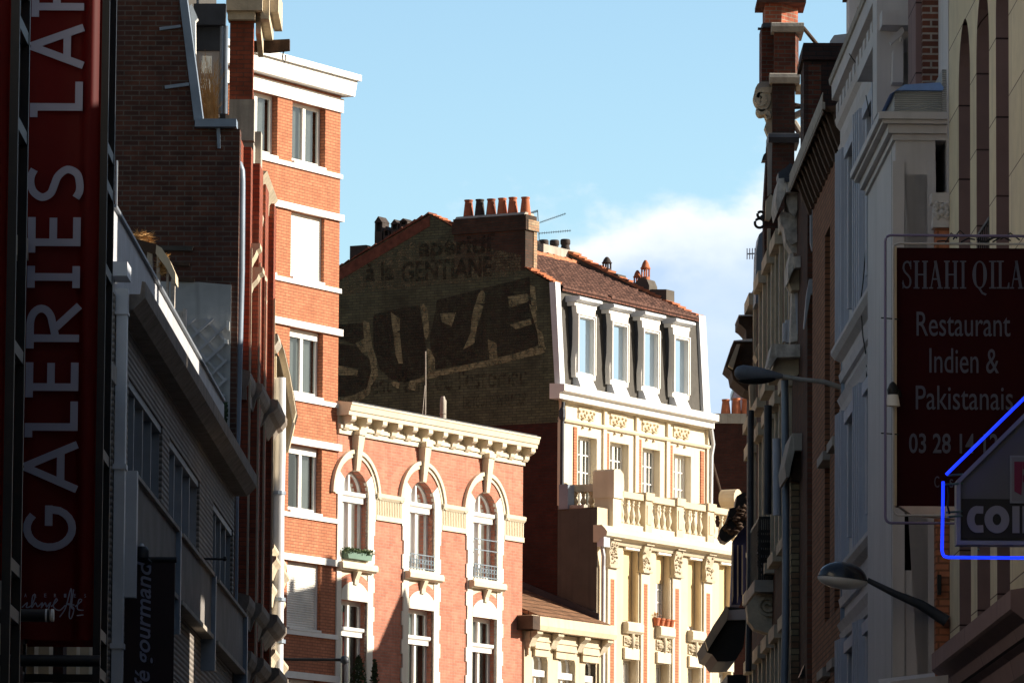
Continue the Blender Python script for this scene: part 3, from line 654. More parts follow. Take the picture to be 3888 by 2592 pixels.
# --- profile of the gable
def G(f, x, y): return b.g(*f(x, y), 0.0)
zcor = G(M2, 2255, 800)[1]; zm = G(M1, 2225, 980)[1]; ym = .17
pk = G(M1, 1000, 300); lft = G(M1, 90, 830); verge = G(M1, 1940, 830)
st0 = G(M1, 1940, 830); stl = G(M1, 1240, 430); 
zred = G(M2, 1700, 1212)[1]
YB = max(lft[0], 7.5); slope_b = (pk[1] - lft[1]) / (lft[0] - pk[0])
zb_ = pk[1] - slope_b * (YB - pk[0])
wall = MB(); gp = [(.0, zred), (YB, zred), (YB, zb_), pk, (ym + .06, zm), (.0, zcor)]
wall.yz(gp, 0.0, .38); wall.build('gable_wall', K['gable'], b)
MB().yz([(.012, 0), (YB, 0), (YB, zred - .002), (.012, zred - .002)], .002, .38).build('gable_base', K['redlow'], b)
# red tile verge along the top of the gable
def verge_strip(y0, z0, y1, z1, x0, x1, nm, n, mat='ridge'):
    v = MB(); d = Vector((y1 - y0, z1 - z0)); L = d.length; d.normalize(); nn = Vector((-d.y, d.x)); nn = nn if nn.y > 0 else -nn
    for i in range(n):
        a = Vector((y0, z0)) + d * (L * i / n); e = Vector((y0, z0)) + d * (L * (i + 1.04) / n); t0 = .02 + random.uniform(-.008, .012); h = .075 + random.uniform(-.02, .025)
        v.yz([(a + nn * t0)[:], (a + nn * h)[:], (e + nn * (h - .035))[:], (e + nn * t0)[:]], x0 + random.uniform(-.02, .02), x1)
    return v.build(nm, K[mat], b)
verge_strip(ym, zm, st0[0], st0[1], -.05, .40, 'verge_tiles', 9)
verge_strip(stl[0], stl[1], pk[0], pk[1], -.03, .40, 'verge_tiles', 8)
verge_strip(pk[0], pk[1], YB, zb_, -.03, .40, 'verge_tiles', 18, 'verge')
MB().yz([(pk[0], pk[1] - .02), (pk[0], pk[1] - .30), (YB, zb_ - .36), (YB, zb_ - .03)], -.012, .06).build('verge_band', K['verge'], b)
# --- chimney stack in the gable, six pots
y0, zc0 = G(M1, 1945, 830); y1, zc1 = G(M1, 1240, 340); zst = G(M1, 1940, 320)[1]
ck = MB(); CW = .55
ck.box(-.002, CW, y0, y1, zc0 - .05, zst - .34); ck.box(-.045, CW + .04, y0 - .04, y1 + .04, zst - .34, zst - .06); ck.box(-.02, CW, y0 - .02, y1 + .02, zst - .06, zst + .06)
chim = ck.build('chimney', K['sootchim'], b)
MB().box(.40, CW + .022, y0 - .022, y0 + .30, zc0 - .35, zst - .35).box(.05, CW + .06, y0 - .06, y0 + .2, zst - .338, zst - .062).build('end_face', K['palebrick'], chim)
MB().xz([(-.02, zst + .06), (CW - .02, zst + .06), (CW - .1, zst + .13), (.06, zst + .13)], y0 + .03, y1 - .03).build('flaunching', K['greystone'], chim)
pots = [(1380, 155, 1), (1492, 150, 0), (1605, 145, 1), (1717, 138, 1), (1822, 130, 1), (1945, 127, 1)]
for (x, yt, t_) in pots:
    yy = b.gy(M1(x, 290), .25); zt = b.gz(M1(x, yt), .25); zb = zst + .04; h = zt - zb
    ln_ = random.uniform(-.02, .02); MB().lathe(.25 + ln_, yy, [(.150, zb), (.142, zb + .08), (.098, zt - .05), (.098, zt - .045), (.115, zt - .035), (.115, zt), (.075, zt), (.075, zt - .12)], 16).build('chimney_pot', (K['terra2'] if x in (1605, 1380) else K['terra']) if t_ else K['sootpot'], chim, smooth=40)
# --- far small chimneys along the rear slope
for (x, yb, yt, w) in ((522, 560, 325, 78), (600, 530, 425, 60), (682, 470, 355, 75), (770, 420, 345, 80)):
    X = 1.2; yy = b.gy(M1(x, yb), X); z0 = b.gz(M1(x, yb), X); z1 = b.gz(M1(x, yt), X); hw_ = w / 2 / 2.6133 * .0066 / .87; H = z1 - z0
    k = MB(); zo = z0 + H * (.36 if x == 522 else .12); zo2 = z1 - H * (.26 if x == 522 else .42)
    k.box(X - .18, X + .18, yy - hw_, yy + hw_, z0 - .9, zo)
    for sg in (-1, 1): k.box(X - .17, X + .17, yy + sg * hw_ * .8 - hw_ * .22, yy + sg * hw_ * .8 + hw_ * .22, zo, zo2)
    k.yz([(yy - hw_ * 1.1, zo2), (yy + hw_ * 1.1, zo2), (yy, z1)], X - .2, X + .2)
    k.build('vented_chimney', K['sootpot'], b)
k = MB(); X = 1.0; yy0, z1 = b.g(*M1(365, 600), X); yy1, _ = b.g(*M1(205, 600), X); k.box(X, X + .6, yy0, yy1, z1 - 2, z1); k.build('low_chimney', K['sootpot'], b)
# --- roof between the gables
zr = pk[1] - .42; zeav = zm - .06
rf = MB(); xr1 = XR - .35
rf.quad((.30, ym - .1, zeav), (xr1, ym - .1, zeav), (xr1, pk[0], zr), (.30, pk[0], zr)); rf.quad((.30, pk[0], zr), (xr1, pk[0], zr), (xr1, YB, zb_ - .4), (.30, YB, zb_ - .4))
rf.quad((.30, ym - .1, zeav - .1), (xr1, ym - .1, zeav - .1), (xr1, pk[0], zr - .1), (.30, pk[0], zr - .1)); rf.quad((.30, ym - .1, zeav - .1), (xr1, ym - .1, zeav - .1), (xr1, ym - .1, zeav), (.30, ym - .1, zeav))
rfo = rf.build('roof', K['tile'], b)
tl = MB(); ya_, za_, yb_, zb2_ = ym - .12, zeav + .0, pk[0] - .05, zr
nr, nc = 17, 34
for r in range(nr):
    for c in range(nc):
        if random.random() < .02: continue
        y0_ = ya_ + (yb_ - ya_) * r / nr; y1_ = ya_ + (yb_ - ya_) * (r + 1.15) / nr; z0_ = za_ + (zb2_ - za_) * r / nr; z1_ = za_ + (zb2_ - za_) * (r + 1.15) / nr
        xa_ = .31 + (xr1 - .32) * (c + .5 * (r % 2)) / (nc + .5); xb2_ = xa_ + (xr1 - .32) / (nc + .5) * .97; h0 = .055 + random.uniform(-.012, .022); h1 = .018 + random.uniform(0, .01); xm_ = (xa_ + xb2_) / 2
        n0 = len(tl.v); tl.v += [(xa_, y0_, z0_ + h0 - .03), (xm_, y0_, z0_ + h0 + .01), (xb2_, y0_, z0_ + h0 - .03), (xa_, y1_, z1_ + h1 - .03), (xm_, y1_, z1_ + h1 + .01), (xb2_, y1_, z1_ + h1 - .03), (xa_, y0_, z0_ - .02), (xb2_, y0_, z0_ - .02)]
        tl.f += [(n0, n0 + 1, n0 + 4, n0 + 3), (n0 + 1, n0 + 2, n0 + 5, n0 + 4), (n0, n0 + 6, n0 + 7, n0 + 2, n0 + 1)]
tl.build('roof_tiles', plain('old_roof_tile', (.125, .060, .044), .9, .6, 9, bump=.4, bscale=40), rfo)
rg = MB(); n = 22
for i in range(n):
    x = .5 + (xr1 - .6) * i / n; x2 = x + (xr1 - .6) / n * 1.05
    rg.xz([(x, zr - .05), (x2, zr - .05), (x2, zr + .085 + random.uniform(-.01, .02)), (x, zr + .12 + random.uniform(-.01, .02))], pk[0] - .13, pk[0] + .13)
rg.build('ridge_tiles', K['ridge'], b)
# --- right party wall rising over the roof
def GR(f, x, y): return b.g(*f(x, y), XR - .15)
pa = GR(M5, 1780, 1325); pa = (max(pa[0], ym + .0), pa[1]); pb = GR(M5, 445, 690)
pw = MB(); pw.yz([(.12, zcor), (YB, zcor), (YB, zb_ - .1), (pb[0], pb[1] - .02), (pa[0], pa[1] - .02)], XR - .38, XR - .02); pw.build('party_wall', K['render'], b)
def verge_r(y0, z0, y1, z1, n):
    v = MB(); d = Vector((y1 - y0, z1 - z0)); L = d.length; d.normalize(); nn = Vector((-d.y, d.x)); nn = nn if nn.y > 0 else -nn
    for i in range(n):
        a = Vector((y0, z0)) + d * (L * i / n); e = Vector((y0, z0)) + d * (L * (i + 1.05) / n); h = .085 + random.uniform(-.02, .03)
        v.yz([a[:], (a + nn * h)[:], (e + nn * (h - .04))[:], e[:]], XR - .42, XR + .02)
    v.build('verge_tiles', K['ridge'], b)
verge_r(pa[0], pa[1], pb[0], pb[1], 22)
# stacks standing in the party wall
def gbox(poly, x0, x1, mat, nm): 
    q = MB(); q.yz([b.g(*M5(x, y), x0) for (x, y) in poly], x0, x1); return q.build(nm, mat, b)
gbox([(1225, 1320), (1385, 1300), (1385, 1040), (1225, 1040)], XR - .40, XR + .05, K['render'], 'party_chimney')
c2 = gbox([(1050, 1100), (1215, 1160), (1215, 1000), (1190, 940), (1120, 920), (1050, 1010)], XR - .40, XR + .05, K['render'], 'party_chimney')
c3 = gbox([(745, 930), (905, 1000), (905, 890), (830, 870), (745, 850)], XR - .40, XR + .05, K['render'], 'party_chimney')
def cowl(f, x, yb, yt, w, mat, par, X):
    yy = b.gy(f(x, yb), X); z0 = b.gz(f(x, yb), X); z1 = b.gz(f(x, yt), X); h = z1 - z0; r = w / 2 / 2.6133 * .0068 / .87
    k = MB()
    for i in range(4):
        a = PI / 4 + i * PI / 2; k.tube([(X + r * .8 * math.cos(a), yy + r * .8 * math.sin(a), z0 - .05), (X + r * .8 * math.cos(a), yy + r * .8 * math.sin(a), z0 + h * .52)], r * .22, 6)
    k.lathe(X, yy, [(r * 1.05, z0 + h * .50), (r * 1.12, z0 + h * .56), (r * .95, z0 + h * .6), (r * .62, z0 + h * .85), (r * .25, z0 + h), (.01, z0 + h)], 12)
    k.lathe(X, yy, [(r * .9, z0 - .1), (r * .9, z0 + .03)], 12)
    k.build('chimney_cowl', mat, par, smooth=40)
cowl(M5, 795, 850, 720, 86, K['sootpot'], c3, XR - .2); cowl(M5, 1178, 930, 752, 84, K['terra'], c2, XR - .2); cowl(M5, 1098, 1000, 852, 72, K['terra'], c2, XR - .2)
# four dark pots on the ridge behind the chimney
blk = MB(); xs_ = [b.p(*M5(x, 690), pk[0] + .5) for x in (70, 435)]; zpb = xs_[1][1]
blk.box(xs_[0][0], xs_[1][0], pk[0] + .2, pk[0] + .8, zr - .6, zpb + .02); dk = blk.build('rear_chimney', K['greystone'], b)
for (x, yt, w) in ((100, 560, 60), (170, 550, 88), (275, 552, 88), (383, 545, 92)):
    X, z1 = b.p(*M5(x, yt), pk[0] + .5); r = w / 2 / 2.6133 * .0068 / .85
    MB().lathe(X, pk[0] + .5, [(r * 1.05, zpb - .3), (r, zpb + .05), (r * .82, z1 - .2), (r * .8, z1 - .16), (r * .98, z1 - .13), (r * .98, z1 - .03), (r * .8, z1), (r * .5, z1)], 14).build('chimney_pot', K['sootpot'], dk, smooth=40)
# --- mansard slates, zinc hips, cornice
sl = MB(); sl.quad((.05, .02, zcor), (XR - .05, .02, zcor), (XR - .05, ym, zm), (.05, ym, zm)); sl.build('mansard_slates', K['slate'], b)
def hip(x0, x1, nm):
    h = MB(); h.hexa([(x0, -.07, zcor), (x1, -.07, zcor), (x1, .09, zcor), (x0, .09, zcor), (x0, ym - .08, zm + .03), (x1, ym - .08, zm + .03), (x1, ym + .10, zm + .03), (x0, ym + .10, zm + .03)]); h.build(nm, K['palezinc'], b)
hip(-.04, .21, 'zinc_hip'); hip(XR - .34, XR + .03, 'zinc_hip')
zk0 = b.pz(M6(505, 795), -.3); zk1 = b.pz(M6(480, 950), -.2); hh = zk0 - zk1
co = MB(); co.yz([(.06, zk0 + .0), (-.38, zk0 - .03), (-.38, zk0 - hh * .52), (-.33, zk0 - hh * .58), (-.24, zk0 - hh * .60), (-.24, zk0 - hh), (.06, zk0 - hh)], -.36, XR - .06)
co.build('cornice', K['white'], b); ck0 = zk0 - hh
# --- dormers
dz1 = None
dm = [(610, 825, 655, 757, -5), (950, 1150, 985, 1078, 78), (1262, 1458, 1295, 1388, 130), (1570, 1752, 1600, 1688, 190)]
zt = b.pz(M6(715, 8), -.12); zb = b.pz(M6(715, 752), -.12); zg1 = b.pz(M6(705, 160), -.05); zg0 = b.pz(M6(705, 700), -.05)
for (x0, x1, g0, g1, _) in dm:
    yy = _ + 300
    c = (b.px(M6(x0, yy), -.12) + b.px(M6(x1, yy), -.12)) / 2; w = (b.px(M6(x1, yy), -.12) - b.px(M6(x0, yy), -.12)) / 2 * .88
    gw = (b.px(M6(g1, yy), -.02) - b.px(M6(g0, yy), -.02)) / 2 + .10
    f = MB(); H = zt - zb
    out_ = [(c - w * 1.02, zb), (c - w * 1.06, zb + H * .10), (c - w * 1.07, zb + H * .24), (c - w * 1.0, zb + H * .33), (c - w * .93, zb + H * .42), (c - w * .90, zb + H * .78), (c - w * 1.0, zb + H * .92), (c - w * 1.02, zt)]
    outer = out_ + [(2 * c - p[0], p[1]) for p in reversed(out_)]
    hole = [(c - gw, zg0), (c + gw, zg0), (c + gw, zg1), (c - gw, zg1)]
    f.sheet(outer, [hole], FX(-.12), .16)
    k = len(outer); n0 = len(f.v); f.v += [(p[0], -.12, p[1]) for p in outer] + [(p[0], .02, p[1]) for p in outer]
    for i in range(k): j = (i + 1) % k; f.f.append((n0 + i, n0 + j, n0 + k + j, n0 + k + i))
    for r_, d_ in ((.045, .03), (.10, .05)):
        f.xz([(c - gw - r_, zg0 - .02), (c - gw - r_ + .03, zg0 - .02), (c - gw - r_ + .03, zg1 + r_), (c - gw - r_, zg1 + r_)], -.12 - d_, -.118); f.xz([(c + gw + r_ - .03, zg0 - .02), (c + gw + r_, zg0 - .02), (c + gw + r_, zg1 + r_), (c + gw + r_ - .03, zg1 + r_)], -.12 - d_, -.118); f.xz([(c - gw - r_ + .03, zg1 + r_ - .03), (c + gw + r_ - .03, zg1 + r_ - .03), (c + gw + r_ - .03, zg1 + r_), (c - gw - r_ + .03, zg1 + r_)], -.12 - d_, -.118)
    dob = f.build('dormer', K['white'], b)
    ch = MB()
    for sg in (-1, 1):
        a0, a1 = sorted((c + sg * w * .86, c + sg * w * .96)); ch.box(a0, a1, .02, .9, zb + .1, zt)
    ch.build('cheek', K['lead'], dob)
    hd = MB(); hd.yz([(.5, zt), (-.16, zt), (-.22, zt + .04), (-.28, zt + .05), (-.28, zt + .11), (-.25, zt + .13), (.9, zt + .22), (.9, zt + .06)], c - w * 1.22, c + w * 1.16); hd.build('hood', K['palezinc'], dob)
    cb = MB()
    for sg in (-1, 1):
        a0, a1 = sorted((c + sg * w * 1.021, c + sg * w * 1.15)); cb.box(a0, a1, -.11, .12, zt - .10, zt - .003)
    build_each(cb, 'corbel', K['white'], dob)
    MB().quad((c - gw, -.02, zg0), (c + gw, -.02, zg0), (c + gw, -.02, zg1), (c - gw, -.02, zg1)).build('pane', K['mirror'], dob)
    ap = MB(); ap.hexa([(c - w * .85, -.24, zb - .30), (c + w * .85, -.24, zb - .30), (c + w * .85, .1, zb - .30), (c - w * .85, .1, zb - .30), (c - w * .8, -.11, zb - .002), (c + w * .8, -.11, zb - .002), (c + w * .8, .1, zb - .002), (c - w * .8, .1, zb - .002)]); ap.build('apron', K['palezinc'], dob)
# --- upper front
zt0 = ck0; zter = b.pz(M7(700, 745), 0)              # terrace level
wn_ = [(640, 782, 20), (957, 1098, 85), (1278, 1408, 150), (1587, 1716, 215)]
wz1 = b.pz(M7(710, 18)); wz0 = wz1 - 2.25
bays = []
for (x0, x1, yy) in wn_: bays.append((b.px(M7(x0, yy + 100)), b.px(M7(x1 + 45, yy + 100))))
holes = [[(u0, wz0), (u1, wz0), (u1, wz1), (u0, wz1)] for (u0, u1) in bays]
up = MB(); up.sheet([(0, zter - .6), (XR, zter - .6), (XR, ck0 + .3), (0, ck0 + .3)], holes, FX(0), .30); up.quad((XR, 0, 0), (XR, YB, 0), (XR, YB, ck0 + .3), (XR, 0, ck0 + .3)); up.build('upper_front', K['cream'], b)
MB().quad((.4, 1.3, 4), (XR - .4, 1.3, 4), (XR - .4, 1.3, ck0), (.4, 1.3, ck0)).build('inner_wall', K['room'], b)
for (u0, u1) in bays:
    window(b, u0, u1, wz0, wz1, .19, 'white', nx=4, tr=(.2, .4, .6, .8), mull=.11, fw=.07, bar=.032, curtain=[(.1, .9)])
zfr0, zfr1 = b.pz(M6(560, 1180)), b.pz(M6(560, 985))
d_ = MB(); or_ = MB(); pn = MB(); swag = MB()
px_ = [0.02] + [((bays[i][1] + bays[i + 1][0]) / 2) for i in range(3)] + [XR - .02]
d_.yz([(.02, zfr0 - .02), (-.07, zfr0 - .02), (-.10, zfr0 + .03), (-.10, zfr0 + .07), (.02, zfr0 + .09)], .0, XR + .0)
d_.yz([(.02, zfr1 - .02), (-.10, zfr1 - .02), (-.14, zfr1 + .1), (.02, zfr1 + .1)], .0, XR)
for i in range(5):
    a = px_[i]; wd = .09 if 0 < i < 4 else .10
    x0 = max(0, a - wd); x1 = min(XR, a + wd)
    d_.box(x0, x1, -.055, .02, zter, zfr0 - .022); d_.box(x0 + .02, x1 - .02, -.07, .02, zfr0 + .095, zfr1 - .025)
d_.build('mouldings', K['cream'], b)
for i, (u0, u1) in enumerate(bays):
    or_.box(u0 - .26, u0 - .10, -.030, .02, wz0 - .2, wz1 + .20)
    c = (u0 + u1) / 2 - .1; w = .42
    pn.box(c - w, c + w, -.03, .02, zfr0 + .14, zfr1 - .07)
    for k_, cc in enumerate((c - .18, c + .2)):
        for j in range(6):
            swag.lathe(cc + .07 * math.sin(j * 1.9), -.03, [(.02, zfr1 - .13 - j * .085 - .07), (.055 - .004 * j, zfr1 - .13 - j * .085 - .035), (.02, zfr1 - .13 - j * .085)], 8)
    for j in range(9):
        t = j / 8; swag.lathe(c - .38 + .76 * t, -.03, [(.02, zfr1 - .17 - .16 * math.sin(PI * ((t * 2) % 1)) - .06), (.05, zfr1 - .16 - .16 * math.sin(PI * ((t * 2) % 1)) - .02), (.02, zfr1 - .14 - .16 * math.sin(PI * ((t * 2) % 1)))], 7)
or_.box(XR - .42, XR - .24, -.030, .02, wz0 - .2, wz1 + .2)
build_each(or_, 'brick_strip', K['orange'], b); build_each(pn, 'frieze_panel', K['cream2'], b); build_each(swag, 'garland', K['cream2'], b, eps=.12, smooth=60)
# --- terrace block (lower front), a step ahead of the upper one
YL = -SET
zt1 = b.pz(M7(960, 900), YL - .25); zt2 = b.pz(M7(960, 1010), YL - .2)     # terrace moulding
sid = MB(); sid.yz([(YL + .01, 0), (0, 0), (0, zter - .10), (YL + .01, zter - .10)], -.004, .3); sid.build('side_wall', K['render'], b)
tz = zter - .08
ln = [(1030, 1160, 0), (1355, 1475, 1), (1672, 1783, 2), (1980, 2092, 3)]
lb = []
for (x0, x1, i) in ln: lb.append((b.px(M8(x0, 700), YL + .2), b.px(M8(x1, 700), YL + .2)))
z1l = b.pz(M8(1090, 212), YL + .2); z0l = b.pz(M8(1090, 955), YL); zn1 = b.pz(M8(1120, 1335), YL); zn0 = zn1 - 2.3
oph = []
lbf = []
for (u0, u1) in lb:
    e0, e1 = u0 - .05, u1 + .02
    lbf.append((e0, e1)); oph.append([(e0, z0l), (e1, z0l), (e1, z1l), (e0, z1l)]); oph.append([(e0, zn0), (e1, zn0), (e1, zn1), (e0, zn1)]); oph.append([(e0, zn0 - 3.4), (e1, zn0 - 3.4), (e1, zn0 - 1.0), (e0, zn0 - 1.0)])
lo = MB(); lo.sheet([(0, 0), (XRL, 0), (XRL, tz), (0, tz)], oph, FX(YL), .34); lo.quad((0, YL, tz), (XRL, YL, tz), (XRL, .1, tz), (0, .1, tz)); lo.quad((XRL, YL, 0), (XRL, 3, 0), (XRL, 3, tz), (XRL, YL, tz)); lo.build('lower_front', K['cream2'], b)
mo = MB(); mo.yz([(YL + .05, zt2 - .16), (YL - .10, zt2 - .16), (YL - .16, zt2 - .06), (YL - .34, zt2), (YL - .36, zt1 - .18), (YL - .30, zt1 - .10), (YL - .20, zt1), (YL + .05, zt1)], -.12, XRL + .1)
mo.build('terrace_moulding', K['cream'], b)
# balustrade: end pier, front piers, rail and balusters
ba = MB(); zr1 = b.pz(M7(1066, 560), YL - .06); zr0 = zr1 - .16; zb0 = zt1 - .0
zp = b.pz(M7(1030, 340), YL - .1)
x0p, x1p = b.px(M7(988, 600), YL - .12), b.px(M7(1072, 600), YL - .12)
pier = MB(); pier.box(x0p, x1p, YL - .12, YL + .42, zb0 - .35, zp - .75); prf = [(YL - .16, zp - .75), (YL + .46, zp - .75), (YL + .48, zp - .45)] + [(YL + .16 + .34 * math.cos(math.radians(t)), zp - .38 + .36 * math.sin(math.radians(t))) for t in range(0, 181, 15)] + [(YL - .18, zp - .45)]
pier.xz([(x0p - .03, zp - .75), (x1p + .05, zp - .75), (x1p + .06, zp - .3), (x1p + .02, zp - .10), ((x0p + x1p) / 2 + .06, zp - .0), (x0p + .02, zp - .02), (x0p - .03, zp - .06)], YL - .16, YL + .46)
po = pier.build('corner_pier', K['cream'], b)
BAL = [(.045, 0), (.06, .03), (.06, .07), (.035, .10), (.03, .16), (.062, .30), (.07, .38), (.055, .5), (.032, .66), (.03, .72), (.05, .76), (.05, .8), (.035, .84), (.055, .9), (.055, 1.0)]
def balusters(mb, pts, z0, z1, r=1.0):
    for (x, y) in pts: mb.lathe(x, y, [(q * r, z0 + (z1 - z0) * t) for q, t in BAL], 10)
pcs = [((1320, 640)), ((1630, 690)), ((1935, 740))]
pxs = [b.px(M7(*q), YL - .1) for q in pcs]; hwp = .20
bal = MB(); rail = MB(); bs = MB()
edges = [x1p] + sum([[q - hwp, q + hwp] for q in pxs], []) + [XRL - .1]
for i in range(0, len(edges), 2):
    u0, u1 = edges[i], edges[i + 1]; rail.xz([(u0, zr0), (u1, zr0), (u1, zr1), (u0, zr1)], YL - .16, YL + .10); bs.box(u0, u1, YL - .12, YL + .06, zb0 - .02, zb0 + .14)
    n = 4 if i < 6 else 3
    balusters(bal, [(u0 + (u1 - u0) * (k + .5) / n, YL - .03) for k in range(n)], zb0 + .14, zr0, 1.15)
for q in pxs:
    rail.box(q - hwp + .02, q + hwp - .02, YL - .17, YL + .14, zb0 - .01, zr0 + .02); rail.box(q - hwp - .03, q + hwp + .03, YL - .22, YL + .18, zr0 + .02, zr1 + .06)
    rail.box(q - hwp + .09, q + hwp - .09, YL - .19, YL - .16, zb0 + .2, zr0 - .1)
q = XRL; rail.box(q - .15, q + .15, YL - .14, YL + .3, zb0, zr1 + .3)
rail.ring(q - .04, zr1 + .34, .0, .24, 0, 2 * PI, YL - .16, YL + .3, 14)
build_each(rail, 'rail', K['cream2'], b); build_each(bs, 'plinth', K['cream'], b); build_each(bal, 'baluster', K['cream'], b, eps=-1, smooth=50)
# return of the balustrade back to the upper front
rr = MB(); rr.box(x0p + .02, x0p + .26, YL + .46, -.02, zr0 + .14, zr1 + .17); rr.box(.02, .30, YL + .4, 0, zter - .10, zter + .0); ro_ = rr.build('return_rail', K['greystone'], b)
rb = MB(); balusters(rb, [(x0p + .14, YL + .46 + (SET - .46) * (k + .6) / 3) for k in range(3)], zter, zr0 + .14, 1.2); build_each(rb, 'return_baluster', K['cream2'], ro_, eps=-1, smooth=50)
MB().box(-.05, .28, -.32, -.06, zter - .1, zr1 + .12).build('return_post', K['zinc'], b)
# carved consoles, pilasters with brick, sills, panels
cons = [(930, 1048), (1255, 1382), (1568, 1693), (1880, 1998)]
zc1 = b.pz(M8(990, 155), YL - .1); zc2 = b.pz(M8(990, 405), YL - .1)
cs = MB(); bk = MB(); pa_ = MB(); si = MB(); pn = MB(); orn = MB()
pcx = []
for (x0, x1) in cons: pcx.append((b.px(M8(x0, 280), YL - .12) + b.px(M8(x1, 280), YL - .12)) / 2)
step = (pcx[3] - pcx[0]) / 3
pcx.append(pcx[3] + step)
for c in pcx:
    w = .20
    if c > XRL: continue
    cs.yz([(YL + .02, zc2), (YL - .13, zc2), (YL - .15, zc2 + .1), (YL - .12, zc2 + .35), (YL - .19, zc2 + .62), (YL - .25, zc2 + .82), (YL - .25, zc1), (YL + .02, zc1)], c - w, c + w)
    cs.box(c - w - .04, c + w + .04, YL - .18, YL + .02, zc2 - .06, zc2 - .003)
    for j in range(34):
        x = c + random.uniform(-.16, .16); z = zc2 + random.uniform(.06, .85); r_ = random.uniform(.02, .045); orn.lathe(x, YL - .14 - .06 * (z - zc2), [(.004, z - r_), (r_, z), (.004, z + r_)], 6)
    pa_.box(c - .23, c + .23, YL - .10, YL + .02, 0, zc2 - .063); pa_.box(c - .29, c - .235, YL - .05, YL + .02, 0, zc2 - .07); pa_.box(c + .235, c + .29, YL - .05, YL + .02, 0, zc2 - .07)
    bk.box(c - .10, c + .10, YL - .104, YL - .02, .5, zc2 - .34)
build_each(cs, 'console', K['carved'], b); build_each(orn, 'carving', K['carved'], b, eps=.03, smooth=70); build_each(pa_, 'pilaster', K['cream'], b); build_each(bk, 'brick_strip', K['orange'], b)
for i, (u0, u1) in enumerate(lbf):
    si.yz([(YL + .03, z0l - .30), (YL - .10, z0l - .30), (YL - .17, z0l - .24), (YL - .17, z0l - .05), (YL - .12, z0l - .003), (YL + .2, z0l - .003)], u0 - .02, u1 + .04)
    zpa, zpb_ = zn1 + .35, z0l - .36
    pn.box(u0 + .0, u1, YL - .035, YL + .02, zpa, zpb_)
    for j in range(70):
        x = random.uniform(u0 + .05, u1 - .05); z = random.uniform(zpa + .05, zpb_ - .05); r_ = random.uniform(.03, .06); orn_ = (x - (u0 + u1) / 2) ** 2 * 8 + (z - (zpa + zpb_) / 2) ** 2
        pn.lathe(x, YL - .04, [(.004, z - r_), (r_, z), (.004, z + r_)], 6)
    pn.lathe((u0 + u1) / 2, YL - .05, [(.01, (zpa + zpb_) / 2 - .24), (.07, (zpa + zpb_) / 2 - .12), (.08, (zpa + zpb_) / 2 + .05), (.06, (zpa + zpb_) / 2 + .2), (.01, (zpa + zpb_) / 2 + .24)], 12)
    si.box(u0 - .02, u1 + .02, YL - .07, YL + .02, zn1 + .02, zn1 + .30)
    bl = {0: .97, 1: .42, 2: .93, 3: .9}[i]
    window(b, u0 + .02, u1 - .02, z0l, z1l, YL + .20, 'white', nx=4, tr=(.17, .33, .5, .67, .83), mull=.09, fw=.07, bar=.035, curtain=[(.05, .95)], blind=(bl, 'blind'))
    MB().box(u0 + .01, u1 - .01, YL - .07, YL + .2, z1l - .10, z1l + .04).build('blind_box', K['white'], b)
    window(b, u0 + .02, u1 - .02, zn0, zn1, YL + .24, 'white', nx=4, tr=(.25, .5, .75), mull=.09, fw=.07, bar=.035, curtain=[(.05, .95)])
build_each(si, 'sill', K['cream'], b); build_each(pn, 'carved_panel', K['carved'], b, smooth=70)
MB().quad((.3, YL + .8, 0), (XRL - .3, YL + .8, 0), (XRL - .3, YL + .8, tz - .3), (.3, YL + .8, tz - .3)).build('inner_wall', K['room'], b)
# drainpipes
pp = MB(); xp = b.px(M8(890, 400), YL - .1)
pp.tube([(xp - .12, YL - .12, zt2 - .25), (xp - .06, YL - .14, zt2 - .5), (xp, YL - .10, zt2 - .75), (xp + .02, YL - .10, .3)], .055, 8); pp.box(xp - .26, xp + .05, YL - .26, YL - .06, zt2 - .28, zt2 - .02); pp.build('drainpipe', K['palezinc'], b)
pp = MB(); xp = b.px(M6(480, 1300), -.08); pp.tube([(xp + .02, -.1, ck0 - .05), (xp, -.09, ck0 - .4), (xp, -.09, zter)], .05, 8); pp.lathe(xp, -.09, [(.05, ck0 - .55), (.09, ck0 - .45), (.09, ck0 - .28), (.05, ck0 - .2)], 8); pp.build('drainpipe', K['lead'], b)
pp = MB(); xp = XR + .04; pp.tube([(xp - .1, -.14, ck0), (xp + .06, -.12, ck0 - .4), (xp + .03, -.08, ck0 - .7), (xp, -.08, zter)], .055, 8); pp.build('drainpipe', K['palezinc'], b)
# terracotta pots on the second sill
for i, dx in enumerate((-.42, -.16, .12, .36)):
    c = sum(lbf[1]) / 2
    t = Place('flower_pot', 'small terracotta flower pot in the row on the sill under the half raised yellow blind', 'flower pot', b.w((c + dx, YL - .04, z0l)), ROW, 'terracotta pots on the sill')
    MB().lathe(0, 0, [(.075, 0), (.10, .15), (.115, .155), (.115, .20), (.09, .20), (.08, .12)], 12).build('pot', K['terra'], t, smooth=40)
    if i == 0:
        lf = MB()
        for j in range(40):
            q = Vector((random.uniform(-.12, .08), random.uniform(-.06, .06), random.uniform(.16, .34))); a = Vector((random.uniform(-1, 1), random.uniform(-1, 1), random.uniform(0, 1))).normalized() * .05; e = a.cross(Vector((0, .3, 1))).normalized() * .02; lf.quad(q - a, q + e, q + a, q - e)
        lf.build('dry_plant', K['grass'], t)
    if i: t.o['label'] = 'small terracotta flower pot in the row on the sill under the half raised yellow blind'
    else: t.o['label'] = 'terracotta pot with a dry plant, leftmost on the sill under the half raised blind'; del t.o['group']; t.o['group'] = 'terracotta pots on the sill'
mans = b

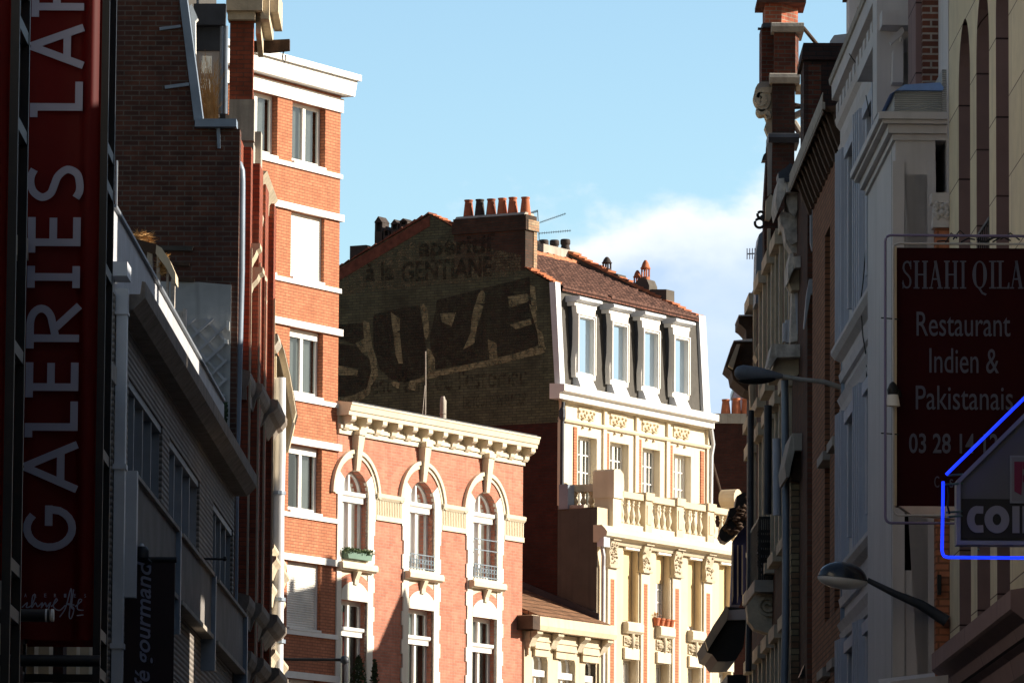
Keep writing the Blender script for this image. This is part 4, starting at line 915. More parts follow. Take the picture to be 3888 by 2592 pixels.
# ================================================================== painted advertisement on the gable (thin coats of paint on the bricks)
PAINT = brick('faded_black_paint', (.038, .033, .026), (.058, .037, .027), (.028, .028, .024), stain=(.09, .09, .06), stain_amt=.45, contrast=1.5, alpha=(.34, .66, .10, .95))
PALE = brick('faded_yellow_paint', (.36, .34, .19), (.29, .275, .16), (.18, .175, .115), stain=(.12, .11, .07), stain_amt=.45, contrast=1.3, alpha=(.36, .54, .25, .9))
FADE = brick('ghost_letter_paint', (.06, .052, .038), (.08, .058, .04), (.045, .045, .04), stain=(.12, .11, .07), stain_amt=.3, contrast=1.5, alpha=(.44, .62, .05, .62))
GHOST = brick('ghost_pale_paint', (.22, .20, .12), (.18, .165, .10), (.10, .10, .07), stain=(.10, .10, .07), stain_amt=.5, contrast=1.5, alpha=(.40, .65, .1, .8))
mur = Place('painted_advertisement', 'huge faded advert lettering painted on the dark gable of the mansard house', 'painted advert', PB + Vector((0, 0, zred)), ROW)
def mpoly(pts, lift, mb):
    mb.sheet([mur.g(*f(x, y), -lift) for (f, x, y) in pts], [], lambda u, v, d: (-lift, u, v))
def P1(*l): return [(M1, x, y) for x, y in l]
def P2(*l): return [(M2, x, y) for x, y in l]
dk = MB()
mpoly(P1((1065, 1150), (1590, 1015), (1990, 915), (2010, 1120)) + P2((2060, 200), (2075, 425), (1850, 500), (1665, 535), (1590, 560), (1300, 620), (1060, 660), (1010, 560), (1000, 330), (1050, 100)), .004, dk)
mpoly(P1((440, 1290), (600, 1250), (760, 1215), (900, 1205)) + P2((910, 120), (960, 440), (945, 700), (880, 760), (760, 790), (620, 760), (500, 660), (440, 430), (430, 250)), .004, dk)
mpoly(P1((85, 1390), (335, 1375)) + P2((350, 350), (270, 420), (85, 350)), .004, dk); mpoly(P2((85, 400), (270, 430), (400, 560), (420, 760), (390, 900), (85, 930), (85, 720), (280, 720), (290, 650), (85, 620)), .004, dk)
dk.build('black_letters', PAINT, mur)
pl_ = MB()
for pts in ([(335, 170), (395, 190), (425, 420), (470, 560), (485, 720), (410, 830), (405, 900), (360, 890), (395, 760), (420, 660), (400, 560), (370, 470), (330, 500), (260, 400), (345, 350)],
            [(90, 622), (200, 635), (285, 670), (275, 720), (90, 712)], [(90, 950), (250, 910), (350, 850), (400, 900), (300, 980), (90, 990)],
            [(612, 90), (650, 120), (705, 150), (700, 270), (640, 310), (625, 250)], [(640, 310), (700, 290), (730, 600), (690, 600), (655, 500)],
            [(905, 20), (940, 5), (975, 60), (995, 300), (960, 370), (945, 330)], [(965, 440), (1010, 470), (1050, 560), (1050, 690), (985, 700), (985, 560)],
            [(1100, 105), (1260, 95), (1215, 230), (1120, 190)],
            [(1450, 0), (1530, 30), (1500, 140), (1465, 240), (1440, 400), (1330, 460), (1400, 300), (1415, 130)],
            [(1572, 360), (1660, 400), (1670, 545), (1590, 562)],
            [(1790, 215), (1995, 155), (2010, 210), (1850, 260)], [(1985, 10), (2050, 60), (2070, 260), (2120, 300), (2145, 485), (2080, 435), (2065, 290), (2010, 110)],
            [(1000, 690), (1300, 625), (1600, 562), (1850, 500), (2080, 420), (2150, 440), (2140, 495), (1860, 560), (1660, 610), (1400, 660), (1130, 715), (1020, 745), (870, 800), (850, 870), (780, 850), (800, 770), (940, 740)],
            [(600, 770), (700, 790), (690, 850), (640, 830)]):
    mpoly(P2(*pts), .008, pl_)
mpoly(P1((1520, 1040), (1545, 1080), (1540, 1180), (1450, 1180), (1480, 1090)), .008, pl_); mpoly(P1((1770, 1110), (1960, 1085), (1985, 1100), (1975, 1160), (1790, 1225)), .008, pl_); mpoly(P1((1990, 1000), (2040, 1010), (2065, 1250), (2010, 1240)), .008, pl_)
pl_.build('pale_shading', PALE, mur)
def mtext(txt, f, x0, y0, x1, y1, fat=.02, lift=.005, nm='lettering', mat=None, sh=0.0):
    a = mur.g(*f(x0, y0), -lift); c = mur.g(*f(x1, y1), -lift)
    t = text_mb(txt, 0, 1, 0, 1, 0, 0, shear=sh, fat=fat)
    fs = []
    v = [(-lift, a[0] + (c[0] - a[0]) * p[0], c[1] + (a[1] - c[1]) * p[2]) for p in t.v]
    t.v = v; t.build(nm, mat or FADE, mur)
WORN = brick('worn_letter_paint', (.04, .036, .027), (.055, .04, .03), (.03, .03, .026), stain=(.09, .095, .06), stain_amt=.35, contrast=1.5, alpha=(.40, .64, .08, .72))
mtext('apéritif', M1, 890, 530, 1640, 730, .035, mat=WORN); mtext('à la', M1, 365, 780, 640, 950, .035, mat=WORN); mtext('GENTIANE', M1, 715, 770, 1615, 915, .035, mat=WORN)
mtext("c'est l'ami de l'estomac", M2, 300, 700, 1960, 820, .02, mat=FADE); mtext('DE TOUT BON BUVEUR', M2, 1330, 925, 1960, 1010, .02, mat=FADE)
g2 = MB(); mpoly(P1((700, 640), (820, 570), (1230, 560), (1900, 700), (1900, 900), (1500, 960), (400, 1060), (150, 1100), (150, 880), (420, 740)), .003, g2); g2.build('ghost_ground', GHOST, mur)

# ================================================================== low ochre house between the two
PY = P0 + RD * (arched_x if False else 0)
pl = Place('tmp', 'x', 'x', P0, ROW); x0y = pl.px((1991, 2400)); bpy.data.objects.remove(pl.o)
PY = P0 + RD * x0y
b = Place('low_house', 'low ochre house with stepped corbels and three arched windows under a tiled roof', 'building', PY, ROW)
XW = xc - x0y - .02
ZG = b.pz(M8(600, 960), -.4); ZW = ZG - .32
wins = [(118, 250, 1390), (372, 525, 1430), (640, 745, 1460)]
hol = []; cw = []
zsp_ = b.pz(M8(180, 1345)); zs0 = zsp_ - 2.1
for (x0, x1, yy) in wins:
    u0 = b.px(M8(x0, yy), .2); u1 = b.px(M8(x1, yy), .2); u1 += .1; c = (u0 + u1) / 2; h = (u1 - u0) / 2; cw.append((c, h))
    hol.append([(u0, zs0), (u1, zs0)] + [(c + h * math.cos(math.radians(t)), zsp_ + .62 * h * math.sin(math.radians(t))) for t in range(0, 181, 15)])
w = MB(); w.sheet([(0, 0), (XW, 0), (XW, ZW), (0, ZW)], hol, FX(0), .3); w.quad((0, 0, 0), (0, 4, 0), (0, 4, ZW), (0, 0, ZW)); w.build('wall', K['cream2'], b)
MB().quad((.05, .9, 0), (XW - .05, .9, 0), (XW - .05, .9, ZW), (.05, .9, ZW)).build('inner_wall', K['room'], b)
for (c, h) in cw:
    f = MB(); y = .17
    f.box(c - h, c - h + .07, y, y + .06, zs0, zsp_); f.box(c + h - .07, c + h, y, y + .06, zs0, zsp_); f.ring(c, zsp_, h - .07, h, 0, PI, y, y + .06, 12, ez=.62); f.box(c - .04, c + .04, y - .02, y + .05, zs0, zsp_ - .3)
    fo = f.build('window', K['white'], b); MB().box(c - h + .02, c + h - .02, y - .1, y + .05, zsp_ - .36, zsp_ - .2).build('transom', K['white'], fo)
    MB().sheet([(c - h, zs0), (c + h, zs0)] + [(c + h * math.cos(math.radians(t)), zsp_ + .62 * h * math.sin(math.radians(t))) for t in range(0, 181, 15)], [], FX(y + .03)).build('pane', K['glass'], fo)
    cu = MB()
    for i in range(8): cu.quad((c - h + h * .25 * i, y + .10 + .03 * (i % 2), zsp_ - .2), (c - h + h * .25 * (i + 1), y + .10 + .03 * ((i + 1) % 2), zsp_ - .2), (c - h + h * .25 * (i + 1), y + .10 + .03 * ((i + 1) % 2), zsp_ + .2), (c - h + h * .25 * i, y + .10 + .03 * (i % 2), zsp_ + .2))
    cu.build('curtain', K['curtain'], fo, smooth=60, weld=True)
# stepped corbelling between dark slots
cb = MB(); xs4 = [b.px(M8(x, 1100), -.15) for x in (190, 400, 665, 890)]
zt_ = ZW
for i in range(4):
    a = 0 if i == 0 else xs4[i - 1] + .12; e = xs4[i] - .16 if i < 4 else XW
    if i == 0: a = .02
    cb.box(a, e, -.16, .02, zt_ - .24, zt_ - .02)
    cb.box(a + .06, e + .05, -.13, .02, zt_ - .42, zt_ - .243); cb.box(a + .14, e + .08, -.08, .02, zt_ - .60, zt_ - .423)
cb.build('corbel_table', K['cream2'], b)
for xq in xs4:
    k = MB(); k.yz([(.02, ZW - .42), (-.12, ZW - .38), (-.22, ZW - .18), (-.36, ZW - .08), (-.36, ZW - .01), (.02, ZW - .01)], xq - .13, xq + .15); k.build('bracket', K['carved'], b)
gt = MB(); gt.yz([(.1, ZW + .002), (-.42, ZW + .002), (-.46, ZW + .12), (-.44, ZG), (-.40, ZG + .04), (.1, ZG + .04)], b.px(M8(195, 960), -.45), XW + .28); gt.build('cornice', K['cream2'], b)
MB().box(-.02, b.px(M8(190, 960), -.45) - .005, -.46, .0, ZW + .002, ZG + .02).build('gutter_end', K['darkwood'], b)
ya, za = b.g(*M8(100, 650), XW); r = MB(); r.hexa([(-.0, -.40, ZG - .05), (XW - .01, -.40, ZG - .05), (XW - .01, 4.5, ZG - .05 + (za - ZG) / (ya + .4) * 4.9), (0, 4.5, ZG - .05 + (za - ZG) / (ya + .4) * 4.9), (-.0, -.42, ZG + .05), (XW - .01, -.42, ZG + .05), (XW - .01, 4.5, ZG + .05 + (za - ZG) / (ya + .4) * 4.9), (0, 4.5, ZG + .05 + (za - ZG) / (ya + .4) * 4.9)]); r.build('roof', K['tilebrown'], b)
fl = MB(); q = (za - ZG) / (ya + .4); fl.yz([(-.1, ZG + .05 + q * .3), (4.4, ZG + .05 + q * 4.8), (4.4, ZG + .22 + q * 4.8), (-.1, ZG + .22 + q * .3)], XW - .05, XW - .012); fl.build('flashing', K['lead'], b)

# ================================================================== far brick house with pots, and the pink block beyond
pt = at(2757, 1570, 172); zt = pt.z; xL = at(2700, 1570, 172).x; xRr = at(2900, 1570, 172).x
b = Place('brick_house', 'dark brick house end with three terracotta pots behind the mansard house', 'building', Vector((xL, 172, 0)), 0)
W_ = xRr - xL
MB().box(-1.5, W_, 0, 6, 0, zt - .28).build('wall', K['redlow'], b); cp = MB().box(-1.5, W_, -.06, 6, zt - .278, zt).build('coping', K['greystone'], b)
for (x, yt) in ((2105, 955), (2210, 945), (2305, 950)):
    q = at(*M6(x, 1100), 172.4); q1 = at(*M6(x, yt), 172.4); h = q1.z - zt
    MB().lathe(q.x - xL, .4, [(.145, zt), (.14, zt + .08), (.10, zt + h - .06), (.115, zt + h - .05), (.115, zt + h), (.06, zt + h)], 14).build('chimney_pot', K['terra'], b, smooth=40)
q = at(*M6(2250, 950), 260); q1 = at(*M6(2250, 815), 260)
b = Place('pink_tower_block', 'pale pink block glimpsed far away above the terracotta pots', 'building', Vector((at(*M6(2212, 900), 260).x, 260, 0)), 0)
MB().box(0, 6, 0, 6, 0, q1.z).build('wall', plain('pale_pink_render', (.62, .44, .46), .9, .1, 1), b); MB().box(-.05, 6.05, -.05, 6.05, q1.z + .002, q1.z + .25).build('parapet', K['palezinc'], b)
# stay rod between beige front and the far wall
a = at(*M7(1965, 230), 163); e = at(*M7(2082, 655), 161.5)
t = Place('stay_rod', 'thin slanting brown rod from the mansard house corner down to its terrace', 'rod', e, 0)
d = a - e; MB().tube([(0, 0, 0), tuple(d)], .03, 6).build('rod', K['darkwood'], t)
# aerial on the ridge
pa_ = at(*M5(128, 552), 160)
t = Place('television_aerial', 'thin television aerial with two long arms beside the big chimney', 'aerial', pa_, 0)
def rel(x, y): v = at(*M5(x, y), 160) - pa_; return (v.x, v.y, v.z)
MB().tube([rel(128, 640), rel(108, 262)], .012, 6).build('mast', K['iron'], t)
for (p, q_) in (((20, 292), (112, 262)), ((112, 385), (388, 290)), ((118, 487), (440, 458))):
    ar = MB(); A = Vector(rel(*p)); E = Vector(rel(*q_)); ar.tube([A, E], .008, 5); n = 14
    for i in range(n):
        c = A + (E - A) * ((i + .5) / n); ar.tube([c + Vector((0, -.22, -.0)), c + Vector((0, .22, .0))], .005, 4)
        ar.tube([c + Vector((0, 0, -.035)), c + Vector((0, 0, .035))], .005, 4)
    ar.build('arm', K['iron'], t)
# ================================================================== left side of the street
LT = math.atan(.01436)
def PLf(Y): return Vector((-4.22 + .01436 * (Y - 93), Y, 0))
# --- department store wall, mostly outside the frame
b = Place('department_store', 'department store front, pale to bounce light, behind the tall red banners at the left edge', 'building', PLf(30), -LT)
w = MB(); w.box(-9, 0, -110, 26.5, 4.2, 13.5); w.build('wall', K['bouncestone'], b); MB().box(-9, -.05, -110, 26.5, 0, 4.198).build('shop_front', K['black'], b)  # run behind the camera added to block low sky light
for k in range(14):
    y = 22.5 - 4.2 * k
    f = MB(); f.box(-.02, .06, y - .12, y, 5.2, 12.4); f.box(-.02, .06, y + 2.4, y + 2.52, 5.2, 12.4); f.box(-.02, .09, y - .12, y + 2.52, 12.403, 12.6); f.box(-.02, .05, y, y + 2.4, 8.6, 8.9); wo = f.build('window', K['alu'], b); MB().quad((.012, y, 5.2), (.012, y + 2.4, 5.2), (.012, y + 2.4, 12.4), (.012, y, 12.4)).build('pane', K['palezinc'], wo)  # panes are pale sheet instead of glass, to bounce light
MB().box(-9, .12, -110, 26.0, 3.6, 4.1).build('canopy', K['alu'], b)
# --- stone shop between the store and the grey block, glimpsed under the banner
b = Place('stone_shop', 'narrow stone shop front with pale pilasters glimpsed under the red banner', 'building', PLf(57.6), -LT)
MB().box(-8, -.05, 0, 11.2, 0, 9.2).build('wall', K['greystone'], b)
for i in range(7):
    MB().box(-.048, .06, .25 + i * 1.6, .7 + i * 1.6, 0, 9.0).build('pilaster', K['cream2'] if i % 3 else K['redlow'], b)
MB().box(-.2, .08, 0, 11.2, 9.203, 9.4).build('cornice', K['greystone'], b)

# --- tall banner towers
TB = 58.0
pb = PLf(TB)
b = Place('banner_tower', 'fully visible one of the two tall dark red banners, its large pale letters reading upwards', 'banner', Vector((0, TB, 0)), 0)
x0, x1 = b.px((93, 1200)), b.px((367, 1200)); z0 = b.pz((220, 2428)); z1 = 13.2
fab = MB(); n = 30
def bil(t): return -.085 * math.sin(max(0, (t - .74) / .26) * PI) - .012 * math.sin(t * 9) + .05 * (t - .5)
for i in range(n):
    a, e = i / n, (i + 1) / n; fab.quad((x0 + (x1 - x0) * a, bil(a), z0), (x0 + (x1 - x0) * e, bil(e), z0), (x0 + (x1 - x0) * e, bil(e), z1), (x0 + (x1 - x0) * a, bil(a), z1))
fo = fab.build('fabric', K['bannerred'], b, smooth=60, weld=True)
fr = MB(); DP = 1.05
for (x, y) in ((x0 - .05, .04), (x1 + .045, .04), (x0 - .05, DP), (x1 + .045, DP)): fr.box(x - .035, x + .035, y - .035, y + .035, 2.6, z1 + .2)
hz = [b.pz((376, y)) for y in (548, 690, 1010, 1715, 2400)] + [z0 - .3]
for z in hz:
    for x in (x0 - .05, x1 + .045): fr.box(x - .028, x + .028, .075, DP - .035, z - .05, z + .05)
    fr.box(x0 - .015, x1 + .01, DP - .03, DP + .03, z - .04, z + .04)
fr.build('steel_frame', K['black'], b)
back = MB(); back.quad((x0, DP - .08, z0), (x1, DP - .08, z0), (x1, DP - .08, z1), (x0, DP - .08, z1)); back.build('back_fabric', K['bannerred'], b)
# letters: strokes in (u, v): u runs up the banner, v from the base line (right) to the tops (left)
xb_, cap = b.px((300, 1200)), (b.px((300, 1200)) - b.px((100, 1200))); xb_ += .008
SW = .072
def zy(y): return b.pz((200, y))
def rotl(z, pts): return [(xb_ - v * cap, z + u) for (u, v) in pts]
def letter(mb, z, strokes, w=SW, lift=0.0):
    for k, s in enumerate(strokes): 
        P = rotl(z, s); mb.stroke(P, w, -.075 - lift - .0011 * k, -.062 - lift)
h2 = SW / 2 / cap; W1 = .25; SR = .10
def Lg(z, up): return [[(0, 0 - 0), (0, 1)], [(-.036, h2), (up, h2)], [(-SR, 1 - h2), (.036, 1 - h2)]]
def Eg(z, up): return [[(0, 0), (0, 1)], [(-.036, h2), (up, h2)], [(.0, .52), (up * .98, .52)], [(-SR, 1 - h2), (up, 1 - h2)]]
def Ig(): return [[(0, 0), (0, 1)], [(-.105, h2), (.105, h2)], [(-.105, 1 - h2), (.105, 1 - h2)]]
def Ag(hw_): return [[(-hw_ + .03, 0), (0, 1)], [(hw_ - .03, 0), (0, 1)], [(-hw_ * .66, .31), (hw_ * .66, .31)]]
def smooth_line(p, n=5):
    o = []
    for i in range(len(p) - 1):
        a, b_, c_, d_ = Vector(p[max(i - 1, 0)]), Vector(p[i]), Vector(p[i + 1]), Vector(p[min(i + 2, len(p) - 1)])
        for k in range(n):
            t = k / n; o.append(tuple(.5 * (2 * b_ + (c_ - a) * t + (2 * a - 5 * b_ + 4 * c_ - d_) * t * t + (3 * b_ - a - 3 * c_ + d_) * t ** 3)))
    return o + [tuple(p[-1])]
letters = []
def parc(cu, cv, ru, rv, a0, a1, n=18): return [(cu + ru * math.cos(math.radians(a0 + (a1 - a0) * i / n)), cv + rv * math.sin(math.radians(a0 + (a1 - a0) * i / n))) for i in range(n + 1)]
def up_of(ys, ye): return zy(ye) - zy(ys)
def put(strokes, z, nm='letter'):
    mb = MB(); letter(mb, z, strokes); mb.build(nm, K['lettergrey'], fo)
gr = (zy(1919) - zy(2093)) / 2 - SW / 2; gc = zy(2006)
put([parc(0, .5, gr, .5 - h2, 50, 318 + 14)[::1] + [(gr, .46)], [(gr + .036, .46), (.02, .46)]] if False else [parc(0, .5, gr, .5 - h2, 48, 335) + [(gr * .98, .52)], [(gr * .98 + .036, .52), (gr * .12, .52)]], gc)
put(Ag(.245), zy(1774)); put(Lg(0, up_of(1623, 1526)), zy(1623)); put(Eg(0, up_of(1472, 1379)), zy(1472))
zr_ = zy(1287); br = up_of(1287, 1169)
put([[(0, 0), (0, 1)], [(-SR, 1 - h2), (br * .45, 1 - h2)] + parc(br * .45, .72, br * .5, .28 - h2, 80, -80, 12) + [(.0, .44 + .0)], [(br * .35, .44), (br * 1.05, 0)]], zr_)
put(Ig(), zy(1055)); put(Eg(0, up_of(924, 829)), zy(924))
sc_ = zy(701); sr = (zy(634) - zy(769)) / 2 - SW / 2
_S = [(.98, .90), (.55, .955), (.0, .965), (-.62, .90), (-.98, .74), (-.70, .585), (-.1, .515), (.55, .44), (1.0, .27), (.72, .09), (.05, .033), (-.55, .035), (-1.0, .10)]
put([[(a * sr, v) for a, v in smooth_line(_S, 5)]], sc_)
put(Lg(0, up_of(411, 315)), zy(411)); put(Ag(.215), zy(181)); put([[(0, 0), (0, 1)], [(0, .52), (.24, .52)], [(-SR, 1 - h2), (.24, 1 - h2)]], zy(31))
put(Ag(.215), zy(31) + .52); put([[(0, 0), (0, .45), (.14, 1)], [(0, .45), (-.14, 1)]], zy(31) + 1.0)
# small printed line and signature at the foot
zs = b.pz((200, A3(0, 998)[1])); xs0, xs1 = b.px(A3(150, 980)), b.px(A3(570, 980))
for i, ch in enumerate('GALERIES'):
    cw_ = .022; xx = xs0 - .06 + (xs1 - xs0 + .06) * i / 7; text_mb(ch, xx - cw_ / 2, xx + cw_ / 2, zs, zs + .035, -.072, -.064).build('small_letter', K['lettergrey'], fo)
def sg(*pts): return [b.p(*A3(x, y)) for x, y in pts]
sig = MB()
for k, s in enumerate(([(150, 1065), (185, 1035), (180, 1065), (215, 1050), (240, 985), (222, 990), (215, 1065), (240, 1035), (255, 1060), (285, 1035), (280, 1065), (305, 1035), (315, 1060), (340, 1035), (320, 1090)], [(345, 1060), (385, 1020), (375, 1010), (360, 1060), (400, 1085), (440, 1050)], [(400, 1130), (440, 1070), (470, 960), (480, 945), (478, 1000), (465, 1120), (480, 1135), (495, 1070), (450, 1040), (500, 1050)], [(495, 945), (480, 1060), (500, 1075)], [(505, 1060), (550, 1020), (530, 1015), (520, 1075), (560, 1085)], [(515, 1120), (560, 1115)])):
    MB().stroke(smooth_line(sg(*s)), .011, -.074 - .001 * k, -.064).build('signature_stroke', K['lettergrey'], fo)
tower = b
c = copy_tree(b.o); c.location = (-.035, 47.9, -.15); c['label'] = 'nearer dark red banner tower cut by the left edge of the frame'
# black tubes sticking out below the banner
for nm, lab, ya, yb_, xa_, xb2, Y in (('flag_pole', 'thick black tube with a banded tip crossing the banner foot at left', 2309, 2357, -80, 190, 54), ('flag_pole', 'thick black tube just under the lower end of the red banner', 2483, 2528, 45, 381, 57.5)):
    a = at(xa_, (ya + yb_) / 2, Y); e = at(xb2, (ya + yb_) / 2, Y); r = (at(0, ya, Y).z - at(0, yb_, Y).z) / 2
    t = Place(nm, lab, 'pole', Vector((a.x - .6, Y, a.z)), 0)
    MB().tube([(0, 0, 0), (e.x - a.x + .6, 0, 0)], r, 14).build('tube', K['black'], t, smooth=50)
    if Y == 54: MB().tube([(e.x - a.x + .56, 0, 0), (e.x - a.x + .575, 0, 0)], r * 1.05, 14).tube([(e.x - a.x + .61, 0, 0), (e.x - a.x + .635, 0, 0)], r * 1.03, 14).build('band', K['palezinc'], t)

# --- grey panelled block with the sheet parapet
YM = 69.2
b = Place('office_block', 'grey ribbed office block with ribbon windows and projecting ribbed panels', 'building', PLf(YM), -LT)
LM = 23.6
zg = b.gz(A2(845, 425), .28); zpar = b.gz(A2(1000, 425), -.02)
def gp(f, x, y, X=0.0): return b.g(*f(x, y), X)
zwt = gp(L3, 420, 430)[1]; zpt = gp(L3, 250, 722, .14)[1]; zpb = gp(L3, 250, 1130, .14)[1]
# ribbon windows
gr1 = (gp(A2, 852, 1100)[0], gp(A2, 1076, 1400)[0]); gr2 = (gp(L3, 72, 300)[0], gp(L3, 276, 400)[0]); gr3 = (gp(L3, 368, 450)[0], gp(L3, 500, 600)[0])
low = zpb - .95
holes = []
for (a, e) in (gr1, gr2, gr3):
    holes.append([(a, zpt - .25), (e, zpt - .25), (e, zwt), (a, zwt)]); holes.append([(a, low - 1.6), (e, low - 1.6), (e, low), (a, low)])
w = MB(); w.sheet([(0, 0), (LM, 0), (LM, zg), (0, zg)], holes, lambda u, v, d: (-d, u, v), .18); w.quad((0, 0, 0), (-9, 0, 0), (-9, 0, zg), (0, 0, zg)); w.quad((0, LM, 0), (-9, LM, 0), (-9, LM, zg), (0, LM, zg)); w.quad((0, 0, zg), (0, LM, zg), (-9, LM, zg), (-9, 0, zg)); w.build('wall', K['siding'], b)
MB().quad((-.8, .1, 0), (-.8, LM - .1, 0), (-.8, LM - .1, zg - .1), (-.8, .1, zg - .1)).build('inner_wall', K['room'], b)
for (a, e) in (gr1, gr2, gr3):
    for (za, ze) in ((zpt - .25, zwt), (low - 1.6, low)):
        f = MB(); n = 4
        for i in range(n + 1):
            y = a + (e - a) * i / n; f.box(-.14, -.04, y - .045, y + .045, za, ze)
        f.box(-.15, -.02, a, e, ze - .09, ze - .0); f.box(-.15, -.03, a, e, za, za + .08)
        fo = f.build('window', K['alu'], b); MB().quad((-.10, a, za), (-.10, e, za), (-.10, e, ze), (-.10, a, ze)).build('pane', K['glass'], fo)
# spandrel panels between blue grey posts
def gyp(f, x, y): return gp(f, x, y, .14)[0]
pa = [(gyp(A3, 890, 190), gyp(A3, 1175, 540)), (gyp(L3, 150, 590), gyp(L3, 357, 860)), (gyp(L3, 390, 900), gyp(L3, 570, 1115))]
for i, (a, e) in enumerate(pa):
    s = MB(); s.box(.0, .14, a, e, zpb, zpt); so_ = s.build('spandrel_panel', K['panel'], b)
    MB().box(-.02, .19, a - .02, e + .02, zpt + .002, zpt + .05).build('ledge', K['greystone'], so_)
    MB().box(.02, .18, a, e + .02, zpb - .06, zpb - .002).build('bottom_rail', K['greystone'], so_)
    MB().box(-.0, .20, e + .03, e + .2, zpb - .5, zpt + .02).build('post', K['zinc'], b)
MB().box(.0, .20, pa[0][0] - .22, pa[0][0] - .03, zpb - .6, zpt + .06).build('post', K['palezinc'], b)
# gutter, box downpipe, sheet parapet
gt = MB(); gt.xz([(.0, zg - .16), (.20, zg - .16), (.34, zg - .02), (.34, zg + .16), (.30, zg + .17), (.28, zg + .02), (.0, zg + .02)], .3, LM - .1); gt.build('gutter', K['gutterdark'], b)
yo = .35; hp = MB(); xa = b.px(A2(738, 380), yo - .5); xe = b.px(A2(842, 380), yo - .5); za = b.pz(A2(790, 430), yo - .5); ze = b.pz(A2(790, 335), yo - .5); hp.box(xa, xe, yo - .5, yo + .1, za, ze); hp.build('hopper', K['palezinc'], b)
dp = MB(); xa = b.px(A2(765, 600), yo - .3); xe = b.px(A2(846, 600), yo - .3); z2 = b.pz(A2(800, 512), yo - .3); z3 = b.pz(A2(800, 672), yo - .3)
dp.box(xa, xe, yo - .3, yo - .1, z3 + .01, z2); xa2 = b.px(A2(762, 900), yo - .3); dp.box(xa + .01, xe - .01, yo - .28, yo - .08, .2, z3); dp.box(xa - .005, xe + .005, yo - .305, yo - .07, z3 - .02, z3 + .01)
for y in (1770, 2450): 
    z = b.pz((445, y), yo - .3); dp.box(xa - .01, xe + .01, yo - .31, yo - .07, z - .03, z + .03)
dp.build('downpipe', K['palezinc'], b)
MB().box(b.px(A2(720, 900), .02), xa - .005, -.02, .25, 0, zg - .02).build('corner_quoin', K['siding'], b)
par = MB(); y = .05; i = 0
while y < LM - 3:
    par.box(-.06 - .004 * (i % 2), -.02, y, y + 1.02, zg + .022, zpar + .0); y += 1.0; i += 1
po_ = par.build('sheet_parapet', K['roofsheet'], b)
MB().box(-.10, .02, .0, LM - 2.9, zpar + .002, zpar + .04).build('coping', K['alu'], po_)
MB().box(-.035, -.015, .5, .53, zpar, zpar + .62).build('aerial_rod', K['palezinc'], b)
# weathered roof lantern frame on the block's roof
YQ = 84.0
t = Place('roof_frame', 'weathered timber frame with a curved pale top standing on the grey block roof', 'roof frame', Vector((at(*A2(1000, 500), YQ).x, YQ, zg + .02)), -LT)
def q2(*p): return [t.p(*A2(x, y)) for x, y in p]
f = MB(); f.xz(q2((870, 190), (1045, 240), (1040, 300), (860, 240)), -.25, .3); f.build('dark_rail', K['darkwood'], t)
f = MB(); f.xz(q2((1045, 245), (1080, 265), (1130, 340), (1170, 430), (1172, 495), (1150, 470), (1100, 380), (1040, 300)), -.3, .25); f.build('curved_top', K['cream2'], t)
for (p) in (((975, 235), (1010, 250), (1040, 520), (1000, 520)), ((1040, 300), (1062, 310), (1060, 560), (1035, 500)), ((1105, 400), (1120, 410), (1105, 600), (1088, 560)), ((1135, 450), (1160, 480), (1150, 690), (1120, 640))):
    f = MB(); pp = q2(*p); zf = 0.0; pp = [pp[0], pp[1], (pp[2][0], zf), (pp[3][0], zf)]; f.xz(pp, -.08, .06); f.build('post', K['peel'], t)
lf = MB()
for i in range(160):
    x, z = q2((random.uniform(880, 990), random.uniform(160, 215)))[0]; q = Vector((x, random.uniform(-.2, .2), z)); a = Vector((random.uniform(-1, 1), random.uniform(-1, 1), random.uniform(-.2, .8))).normalized() * .14; e = a.cross(Vector((.3, 1, .2))).normalized() * .006; lf.quad(q - a, q + e, q + a, q - e)
for i in range(140):
    x, z = q2((random.uniform(1055, 1095), random.uniform(300, 420)))[0]; q = Vector((x, random.uniform(-.1, .1), z)); a = Vector((random.uniform(-1, 1), random.uniform(-1, 1), random.uniform(-.8, .8))).normalized() * .10; e = a.cross(Vector((.3, 1, .2))).normalized() * .010; lf.quad(q - a, q + e, q + a, q - e)
lf.build('dry_creeper', K['grass'], t)
t = Place('wooden_post', 'short weathered wooden post standing on the parapet before the trellis', 'post', Vector((at(*L2(145, 760), 86).x, 86, zg)), -LT)
zt_ = t.pz(L2(150, 665)); MB().box(-.10, .04, -.08, .08, 0, zt_).box(.045, .09, -.1, .1, 0, zt_ + .03).build('post', K['peel'], t)
# --- cafe banner with spotlight
YC = 71.3
b = Place('cafe_banner', 'dark brown hanging banner with pale italic letters reading upwards', 'banner', Vector((at(567, 2300, YC).x, YC, 0)), 0)
x0, x1 = b.px((473, 2300)), b.px((662, 2300)); z1 = b.pz((567, 2128)); z0 = z1 - 2.3
fo = MB().box(x0, x1, 0, .03, z0, z1).build('fabric', K['cafebrown'], b)
MB().tube([(x0 - .3, .015, z1 + .015), (x1 + .02, .015, z1 + .015)], .035, 10).build('rod', K['black'], b)
MB().tube([(x0 - .3, .015, z0 - .015), (x1 + .02, .015, z0 - .015)], .03, 10).build('rod', K['black'], b)
xt0, xt1 = b.px(A3(905, 900)), b.px(A3(1040, 900)); zt0, zt1 = b.pz((567, 2690)), b.pz((567, A3(0, 752)[1]))
text_mb('café gourmand', xt0, xt1, zt0, zt1, -.012, -.002, shear=.28, fat=.012, up=True).build('lettering', K['lettergrey'], fo)
q = at(*A3(945, 700), YC - .3)
t = Place('spotlight', 'small black spotlight above the brown banner', 'spotlight', q, 0)
